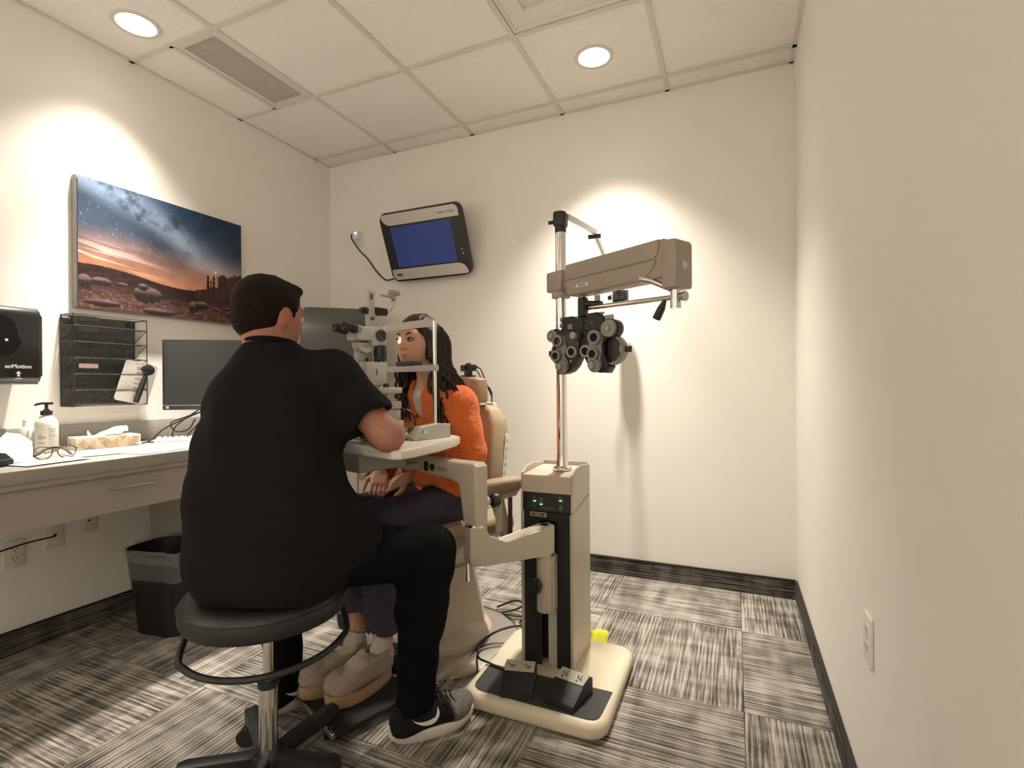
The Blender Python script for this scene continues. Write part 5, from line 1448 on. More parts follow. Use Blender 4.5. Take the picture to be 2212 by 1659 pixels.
so = bpy.data.objects.new('slit_beam', sp); COL.objects.link(so)
so.parent = sl
_src = Vector((0.012, -0.135, 0.345)); _tgt = Vector((-0.066, -0.004, 0.3635))
so.location = _src
so.rotation_euler = (_tgt - _src).to_track_quat('-Z', 'Y').to_euler()
# ================================================================= EXAM CHAIR
ch = thing('exam_chair', 'beige padded exam chair with armrests on a round chrome base', 'exam chair', (-1.18, 1.93, 0), math.atan2(0.36, -0.93))
VINYL = mat('beige_vinyl', (0.34, 0.265, 0.175), 0.45, var=0.08, vscale=8, bump=0.06, bscale=60, spec=0.22)
SHELL = mat('chair_shell', (0.50, 0.43, 0.335), 0.42, var=0.04, vscale=5)
def C_(m, n, mm_, par=None, a=38): return m.build(n, mm_, par or ch, a)
C_(MB().lathe([(0.0, 0.0), (0.335, 0.0), (0.338, 0.006), (0.336, 0.012), (0.315, 0.020), (0.24, 0.030), (0.0, 0.032)], 64, Matrix.Translation((0, 0.0, 0))), 'floor_disc', mat('disc_chrome', (0.75, 0.74, 0.71), 0.16, 1.0, var=0.04, vscale=3))
C_(MB().lathe([(0.212, 0.030), (0.215, 0.05), (0.198, 0.075), (0.165, 0.10), (0.150, 0.11)], 48, cap=False), 'skirt_foot', SHELL)
def frus(m, a, za, b, zb, ch_=0.35):
    def octo(r): 
        c = r * ch_
        return [(r, -r + c), (r, r - c), (r - c, r), (-r + c, r), (-r, r - c), (-r, -r + c), (-r + c, -r), (r - c, -r)]
    A, B = octo(a), octo(b)
    m.poly([(x, y, za) for x, y in A] + [(x, y, zb) for x, y in B], [(i, (i + 1) % 8, 8 + (i + 1) % 8, 8 + i) for i in range(8)]); return m
C_(frus(MB(), 0.158, 0.085, 0.125, 0.27), 'skirt', SHELL, None, 20)
C_(frus(MB(), 0.125, 0.27, 0.112, 0.335), 'skirt_collar', SHELL, None, 20)
C_(MB().box((0, 0.0, 0.385), (0.20, 0.20, 0.13), 0.012, 2), 'lift_body', LGREY)
C_(MB().box((0, 0.02, 0.462), (0.40, 0.40, 0.03), 0.008, 2), 'seat_pan', SHELL)
C_(MB().box((0, 0.035, 0.515), (0.50, 0.50, 0.080), 0.030, 4), 'seat_cushion', VINYL)
# backrest
tl = Matrix.Translation((0.045, -0.195, 0.56)) @ Matrix.Rotation(0.13, 4, 'X')
bk = C_(MB().prism([(-0.155, 0.03), (0.155, 0.03), (0.165, 0.10), (0.165, 0.36), (0.14, 0.43), (0.10, 0.455), (-0.10, 0.455), (-0.14, 0.43), (-0.165, 0.36), (-0.165, 0.10)], -0.045, 0.045, tl @ basis((0, 0.0, 0), (1, 0, 0), (0, 0, 1)), 0.022, 4), 'backrest', VINYL)
C_(MB().prism([(-0.145, 0.0), (0.145, 0.0), (0.15, 0.33), (0.125, 0.40), (0.08, 0.42), (-0.08, 0.42), (-0.125, 0.40), (-0.15, 0.33)], 0.045, 0.085, tl @ basis((0, 0.0, 0), (1, 0, 0), (0, 0, 1)), 0.012, 3), 'back_shell', VINYL)
for s in (-1, 1):
    k_ = C_(MB().prism(rrect(-0.013, 0.013, 0.09, 0.33, 0.0125, 6), -0.003, 0.003, tl @ basis((s * 0.154, -0.065, 0), (0, 1, 0), (0, 0, 1)), 0.001, 1), 'control_strip', WHITE)
    for q in range(6):
        C_(MB().box((s * 0.1575, -0.065, 0.12 + q * 0.036), (0.002, 0.012, 0.018), 0.0008, 1, tl), 'strip_button', mat('strip_key', (0.55, 0.50, 0.46), 0.5, var=0.05), k_)
    C_(MB().box((0.045 + s * 0.13, -0.25, 0.60), (0.030, 0.05, 0.12), 0.004, 1), 'back_hinge', WHITE)
# headrest
C_(MB().box((0.045, -0.240, 1.005), (0.10, 0.05, 0.09), 0.012, 2).box((0.045, -0.275, 0.98), (0.20, 0.03, 0.09), 0.01, 2), 'headrest_mount', mat('mount_cream', (0.58, 0.54, 0.45), 0.4, var=0.03))
C_(MB().prism([(-0.105, 0.0), (0.105, 0.0), (0.112, 0.03), (0.105, 0.105), (0.08, 0.118), (-0.08, 0.118), (-0.105, 0.105), (-0.112, 0.03)], -0.035, 0.035, basis((0.045, -0.195, 1.025), (1, 0, 0), (0, 0, 1)), 0.018, 4), 'headrest', VINYL)
# armrests
for s, fr in ((-1, 0.08), (1, 0.22)):
    a_ = C_(MB().prism([(-0.178, -0.012), (-0.165, -0.024), (fr - 0.05, -0.036), (fr - 0.005, -0.020), (fr, 0.010), (fr - 0.015, 0.030), (-0.160, 0.024), (-0.178, 0.014)], -0.036, 0.036, basis((s * 0.305, 0, 0.700), (0, 1, 0), (0, 0, 1)), 0.016, 4), 'armrest_pad', VINYL)
    C_(MB().prism([(-0.13, -0.048), (fr - 0.09, -0.056), (fr - 0.06, -0.034), (-0.155, -0.024)], -0.030, 0.030, basis((s * 0.305, 0, 0.700), (0, 1, 0), (0, 0, 1)), 0.004, 1), 'armrest_base', SHELL, a_)
    C_(MB().prism([(-0.16, 0.45), (-0.11, 0.45), (-0.055, 0.60), (-0.06, 0.655), (-0.10, 0.655), (-0.105, 0.61)], -0.012, 0.012, basis((s * 0.275, 0, 0), (0, 1, 0), (0, 0, 1)), 0.003, 1), 'arm_bracket', SHELL)
    C_(MB().box((s * 0.29, -0.135, 0.56), (0.012, 0.018, 0.20), 0.002, 1), 'arm_link', mat('link_brown', (0.07, 0.045, 0.03), 0.5, var=0.1))
    C_(MB().box((s * 0.285, -0.075, 0.58), (0.020, 0.030, 0.15), 0.004, 1), 'arm_post', WHITE)
# footrest
C_(MB().box((-0.13, 0.50, 0.036), (0.36, 0.30, 0.014), 0.004, 2), 'footplate', MBLACK)
C_(MB().box((-0.13, 0.655, 0.038), (0.36, 0.012, 0.018), 0.002, 1), 'footplate_trim', STEEL)
C_(MB().box((-0.05, 0.32, 0.055), (0.10, 0.16, 0.03), 0.004, 1), 'footplate_arm', MBLACK)
# webcam clipped on the headrest
wc = thing('webcam', 'small black webcam clipped on top of the chair headrest', 'webcam', (-1.18, 1.93, 0), ch.rotation_euler[2])
wo = Vector((0.042, -0.195, 1.145))
def WC(m, n, mm_, par=None):
    bmesh.ops.translate(m.bm, vec=wo, verts=m.bm.verts); return m.build(n, mm_, par or wc)
WC(MB().box((0, 0, 0.042), (0.092, 0.024, 0.030), 0.004, 2), 'camera_body', BLACK)
WC(MB().cone((0.0, 0.012, 0.042), (0.0, 0.016, 0.042), 0.010, n=18), 'lens', GLASSY)
WC(MB().box((0, 0, 0.060), (0.026, 0.016, 0.010), 0.003, 2), 'top_clip', BLACK)
WC(MB().box((0.0, 0, 0.018), (0.034, 0.026, 0.022), 0.004, 2).box((0.0, 0.0, 0.004), (0.055, 0.050, 0.008), 0.002, 1), 'mount_clip', BLACK)
WC(MB().cone((-0.046, 0, 0.044), (-0.062, 0, 0.044), 0.006, n=10), 'plug', BLACK)
WC(MB().tube(bez([(-0.060, 0, 0.044), (-0.078, -0.006, 0.035), (-0.086, -0.02, 0.0), (-0.084, -0.05, -0.05), (-0.088, -0.065, -0.075), (-0.086, -0.07, -0.12)], 6), 0.0028, 6), 'cable', MBLACK)
WC(MB().tube(bez([(-0.045, -0.004, 0.034), (-0.062, -0.01, 0.015), (-0.066, -0.03, -0.02), (-0.080, -0.055, -0.055), (-0.090, -0.068, -0.10)], 6), 0.0028, 6), 'cable', MBLACK)
WC(MB().cone((-0.084, -0.052, -0.052), (-0.089, -0.066, -0.082), 0.0065, n=10), 'ferrite', BLACK)

# ================================================================= STOOL
sx, sy = -1.20, 1.035
so_ = thing('rolling_stool', 'black vinyl rolling stool with chrome lift and foot loop under the man', 'stool', (sx, sy, 0))
SEATV = mat('stool_vinyl', (0.018, 0.0175, 0.0185), 0.42, var=0.08, vscale=10, bump=0.05, bscale=70)
def S_(m, n, mm_, par=None, a=40): return m.build(n, mm_, par or so_, a)
st_ = S_(MB().lathe([(0.0, 0.478), (0.185, 0.478), (0.205, 0.484), (0.214, 0.500), (0.215, 0.528), (0.207, 0.545), (0.19, 0.554), (0.10, 0.560), (0.0, 0.561)], 56), 'seat', SEATV)
S_(MB().tube([(0.2145 * math.cos(a), 0.2145 * math.sin(a), 0.531) for a in [i * 2 * math.pi / 56 for i in range(56)]], 0.0022, 6, closed=True), 'piping', SEATV, st_)
S_(MB().box((0, 0, 0.470), (0.20, 0.16, 0.016), 0.003, 1).cone((0, 0, 0.43), (0, 0, 0.465), 0.030, n=18), 'seat_plate', BLACK)
S_(MB().tube([(0.0, 0.02, 0.462), (0.09, 0.10, 0.455), (0.16, 0.13, 0.45)], 0.005, 8), 'height_lever', STEEL)
S_(MB().cone((0, 0, 0.25), (0, 0, 0.45), 0.0135, n=20), 'piston', CHROME)
S_(MB().cone((0, 0, 0.085), (0, 0, 0.275), 0.0245, n=26), 'outer_tube', CHROME)
S_(MB().lathe([(0.0145, 0.272), (0.027, 0.272), (0.028, 0.278), (0.027, 0.288), (0.0145, 0.290)], 24, cap=False), 'tube_collar', BLACK)
# foot loop hanging on the near left side
va = math.atan2(-sy, -sx)                                     # direction towards the viewer
def pol(r, a, z): return (r * math.cos(va + a), r * math.sin(va + a), z)
lp = [pol(0.175, -1.75, 0.475), pol(0.195, -1.45, 0.455)] + [pol(0.212 + 0.012 * math.cos(t_), t_, 0.432 - 0.020 * math.cos(t_)) for t_ in np.linspace(-1.2, 1.2, 15)] + [pol(0.20, 1.45, 0.455), pol(0.175, 1.75, 0.475)]
S_(MB().tube(bez(lp, 2), 0.0085, 10), 'foot_loop', BLACK)
BASEM = mat('stool_base', (0.016, 0.016, 0.017), 0.45, var=0.1)
S_(MB().lathe([(0.0, 0.055), (0.042, 0.055), (0.045, 0.06), (0.045, 0.088), (0.040, 0.094), (0.0, 0.094)], 24), 'hub', BASEM)
for k in range(5):
    a = (152 + 72 * k) * D2R
    c_, s_ = math.cos(a), math.sin(a)
    Mr = Matrix.Rotation(a, 4, 'Z')
    lg = S_(MB().prism([(0.02, 0.056), (0.205, 0.072), (0.222, 0.074), (0.222, 0.104), (0.20, 0.106), (0.02, 0.092)], -0.020, 0.020, Mr @ basis((0, 0, 0), (1, 0, 0), (0, 0, 1)), 0.004, 1), 'base_leg', BASEM)
    ca = Vector((0.205 * c_, 0.205 * s_, 0))
    th = a + 0.9
    S_(MB().cone(ca + Vector((0, 0, 0.05)), ca + Vector((0, 0, 0.078)), 0.006, n=10).box((0, 0, 0.048), (0.046, 0.020, 0.026), 0.006, 2, Matrix.Translation(ca) @ Matrix.Rotation(th, 4, 'Z')), 'caster_fork', BLACK, lg)
    ax = Vector((-math.sin(th), math.cos(th), 0)); of = Vector((math.cos(th), math.sin(th), 0)) * 0.014
    for sd in (-1, 1):
        S_(MB().cone(ca + of + ax * sd * 0.010 + Vector((0, 0, 0.0265)), ca + of + ax * sd * 0.022 + Vector((0, 0, 0.0265)), 0.0265, n=20), 'wheel', BLACK, lg)

# ================================================================= FLOOR CABLES
cbl = thing('floor_cables', 'tangle of black cables on the carpet between chair and stand', 'cable', (-0.85, 2.15, 0))
def FC(pts, r=0.0042):
    MB().tube(bez([(x + 0.85, y - 2.15, z) for x, y, z in pts], 7), r, 6).build('cable', MBLACK, cbl)
FC([(-1.08, 2.28, 0.01), (-0.98, 2.30, 0.05), (-0.90, 2.27, 0.03), (-0.84, 2.22, 0.05), (-0.78, 2.17, 0.02), (-0.72, 2.10, 0.006)], 0.005)
FC([(-1.08, 2.24, 0.01), (-0.98, 2.20, 0.02), (-0.90, 2.24, 0.01), (-0.83, 2.24, 0.05), (-0.86, 2.17, 0.03), (-0.92, 2.19, 0.01), (-0.86, 2.24, 0.02), (-0.74, 2.16, 0.01)])
FC([(-0.72, 2.13, 0.01), (-0.80, 2.20, 0.02), (-0.90, 2.25, 0.06), (-0.98, 2.26, 0.02), (-1.08, 2.20, 0.006)])
FC([(-0.75, 2.08, 0.062), (-0.86, 2.02, 0.07), (-0.94, 1.93, 0.06), (-0.955, 1.84, 0.04), (-0.92, 1.77, 0.045), (-0.86, 1.72, 0.066), (-0.78, 1.70, 0.066), (-0.74, 1.69, 0.075)])
FC([(-0.76, 2.05, 0.062), (-0.88, 2.02, 0.065), (-0.955, 1.93, 0.05), (-0.97, 1.80, 0.026), (-0.95, 1.70, 0.012)])
FC([(-0.80, 2.22, 0.01), (-0.84, 2.12, 0.006), (-0.86, 2.05, 0.01), (-0.80, 1.99, 0.066), (-0.72, 2.04, 0.064)])
# ================================================================= PEOPLE
from mathutils.bvhtree import BVHTree
def unit(v):
    v = np.array(v, float); return v / np.linalg.norm(v)
def frame(fwd, upv=(0, 0, 1)):
    y = unit(fwd); x = unit(np.cross(y, upv)); z = np.cross(x, y)
    return np.stack([x, y, z], 1)                        # columns: right, forward, up
def wrap(c, R, s):
    c = np.array(c, float)
    return lambda p: c + s * (R @ np.array(p, float))
def add_head(F, c, R, s, female):
    w = wrap(c, R, s)
    F.ell(w((0, -0.015, 0.028)), np.array((0.074, 0.092, 0.080)) * s, R, 0.02)
    F.ell(w((0, 0.018, -0.028)), np.array((0.058, 0.068, 0.082)) * s, R, 0.035)
    F.ell(w((0, 0.040, -0.076)), np.array((0.038 if female else 0.044, 0.036, 0.029)) * s, R, 0.03)
    for q in (-1, 1):
        F.ell(w((q * 0.036, 0.044, -0.030)), np.array((0.025, 0.025, 0.030)) * s, R, 0.03)
        F.ell(w((q * 0.031, 0.098, 0.000)), np.array((0.018, 0.022, 0.0105)) * s, R, 0.012, 's')
        F.ell(w((q * 0.0100, 0.090, -0.0335)), np.array((0.0075, 0.008, 0.0065)) * s, R, 0.008)
        F.ell(w((q * 0.074, -0.008, -0.012)), np.array((0.012, 0.019, 0.031)) * s, R, 0.008)
        F.ell(w((q * 0.089, -0.002, -0.008)), np.array((0.007, 0.009, 0.016)) * s, R, 0.006, 's')
    F.cap(w((-0.036, 0.070, 0.022)), w((0.036, 0.070, 0.022)), 0.012 * s, None, 0.02)
    F.cap(w((0, 0.080, 0.006)), w((0, 0.101, -0.028)), 0.0062 * s, 0.0098 * s, 0.012)
    F.cap(w((-0.026, 0.069, -0.0600)), w((0, 0.0835, -0.0615)), 0.0028 * s, 0.0048 * s, 0.006)
    F.cap(w((0.026, 0.069, -0.0600)), w((0, 0.0835, -0.0615)), 0.0028 * s, 0.0048 * s, 0.006)
    F.cap(w((-0.020, 0.072, -0.0660)), w((0, 0.0825, -0.0705)), 0.0032 * s, 0.0052 * s, 0.006)
    F.cap(w((0.020, 0.072, -0.0660)), w((0, 0.0825, -0.0705)), 0.0032 * s, 0.0052 * s, 0.006)
    return w
def torso_fn(zs, cs, rxs, rys, lat, fwd, z0, z1, kk=0.03):
    zs = np.array(zs); cs = np.array(cs); lat = np.array(lat); fwd = np.array(fwd)
    def fn(X, Y, Z):
        cx = np.interp(Z, zs, cs[:, 0]); cy = np.interp(Z, zs, cs[:, 1])
        rx = np.interp(Z, zs, rxs); ry = np.interp(Z, zs, rys)
        x = (X - cx) * lat[0] + (Y - cy) * lat[1]; y = (X - cx) * fwd[0] + (Y - cy) * fwd[1]
        k0 = (np.abs(x / rx) ** 2.4 + np.abs(y / ry) ** 2.4) ** (1 / 2.4)
        d = (k0 - 1) * np.minimum(rx, ry) * 0.95
        return smax(smax(d, z0 - Z, kk), Z - z1, kk)
    m = max(rxs) + 0.08
    return fn, (cs[:, 0].min() - m, cs[:, 1].min() - m, z0 - 0.02), (cs[:, 0].max() + m, cs[:, 1].max() + m, z1 + 0.02)
def add_hand(F, wrist, direc, palm_n, s=1.0, curl=0.9, side=1):
    """palm plus five bent fingers; direc: wrist to fingers, palm_n: out of the back of the hand, curl towards the palm"""
    d = unit(direc); n = unit(np.array(palm_n) - d * np.dot(palm_n, d)); l = np.cross(d, n) * side
    wv = np.array(wrist, float)
    R = np.stack([l, d, n], 1)
    F.rbox(wv + d * 0.045 * s, np.array((0.038, 0.045, 0.014)) * s, 0.013 * s, R, 0.012)
    for i, (o, L) in enumerate(((-0.028, 0.068), (-0.009, 0.078), (0.010, 0.073), (0.028, 0.058))):
        b = wv + d * 0.086 * s + l * o * s
        a0 = curl * 0.35; a1 = curl * 0.95; a2 = curl * 1.35
        p = [b]
        for a, f_ in ((a0, 0.42), (a1, 0.32), (a2, 0.26)):
            p.append(p[-1] + (d * math.cos(a) - n * math.sin(a)) * L * f_ * s)
        F.chain(p, [0.0092 * s, 0.0085 * s, 0.0078 * s, 0.0068 * s], 0.004)
    b = wv + d * 0.022 * s - l * 0.030 * s - n * 0.004
    p = [b, b + (d * 0.6 - l * 0.7 - n * 0.25) * 0.035 * s, b + (d * 0.6 - l * 0.7 - n * 0.25) * 0.035 * s + (d * 0.95 - l * 0.15 - n * 0.25) * 0.030 * s, b + (d * 0.6 - l * 0.7 - n * 0.25) * 0.035 * s + (d * 0.95 - l * 0.1 - n * 0.3) * 0.055 * s]
    F.chain(p, [0.0125 * s, 0.0105 * s, 0.0095 * s, 0.008 * s], 0.006)
def bvh(o):
    me = o.data
    return BVHTree.FromPolygons([v.co.copy() for v in me.vertices], [list(p.vertices) for p in me.polygons])
def folds(a, sc, seed):
    def f(x, y, z):
        return a * (fbm(x * sc, y * sc, z * sc * 0.7, 2, seed) - 0.5) * 2
    return f
SKIN_M = mat_attr('skin', 0.55, spec=0.35, bump=0.04, bscale=300)
SHIRT = mat('charcoal_shirt', (0.0085, 0.0072, 0.0078), 0.9, var=0.12, vscale=40, bump=0.10, bscale=260, spec=0.15)
PANTS = mat('black_trousers', (0.0040, 0.0038, 0.0042), 0.9, var=0.12, vscale=40, bump=0.08, bscale=240, spec=0.12)
HAIRM = mat('short_brown_hair', (0.013, 0.0070, 0.0042), 0.7, var=0.6, vscale=140, bump=0.8, bscale=220, spec=0.15)

# ---------------------------------------------------------------- the man on the stool
man = thing('person', 'man in charcoal shirt and black trousers seated on the stool, back turned', 'person', (-1.19, 1.04, 0))
MO = tuple(man.location)
hd_c = (-1.322, 1.162, 1.330); HR = frame((0.13, 0.985, -0.10))
shL, shR = (-1.350, 1.072, 1.062), (-1.115, 1.205, 1.128)
elR, waR = (-0.935, 1.232, 0.962), (-1.075, 1.335, 0.965)
elL, waL = (-1.375, 1.330, 0.995), (-1.335, 1.345, 1.105)
mlat, mfwd = (0.91, 0.41, 0), (-0.41, 0.91, 0)
B = Field(0.03)
hw = add_head(B, hd_c, HR, 1.03, False)
B.chain([hw((0, -0.03, -0.05)), (-1.290, 1.120, 1.215), (-1.265, 1.10, 1.15)], [0.058, 0.058, 0.075], 0.03)
f_, lo, hi = torso_fn((0.60, 0.79, 0.99, 1.12, 1.19), [(-1.165, 1.035), (-1.190, 1.042), (-1.232, 1.080), (-1.258, 1.108), (-1.272, 1.12)], (0.16, 0.16, 0.165, 0.14, 0.07), (0.11, 0.11, 0.11, 0.085, 0.06), mlat, mfwd, 0.585, 1.19)
B.add(f_, lo, hi, 0.04)
B.chain([shR, elR, waR], [0.060, 0.044, 0.030], 0.03)
B.chain([shL, elL, waL], [0.062, 0.049, 0.030], 0.03)
add_hand(B, waR, (-0.5, 0.55, 0.15), (0.3, -0.2, 0.9), 1.0, 1.1)
add_hand(B, waL, (0.62, 0.25, 0.25), (-0.4, 0.1, 0.9), 1.0, 0.8, -1)
hipR, knR, anR = (-1.090, 1.075, 0.640), (-0.893, 1.365, 0.580), (-0.932, 1.355, 0.10)
hipL, knL, anL = (-1.285, 0.990, 0.640), (-1.500, 1.330, 0.580), (-1.415, 1.290, 0.10)
for a, k_, n_ in ((hipR, knR, anR), (hipL, knL, anL)):
    B.chain([a, k_, n_], [0.075, 0.052, 0.036], 0.03)
V, Fq = B.mesh([((-1.66, 0.84, 0.06), (-0.80, 1.56, 1.205), 0.007), ((-1.47, 1.0, 1.185), (-1.17, 1.32, 1.49), 0.0035)])
loc = (V - np.array(hd_c)) @ HR
n_ = fbm(V[:, 0] * 30, V[:, 1] * 30, V[:, 2] * 30, 3, 5)[:, None]
col = np.array([0.37, 0.165, 0.115])[None] * (0.90 + 0.2 * n_)
ear = (np.abs(loc[:, 0]) > 0.068) & (np.abs(loc[:, 2]) < 0.05)
col[ear] *= np.array([1.08, 0.86, 0.82])
mb = mesh_obj('body', V, Fq, SKIN_M, man, MO, col, relax=1)
for q in (-1, 1):
    p = hw((q * 0.031, 0.076, 0.0)) - np.array(MO)
    e = MB().ell(p, (0.0125,) * 3, 14, 10).build('eye', mat('eye_white', (0.62, 0.58, 0.54), 0.2, var=0.03), man)
    p2 = hw((q * 0.031, 0.0865, 0.0)) - np.array(MO)
    MB().ell(p2, (0.0045,) * 3, 10, 8).build('iris', mat('iris_dark', (0.03, 0.018, 0.012), 0.15, var=0.1), e)
    MB().tube([hw((q * 0.014, 0.090, 0.022)) - np.array(MO), hw((q * 0.030, 0.088, 0.028)) - np.array(MO), hw((q * 0.046, 0.078, 0.023)) - np.array(MO)], [0.003, 0.0038, 0.002], 6).build('eyebrow', HAIRM, man)
# hair: cap over the skull, cut away from face, ears and nape
Hh = Field(0.02)
Hh.ell(hw((0, -0.020, 0.036)), np.array((0.083, 0.098, 0.083)) * 1.03, HR, 0.0)
Hh.ell(hw((0, -0.045, -0.010)), np.array((0.075, 0.068, 0.078)) * 1.03, HR, 0.02)
Hh.ell(hw((0, 0.045, 0.085)), np.array((0.055, 0.040, 0.022)) * 1.03, HR, 0.02)
Hh.ell(hw((0, 0.110, -0.035)), np.array((0.085, 0.085, 0.110)) * 1.03, HR, 0.012, 's')
Hh.ell(hw((0, 0.005, -0.150)), np.array((0.12, 0.11, 0.070)) * 1.03, HR, 0.012, 's')
for q in (-1, 1):
    Hh.ell(hw((q * 0.084, 0.006, -0.020)), np.array((0.028, 0.026, 0.040)) * 1.03, HR, 0.008, 's')
    Hh.cap(hw((q * 0.068, 0.030, 0.02)), hw((q * 0.068, 0.028, -0.006)), 0.008, 0.004, 0.01)
def hw_noise(x, y, z):
    return 0.0026 * (fbm(x * 90, y * 90, z * 60, 3, 12) - 0.5) * 2 + 0.0016 * (vnoise(x * 260, y * 260, z * 120, 3) - .5)
V, Fq = Hh.mesh([((-1.48, 1.0, 1.20), (-1.15, 1.32, 1.50), 0.0032)], hw_noise)
mesh_obj('hair', V, Fq, HAIRM, man, MO)
# shirt
S = Field(0.05)
f_, lo, hi = torso_fn((0.545, 0.62, 0.72, 0.80, 0.90, 1.0, 1.08, 1.14, 1.19, 1.225, 1.26),
                      [(-1.160, 1.035), (-1.162, 1.030), (-1.175, 1.030), (-1.188, 1.036), (-1.208, 1.055), (-1.232, 1.080), (-1.248, 1.10), (-1.262, 1.112), (-1.274, 1.12), (-1.283, 1.127), (-1.290, 1.133)],
                      (0.200, 0.220, 0.220, 0.212, 0.200, 0.190, 0.178, 0.145, 0.100, 0.080, 0.071), (0.168, 0.176, 0.172, 0.160, 0.150, 0.140, 0.122, 0.098, 0.082, 0.076, 0.072), mlat, mfwd, 0.563, 1.240, 0.008)
S.add(f_, lo, hi, 0.05)
S.chain([(-1.275, 1.115, 1.145), shR], [0.075, 0.078], 0.05)
S.chain([(-1.290, 1.105, 1.140), shL], [0.075, 0.070], 0.05)
mid = np.array(shR) * 0.36 + np.array(elR) * 0.64
S.cap(shR, mid, 0.078, 0.077, 0.05)
midL = np.array(shL) * 0.36 + np.array(elL) * 0.64
S.cap(shL, midL, 0.071, 0.074, 0.05)
S.cap((-1.025, 1.090, 0.74), (-0.985, 1.175, 0.672), 0.075, 0.068, 0.06)
# openings: neck hole and sleeve ends
S.cap(hw((0, -0.03, -0.02)), (-1.294, 1.136, 1.268), 0.064, 0.064, 0.004, 's')
dR = unit(np.array(elR) - np.array(shR)); dL = unit(np.array(elL) - np.array(shL))
def half(p, n, lo, hi, ax=None, rad=0.105):
    p = np.array(p); n = np.array(n); ax = unit(n if ax is None else ax)
    def fn(X, Y, Z):
        h = -((X - p[0]) * n[0] + (Y - p[1]) * n[1] + (Z - p[2]) * n[2])
        t = (X - p[0]) * ax[0] + (Y - p[1]) * ax[1] + (Z - p[2]) * ax[2]
        rr = np.sqrt(np.maximum((X - p[0]) ** 2 + (Y - p[1]) ** 2 + (Z - p[2]) ** 2 - t * t, 0))
        return np.maximum(h, rr - rad)
    return fn, lo, hi
cR = np.array(mid) + dR * 0.025
S.add(*half(cR, dR + np.array((0.0, 0.0, -0.25)), cR - 0.12, cR + 0.12), 0.006, 's')
S.cap(mid - dR * 0.03, mid + dR * 0.15, 0.060, 0.060, 0.008, 's')
cL = np.array(midL) + dL * 0.025
S.add(*half(cL, dL, cL - 0.12, cL + 0.12), 0.006, 's')
S.cap(midL - dL * 0.03, midL + dL * 0.15, 0.060, 0.060, 0.008, 's')
def shirt_warp(x, y, z):
    lat_ = (x + 1.22) * 0.91 + (y - 1.05) * 0.41
    a = 0.020 * (fbm(lat_ * 5 + z * 2, z * 9 - lat_ * 3, y * 3, 3, 4) - 0.5)
    b = 0.009 * np.sin(z * 46 + lat_ * 16 + 4 * vnoise(lat_ * 6, z * 6, 0, 9)) * np.clip((1.02 - z) * 3, 0.15, 1) * vnoise(lat_ * 5, z * 4, 2, 2)
    c = 0.010 * np.sin(lat_ * 42 + z * 14) * np.exp(-((z - 1.05) / 0.10) ** 2) * vnoise(lat_ * 8, z * 5, 1, 5)
    return a + b + c
V, Fq = S.mesh([((-1.60, 0.80, 0.53), (-0.86, 1.38, 1.27), 0.0055)], shirt_warp)
sh = mesh_obj('shirt', V, Fq, SHIRT, man, MO, relax=2)
cl = []
for i in range(32):
    t_ = 2 * math.pi * i / 32
    cl.append(Vector((-1.287, 1.130, 1.239 - 0.010 * math.sin(t_))) + Vector(mlat) * math.cos(t_) * 0.067 + Vector(mfwd) * math.sin(t_) * 0.069 - Vector(MO))
MB().tube(cl, 0.0075, 8, closed=True).build('neck_band', SHIRT, sh)
# trousers
T_ = Field(0.05)
T_.ell((-1.19, 1.035, 0.645), (0.20, 0.165, 0.085), frame(mfwd), 0.05)
T_.chain([hipR, knR, anR], [0.098, 0.076, 0.060], 0.04)
T_.chain([hipL, knL, anL], [0.098, 0.076, 0.060], 0.04)
T_.cap(knR, (-0.905, 1.35, 0.40), 0.078, 0.072, 0.05)
for n_ in (anR, anL):
    T_.cap((n_[0], n_[1], 0.14), (n_[0], n_[1], 0.03), 0.046, 0.046, 0.006, 's')
    p = np.array(n_); T_.add(lambda X, Y, Z: Z - 0.085 + 0 * X + 0 * Y, p - (0.12, 0.12, 0.10), p + (0.12, 0.12, 0.0), 0.006, 's')
def trouser_warp(x, y, z):
    return 0.010 * (fbm(x * 9, y * 9, z * 12, 3, 15) - 0.5) + 0.004 * np.sin(z * 60 + x * 30 + y * 12) * vnoise(x * 8, y * 8, z * 8, 6)
V, Fq = T_.mesh([((-1.66, 0.82, 0.05), (-0.77, 1.50, 0.77), 0.0065)], trouser_warp)
mesh_obj('trousers', V, Fq, PANTS, man, MO, relax=2)
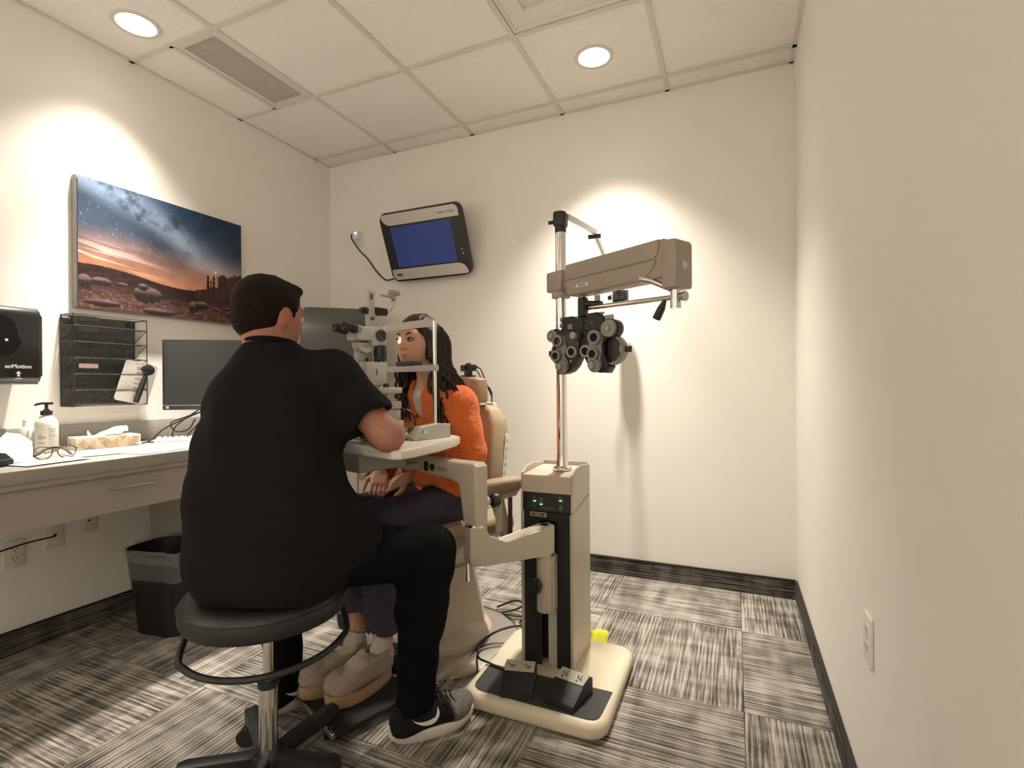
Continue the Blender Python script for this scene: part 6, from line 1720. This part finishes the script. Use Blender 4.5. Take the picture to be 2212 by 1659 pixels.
# sneakers
KNIT = mat_attr('sneaker_knit', 0.85, spec=0.2, bump=0.5, bscale=240)
SOLEW = mat('sneaker_sole', (0.60, 0.56, 0.52), 0.6, var=0.05, vscale=30)
def outline_foot(L, Wd, n=40, toe=0.9):
    pts = []
    for i in range(n):
        a = 2 * math.pi * i / n
        y = math.sin(a) * L / 2
        w = Wd / 2 * (0.80 + 0.22 * math.sin(a) + 0.04 * math.cos(2 * a))
        pts.append((math.copysign(abs(math.cos(a)) ** 0.8, math.cos(a)) * w, y))
    return pts
def sneaker(parent, heel, toe, org, swoosh_side):
    heel = np.array(heel, float); toe = np.array(toe, float)
    fw = toe - heel; L = np.linalg.norm(fw[:2]); rz = math.atan2(-fw[0], fw[1])
    c = (heel + toe) / 2
    Ms_ = Matrix.Translation(Vector((c[0] - org[0], c[1] - org[1], 0))) @ Matrix.Rotation(rz, 4, 'Z')
    root = MB()
    o = outline_foot(L, 0.108)
    rings = []
    for z, s, lift in ((0.000, 0.94, 1), (0.006, 1.0, 1), (0.020, 1.02, .9), (0.030, 0.99, .8), (0.034, 0.94, .7)):
        rings.append([Ms_ @ Vector((x * s, y * s, z + (0.022 * max(0, (y / (L / 2) - 0.45) / 0.55) ** 2 + 0.018 * max(0, (-y / (L / 2) - 0.80) / 0.2) ** 2) + (0.012 if z > 0.01 else 0) * max(0, -y / (L / 2)))) for x, y in o])
    N_ = len(o); vs = [p for r in rings for p in r]
    root.poly(vs, [(k * N_ + i, k * N_ + (i + 1) % N_, (k + 1) * N_ + (i + 1) % N_, (k + 1) * N_ + i) for k in range(4) for i in range(N_)] + [tuple(range(N_))[::-1], tuple(range(4 * N_, 5 * N_))])
    shoe = root.build('sneaker', SOLEW, parent, 50)
    shoe['label'] = 'black and grey knit sneaker with a white sole'
    U = Field(0.02); h = L / 2
    U.cap((0, -h + 0.050, 0.055), (0, h - 0.055, 0.050), 0.044, 0.043, 0.02)
    U.cap((0, -h + 0.048, 0.05), (0, -h + 0.055, 0.095), 0.040, 0.036, 0.02)
    U.cap((0, -h + 0.06, 0.088), (0, 0.035, 0.068), 0.036, 0.034, 0.025)
    U.ell((0, h - 0.062, 0.048), (0.048, 0.060, 0.030), None, 0.02)
    U.cap((0, -h + 0.055, 0.09), (0, -h + 0.055, 0.16), 0.030, 0.034, 0.006, 's')
    U.rbox((0, 0, -0.02), (0.2, 0.3, 0.046), 0.001, None, 0.004, 's')
    V, Fq = U.mesh([((-0.075, -h - 0.02, 0.0), (0.075, h + 0.02, 0.15), 0.0035)])
    lift = 0.022 * np.clip((V[:, 1] / h - 0.45) / 0.55, 0, 1) ** 2
    g = np.clip((V[:, 1] - 0.030 - 0.5 * np.abs(V[:, 0])) / 0.012, 0, 1)[:, None]
    nn = fbm(V[:, 0] * 220, V[:, 1] * 220, V[:, 2] * 220, 2, 3)[:, None]
    cc_ = np.array([0.012, 0.012, 0.013])[None] * (1 - g) + np.array([0.17, 0.155, 0.145])[None] * g * (0.55 + 0.9 * nn)
    V[:, 2] += lift
    tree = BVHTree.FromPolygons([Vector(v) for v in V], [list(map(int, f)) for f in Fq])
    Vw = np.array([Ms_ @ Vector(v) for v in V])
    mesh_obj('upper', Vw, Fq, KNIT, shoe, (0, 0, 0), cc_)
    # side mark, draped on the upper
    cl_ = [(-0.085, 0.088, 0.0012), (-0.070, 0.072, 0.005), (-0.050, 0.060, 0.0085), (-0.030, 0.056, 0.0105), (-0.012, 0.058, 0.0095), (0.0, 0.066, 0.0075), (0.006, 0.078, 0.0045), (0.006, 0.090, 0.001)]
    m = MB(); prev = None
    cl_s = bez([(a, b, w_) for a, b, w_ in cl_], 4)
    for y, z, w_ in cl_s:
        row = []
        t_n = (0, 1)
        for q in (-1, 1):
            yy, zz = y + q * w_ * 0.5, z + q * w_ * -0.75
            if z > 0.062 and y > -0.02: yy, zz = y + q * w_ * 0.9, z - q * w_ * 0.1
            h_ = tree.ray_cast(Vector((swoosh_side * 0.2, yy, zz)), Vector((-swoosh_side, 0, 0)))
            xx = h_[0].x if h_[0] else swoosh_side * 0.04
            row.append(m.bm.verts.new(Ms_ @ Vector((xx + swoosh_side * 0.0012, yy, zz))))
        if prev: m.bm.faces.new((prev[0], prev[1], row[1], row[0]))
        prev = row
    m.build('side_mark', WPRINT, shoe, 60)
    for k in range(5):
        y = 0.000 + k * 0.016
        top = tree.ray_cast(Vector((0, y, 0.3)), Vector((0, 0, -1)))[0]
        zt = top.z if top else 0.09
        lp_ = [(-0.026, y - 0.004, zt - 0.012), (-0.012, y + 0.004, zt + 0.004), (0.0, y, zt + 0.006), (0.014, y - 0.004, zt + 0.003), (0.028, y + 0.006, zt - 0.014)]
        MB().tube([Ms_ @ Vector(p) for p in bez(lp_, 3)], 0.0022, 6).build('lace', MBLACK, shoe)
    top = tree.ray_cast(Vector((0, 0.02, 0.3)), Vector((0, 0, -1)))[0].z
    for q in (-1, 1):
        MB().tube([Ms_ @ Vector(p) for p in bez([(0, 0.012, top + 0.004), (q * 0.022, 0.020, top + 0.022), (q * 0.040, 0.030, top + 0.006), (q * 0.042, 0.042, top - 0.025), (q * .03, .03, top - 0.012), (0, 0.014, top + 0.004)], 4)], 0.002, 6).build('lace', MBLACK, shoe)
    return shoe
sneaker(man, (-0.985, 1.290, 0), (-0.812, 1.512, 0), MO, 1)
sneaker(man, (-1.450, 1.215, 0), (-1.385, 1.485, 0), MO, 1)

# ---------------------------------------------------------------- the woman in the chair
wom = thing('person', 'woman in an orange fleece jacket with long dark hair at the slit lamp', 'person', (-1.18, 1.93, 0))
WO = tuple(wom.location)
hc = (-1.162, 1.722, 1.284); WR = frame((-0.10, -0.995, 0.0)); ws = 0.93
lat, fwd = (-0.93, 0.36, 0), (-0.36, -0.93, 0)          # her right, forward
sL, eL, wL = (-1.022, 1.800, 1.030), (-0.975, 1.800, 0.835), (-1.215, 1.740, 0.735)
sR, eR, wR_ = (-1.262, 1.880, 1.040), (-1.440, 1.860, 0.830), (-1.355, 1.735, 0.745)
hpL, kL, aL = (-1.095, 1.905, 0.605), (-1.205, 1.515, 0.605), (-1.165, 1.500, 0.14)
hpR, kR, aR = (-1.270, 1.975, 0.605), (-1.370, 1.560, 0.605), (-1.285, 1.500, 0.14)
B = Field(0.03)
ww = add_head(B, hc, WR, ws, True)
B.chain([ww((0, -0.030, -0.055)), (-1.128, 1.765, 1.15), (-1.128, 1.79, 1.08)], [0.046, 0.046, 0.062], 0.025)
f_, lo, hi = torso_fn((0.58, 0.80, 0.95, 1.06, 1.12), [(-1.18, 1.945), (-1.158, 1.915), (-1.14, 1.86), (-1.132, 1.80), (-1.128, 1.785)], (0.13, 0.125, 0.14, 0.13, 0.06), (0.09, 0.09, 0.095, 0.08, 0.05), lat, fwd, 0.57, 1.12)
B.add(f_, lo, hi, 0.04)
B.chain([sL, eL, wL], [0.045, 0.036, 0.024], 0.02)
B.chain([sR, eR, wR_], [0.045, 0.036, 0.024], 0.02)
add_hand(B, wL, (-0.80, -0.30, -0.38), (0.1, -0.45, 0.85), 0.90, 0.55, 1)
add_hand(B, wR_, (0.30, -0.55, -0.42), (0.35, -0.25, 0.80), 0.90, 0.75, -1)
for a, k_, n_ in ((hpL, kL, aL), (hpR, kR, aR)):
    B.chain([a, k_, n_, (n_[0] - 0.03, n_[1] - 0.13, 0.105)], [0.070, 0.050, 0.033, 0.030], 0.02)
V, Fq = B.mesh([((-1.52, 1.30, 0.07), (-0.88, 2.12, 1.16), 0.0048), ((-1.26, 1.58, 1.145), (-1.01, 1.86, 1.42), 0.0026)])
loc = ((V - np.array(hc)) @ WR) / ws
n_ = fbm(V[:, 0] * 30, V[:, 1] * 30, V[:, 2] * 30, 3, 5)[:, None]
col = np.array([0.56, 0.315, 0.225])[None] * (0.94 + 0.12 * n_)
lip = np.exp(-(((loc[:, 2] + 0.0660 - 5.0 * loc[:, 0] ** 2) / 0.0072) ** 2 + (loc[:, 0] / 0.030) ** 2) ** 2) * (loc[:, 1] > 0.06)
col = col * (1 - lip[:, None]) + np.array([0.42, 0.115, 0.105])[None] * lip[:, None]
ck = np.exp(-(((np.abs(loc[:, 0]) - 0.040) / 0.020) ** 2 + ((loc[:, 2] + 0.035) / 0.022) ** 2)) * (loc[:, 1] > 0.03) * 0.35
col = col * (1 - ck[:, None]) + np.array([0.55, 0.22, 0.17])[None] * ck[:, None]
mesh_obj('body', V, Fq, SKIN_M, wom, WO, col, relax=0)
WHAIR = mat('long_dark_hair', (0.026, 0.0145, 0.0095), 0.42, var=0.5, vscale=60, bump=0.3, bscale=120, spec=0.3, vstretch=(1, 1, 0.12))
O_ = np.array(WO)
for q in (-1, 1):
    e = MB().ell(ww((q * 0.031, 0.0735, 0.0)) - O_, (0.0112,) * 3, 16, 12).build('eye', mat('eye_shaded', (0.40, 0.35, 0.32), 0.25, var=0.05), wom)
    MB().ell(ww((q * 0.031 + 0.0012, 0.0812, 0.0008)) - O_, (0.0060,) * 3, 12, 8).build('iris', MATS['iris_dark'], e)
    lid = [ww((q * 0.0175, 0.0815, -0.001)) - O_, ww((q * 0.024, 0.0865, 0.0062)) - O_, ww((q * 0.033, 0.0865, 0.0075)) - O_, ww((q * 0.041, 0.0815, 0.0048)) - O_, ww((q * 0.0475, 0.0745, 0.0005)) - O_]
    MB().tube(bez([tuple(p) for p in lid], 3), [0.0018] * 4 + [0.0026] * 5 + [0.0018] * 4, 6).build('eyelash', WHAIR, e)
    low = [ww((q * 0.019, 0.081, -0.004)) - O_, ww((q * 0.031, 0.0845, -0.0078)) - O_, ww((q * 0.045, 0.0765, -0.0035)) - O_]
    MB().tube(bez([tuple(p) for p in low], 3), 0.0009, 5).build('eyelash', WHAIR, e)
    br = [ww((q * 0.013, 0.0865, 0.0185)) - O_, ww((q * 0.024, 0.0875, 0.0245)) - O_, ww((q * 0.037, 0.0820, 0.0265)) - O_, ww((q * 0.050, 0.0700, 0.0205)) - O_]
    MB().tube(bez([tuple(p) for p in br], 3), [0.0028] * 3 + [0.0032] * 4 + [0.0016] * 3, 6).build('eyebrow', WHAIR, wom)
# hair: skull cap plus long wavy locks
Hh = Field(0.02)
Hh.ell(ww((0, -0.020, 0.034)), np.array((0.083, 0.098, 0.086)) * ws, WR, 0.0)
Hh.ell(ww((0, -0.055, -0.045)), np.array((0.080, 0.060, 0.110)) * ws, WR, 0.03)
for q in (-1, 1):
    Hh.cap(ww((q * 0.070, 0.010, 0.03)), ww((q * 0.078, 0.000, -0.07)), 0.020, 0.022, 0.02)
Hh.ell(ww((0, 0.115, -0.030)), np.array((0.064, 0.092, 0.098)) * ws, WR, 0.010, 's')
def strand_noise(x, y, z):
    return 0.002 * np.sin(x * 330 + 3 * vnoise(x * 20, y * 20, z * 8, 2)) * 0.5 + 0.005 * (fbm(x * 45, y * 45, z * 10, 3, 12) - 0.5)
V, Fq = Hh.mesh([((-1.29, 1.55, 1.08), (-0.98, 1.92, 1.44), 0.0032)], strand_noise)
hair = mesh_obj('hair', V, Fq, WHAIR, wom, WO)
rg = random.Random(3)
m = MB()
def world_lock(pts, r0, n=6):
    b = bez(pts, 6)
    k = len(b)
    m.tube([Vector(p) - Vector(WO) for p in b], [r0 * (0.75 + 0.35 * math.sin(math.pi * i / (k - 1))) * (1 - 0.60 * (i / (k - 1)) ** 4) for i in range(k)], n, flat=0.7)
def side_locks(q, n, ends, spread):
    for i in range(n):
        t = i / max(1, n - 1)
        y0 = 0.020 - 0.095 * t + rg.uniform(-0.006, 0.006)
        y0 = min(y0, 0.012)
        root = ww((q * (0.060 + 0.01 * t), y0 * 0.9 - 0.012, 0.072 - 0.01 * t))
        side = ww((q * (0.080 + 0.003 * rg.random()), y0 - 0.004, 0.010 + rg.uniform(-0.01, 0.01)))
        jaw = ww((q * (0.086 + 0.014 * rg.random()), y0 - 0.012, -0.085))
        ex, ey, ez = ends
        en = np.array((ex, ey, ez)) + np.array((rg.uniform(-1, 1) * spread[0], rg.uniform(-1, 1) * spread[1] + (0.10 * t if q else 0), rg.uniform(-1, 1) * spread[2]))
        md = jaw * 0.5 + en * 0.5 + np.array((rg.uniform(-0.02, 0.02), rg.uniform(-0.02, 0.02), 0))
        lo_ = jaw * 0.2 + en * 0.8 + np.array((rg.uniform(-0.018, 0.018), rg.uniform(-0.014, 0.014), 0))
        wv = [rg.uniform(-0.022, 0.022) for _ in range(4)]
        p1 = jaw * 0.72 + en * 0.28 + np.array((wv[0], wv[1], 0)); p2 = jaw * 0.35 + en * 0.65 + np.array((-wv[0], -wv[1], 0))
        world_lock([tuple(p) for p in (root, side, jaw, p1, md, p2, lo_, en)], 0.0048 + 0.0030 * rg.random())
# her left side is nearest the viewer (local -x of the head frame is her left)
side_locks(-1, 80, (-1.048, 1.708, 0.950), (0.030, 0.020, 0.050))
side_locks(-1, 46, (-1.000, 1.742, 1.02), (0.024, 0.02, 0.05))
side_locks(1, 60, (-1.240, 1.722, 0.985), (0.024, 0.02, 0.04))
for i in range(18):
    t = i / 17
    a = (t - 0.5)
    root = ww((a * 0.04, -0.03, 0.115)); bk_ = ww((a * 0.15, -0.112, 0.02)); nk = ww((a * 0.17, -0.118, -0.09))
    en = nk + np.array((rg.uniform(-0.03, 0.03) + a * -0.10, rg.uniform(-0.01, 0.03), -0.20 + rg.uniform(-0.03, 0.03)))
    world_lock([tuple(p) for p in (root, bk_, nk, nk * 0.5 + en * 0.5 + np.array((rg.uniform(-.015, .015), 0.015, 0)), en)], 0.012)
m.build('long_locks', WHAIR, hair, 60)
# white tee, then fleece jacket
Tt = Field(0.03)
f_, lo, hi = torso_fn((0.90, 1.0, 1.06, 1.10), [(-1.145, 1.875), (-1.137, 1.84), (-1.132, 1.80), (-1.13, 1.785)], (0.14, 0.14, 0.12, 0.08), (0.105, 0.102, 0.088, 0.066), lat, fwd, 0.90, 1.092, 0.01)
Tt.add(f_, lo, hi, 0.03)
Tt.cap((-1.128, 1.775, 1.16), (-1.13, 1.79, 1.06), 0.054, 0.056, 0.006, 's')
V, Fq = Tt.mesh([((-1.36, 1.60, 0.88), (-0.92, 2.0, 1.13), 0.005)])
mesh_obj('tee_shirt', V, Fq, mat('white_tee', (0.55, 0.50, 0.46), 0.9, var=0.04, vscale=50), wom, WO, relax=1)
FLEECE = mat('orange_fleece', (0.95, 0.175, 0.032), 0.95, var=0.22, vscale=130, bump=1.0, bscale=210, sheen=0.35, spec=0.1)
J = Field(0.03)
f_, lo, hi = torso_fn((0.63, 0.72, 0.80, 0.88, 0.95, 1.02, 1.07, 1.11, 1.14), [(-1.182, 1.955), (-1.170, 1.935), (-1.160, 1.92), (-1.150, 1.895), (-1.142, 1.872), (-1.135, 1.835), (-1.132, 1.81), (-1.13, 1.797), (-1.128, 1.79)],
                      (0.182, 0.186, 0.178, 0.170, 0.165, 0.160, 0.145, 0.100, 0.085), (0.148, 0.146, 0.140, 0.132, 0.126, 0.118, 0.106, 0.088, 0.078), lat, fwd, 0.645, 1.135, 0.012)
J.add(f_, lo, hi, 0.03)
J.chain([(-1.10, 1.825, 1.065), sL, eL, wL], [0.066, 0.076, 0.068, 0.056], 0.022)
J.chain([(-1.17, 1.845, 1.065), sR, eR, wR_], [0.070, 0.080, 0.075, 0.058], 0.05)
# front opening with collar, and cuffs
J.cap((-1.128, 1.765, 1.20), (-1.133, 1.79, 1.05), 0.060, 0.052, 0.012, 's')
J.cap((-1.145, 1.735, 1.16), (-1.175, 1.725, 0.965), 0.050, 0.016, 0.012, 's')
for w_, e_ in ((wL, eL), (wR_, eR)):
    d_ = unit(np.array(w_) - np.array(e_))
    c_ = np.array(w_) - d_ * 0.012
    J.add(*half(c_, d_, c_ - 0.09, c_ + 0.09), 0.008, 's')
    J.cap(c_ - d_ * 0.03, c_ + d_ * 0.08, 0.036, 0.036, 0.006, 's')
def fleece_warp(x, y, z):
    s = 0.020 * (fbm(x * 9 + z * 4, y * 9 - z * 4, z * 7, 3, 22) - 0.5)
    s = s + 0.013 * np.sin((x * 0.93 - y * 0.36) * 55 + z * 18 + 3 * vnoise(x * 8, y * 8, z * 6, 4)) * vnoise(x * 9, y * 9, z * 5, 8) * np.clip((1.06 - z) * 6, 0, 1)
    return s + 0.0045 * (vnoise(x * 150, y * 150, z * 150, 3) - 0.5)
V, Fq = J.mesh([((-1.56, 1.60, 0.62), (-0.84, 2.14, 1.16), 0.0048)], fleece_warp)
mesh_obj('fleece_jacket', V, Fq, FLEECE, wom, WO, relax=1)
# collar roll and buttons
colr = MB()
pts = []
for i in range(13):
    a = math.pi * (-0.10 + 1.20 * i / 12)
    pts.append(Vector((-1.130, 1.790, 1.105)) + Vector(lat) * math.cos(a) * 0.074 - Vector(fwd) * math.sin(a) * 0.066 + Vector((0, 0, 0.018 * math.sin(a))))
colr.tube([p - Vector(WO) for p in bez([tuple(p) for p in pts], 3)], 0.017, 10)
colr.build('collar', FLEECE, wom)
for z, y in ((0.985, 1.722), (0.93, 1.735)):
    MB().ell(Vector((-1.165, y, z)) - Vector(WO), (0.008, 0.005, 0.008), 12, 8).build('snap_button', mat('snap_dark', (0.09, 0.02, 0.015), 0.4, var=0.1), wom)
# trousers
T_ = Field(0.04)
T_.ell((-1.182, 1.945, 0.610), (0.185, 0.145, 0.080), frame(fwd), 0.05)
T_.chain([hpL, kL, aL], [0.096, 0.072, 0.058], 0.04)
T_.chain([hpR, kR, aR], [0.096, 0.072, 0.058], 0.04)
for n_ in (aL, aR):
    p = np.array(n_)
    T_.add(lambda X, Y, Z: Z - 0.222 + 0 * X + 0 * Y, p - (0.10, 0.10, 0.12), p + (0.10, 0.10, 0.14), 0.004, 's')
    T_.cap((n_[0], n_[1], 0.24), (n_[0], n_[1], 0.10), 0.050, 0.050, 0.004, 's')
NAVY = mat('navy_trousers', (0.036, 0.030, 0.056), 0.7, var=0.15, vscale=30, bump=0.08, bscale=200)
V, Fq = T_.mesh([((-1.54, 1.36, 0.12), (-0.92, 2.14, 0.74), 0.006)], trouser_warp)
mesh_obj('trousers', V, Fq, NAVY, wom, WO, relax=2)
# slippers and socks
OAT = mat('slipper_wool', (0.40, 0.325, 0.275), 0.95, var=0.30, vscale=160, bump=0.8, bscale=260)
TAN = mat('slipper_sole', (0.42, 0.27, 0.155), 0.7, var=0.10, vscale=40, bump=0.15, bscale=120)
BRAID = mat('slipper_braid', (0.20, 0.095, 0.04), 0.8, var=0.4, vscale=200)
SOCK = mat('white_sock', (0.52, 0.47, 0.43), 0.95, var=0.08, vscale=100, bump=0.4, bscale=200)
def slipper(parent, heel, toe, z0, org, ankle, mark):
    heel = np.array(heel, float); toe = np.array(toe, float)
    fw = toe - heel; L = np.linalg.norm(fw[:2]); rz = math.atan2(-fw[0], fw[1]); c = (heel + toe) / 2; h = L / 2
    Ms_ = Matrix.Translation(Vector((c[0] - org[0], c[1] - org[1], z0))) @ Matrix.Rotation(rz, 4, 'Z')
    o = outline_foot(L, 0.118, 44)
    N_ = len(o)
    m = MB(); rings = []
    for z, s in ((0.0, 0.95), (0.005, 0.99), (0.022, 1.0), (0.040, 1.0), (0.045, 0.97)):
        rings.append([Ms_ @ Vector((x * s * (1 + 0.012 * math.sin(i * 2.9)), y * s, z + 0.012 * max(0, y / h - 0.5))) for i, (x, y) in enumerate(o)])
    vs = [p for r in rings for p in r]
    m.poly(vs, [(k * N_ + i, k * N_ + (i + 1) % N_, (k + 1) * N_ + (i + 1) % N_, (k + 1) * N_ + i) for k in range(4) for i in range(N_)] + [tuple(range(N_))[::-1], tuple(range(4 * N_, 5 * N_))])
    shoe = m.build('slipper', TAN, parent, 50)
    shoe['label'] = 'oatmeal wool slipper on a tan platform sole'
    MB().tube([Ms_ @ Vector((x * 0.965, y * 0.975, 0.046 + 0.012 * max(0, y / h - 0.5))) for x, y in o], 0.0042, 6, closed=True).build('braid', BRAID, shoe)
    U = Field(0.03)
    U.cap((0, -h + 0.050, 0.075), (0, h - 0.055, 0.064), 0.047, 0.045, 0.03)
    U.ell((0, h - 0.060, 0.060), (0.050, 0.058, 0.038), None, 0.03)
    U.cap((0, -h + 0.06, 0.085), (0, -0.005, 0.088), 0.046, 0.040, 0.03)
    U.cap((0, -h + 0.062, 0.10), (0, -h + 0.070, 0.20), 0.034, 0.036, 0.008, 's')
    U.rbox((0, 0, 0.0), (0.2, 0.3, 0.044), 0.001, None, 0.004, 's')
    U.rbox((0, -0.05, 0.19), (0.2, 0.2, 0.062), 0.001, None, 0.006, 's')
    V, Fq = U.mesh([((-0.085, -h - 0.02, 0.02), (0.085, h + 0.02, 0.16), 0.0036)], lambda x, y, z: 0.003 * (vnoise(x * 120, y * 120, z * 120, 5) - 0.5))
    V[:, 2] += 0.012 * np.clip(V[:, 1] / h - 0.5, 0, 1)
    tree = BVHTree.FromPolygons([Vector(v) for v in V], [list(map(int, f)) for f in Fq])
    mesh_obj('upper', np.array([Ms_ @ Vector(v) for v in V]), Fq, OAT, shoe)
    ring = []
    for i in range(30):
        a = 2 * math.pi * i / 30
        ring.append(Ms_ @ Vector((0.044 * math.cos(a), -h + 0.075 + 0.056 * math.sin(a), 0.112 - 0.006 * math.sin(a))))
    MB().tube(ring, 0.0115, 8, closed=True).build('cuff', OAT, shoe)
    MB().tube([p + Vector((0, 0, -0.013)) + (p - (Ms_ @ Vector((0, -h + 0.075, p.z)))) .normalized() * 0.004 * Vector((1, 1, 0)).length for p in ring], 0.0032, 5, closed=True).build('stitching', BRAID, shoe)
    ak = Vector(ankle) - Vector(org)
    b0 = Ms_ @ Vector((0, -h + 0.075, 0.06)); 
    sk = MB().tube(bez([tuple(b0), tuple(b0 * 0.6 + Vector((ak.x, ak.y, 0.16)) * 0.4), (ak.x, ak.y, 0.205)], 4), [0.036, 0.037, 0.038, 0.038, 0.037, 0.036, 0.036, 0.036, 0.036], 18).build('sock', SOCK, shoe)
    return shoe
slipper(wom, (-1.160, 1.535, 0), (-1.232, 1.288, 0), 0.0445, WO, aL, True)
slipper(wom, (-1.280, 1.535, 0), (-1.352, 1.290, 0), 0.0445, WO, aR, False)
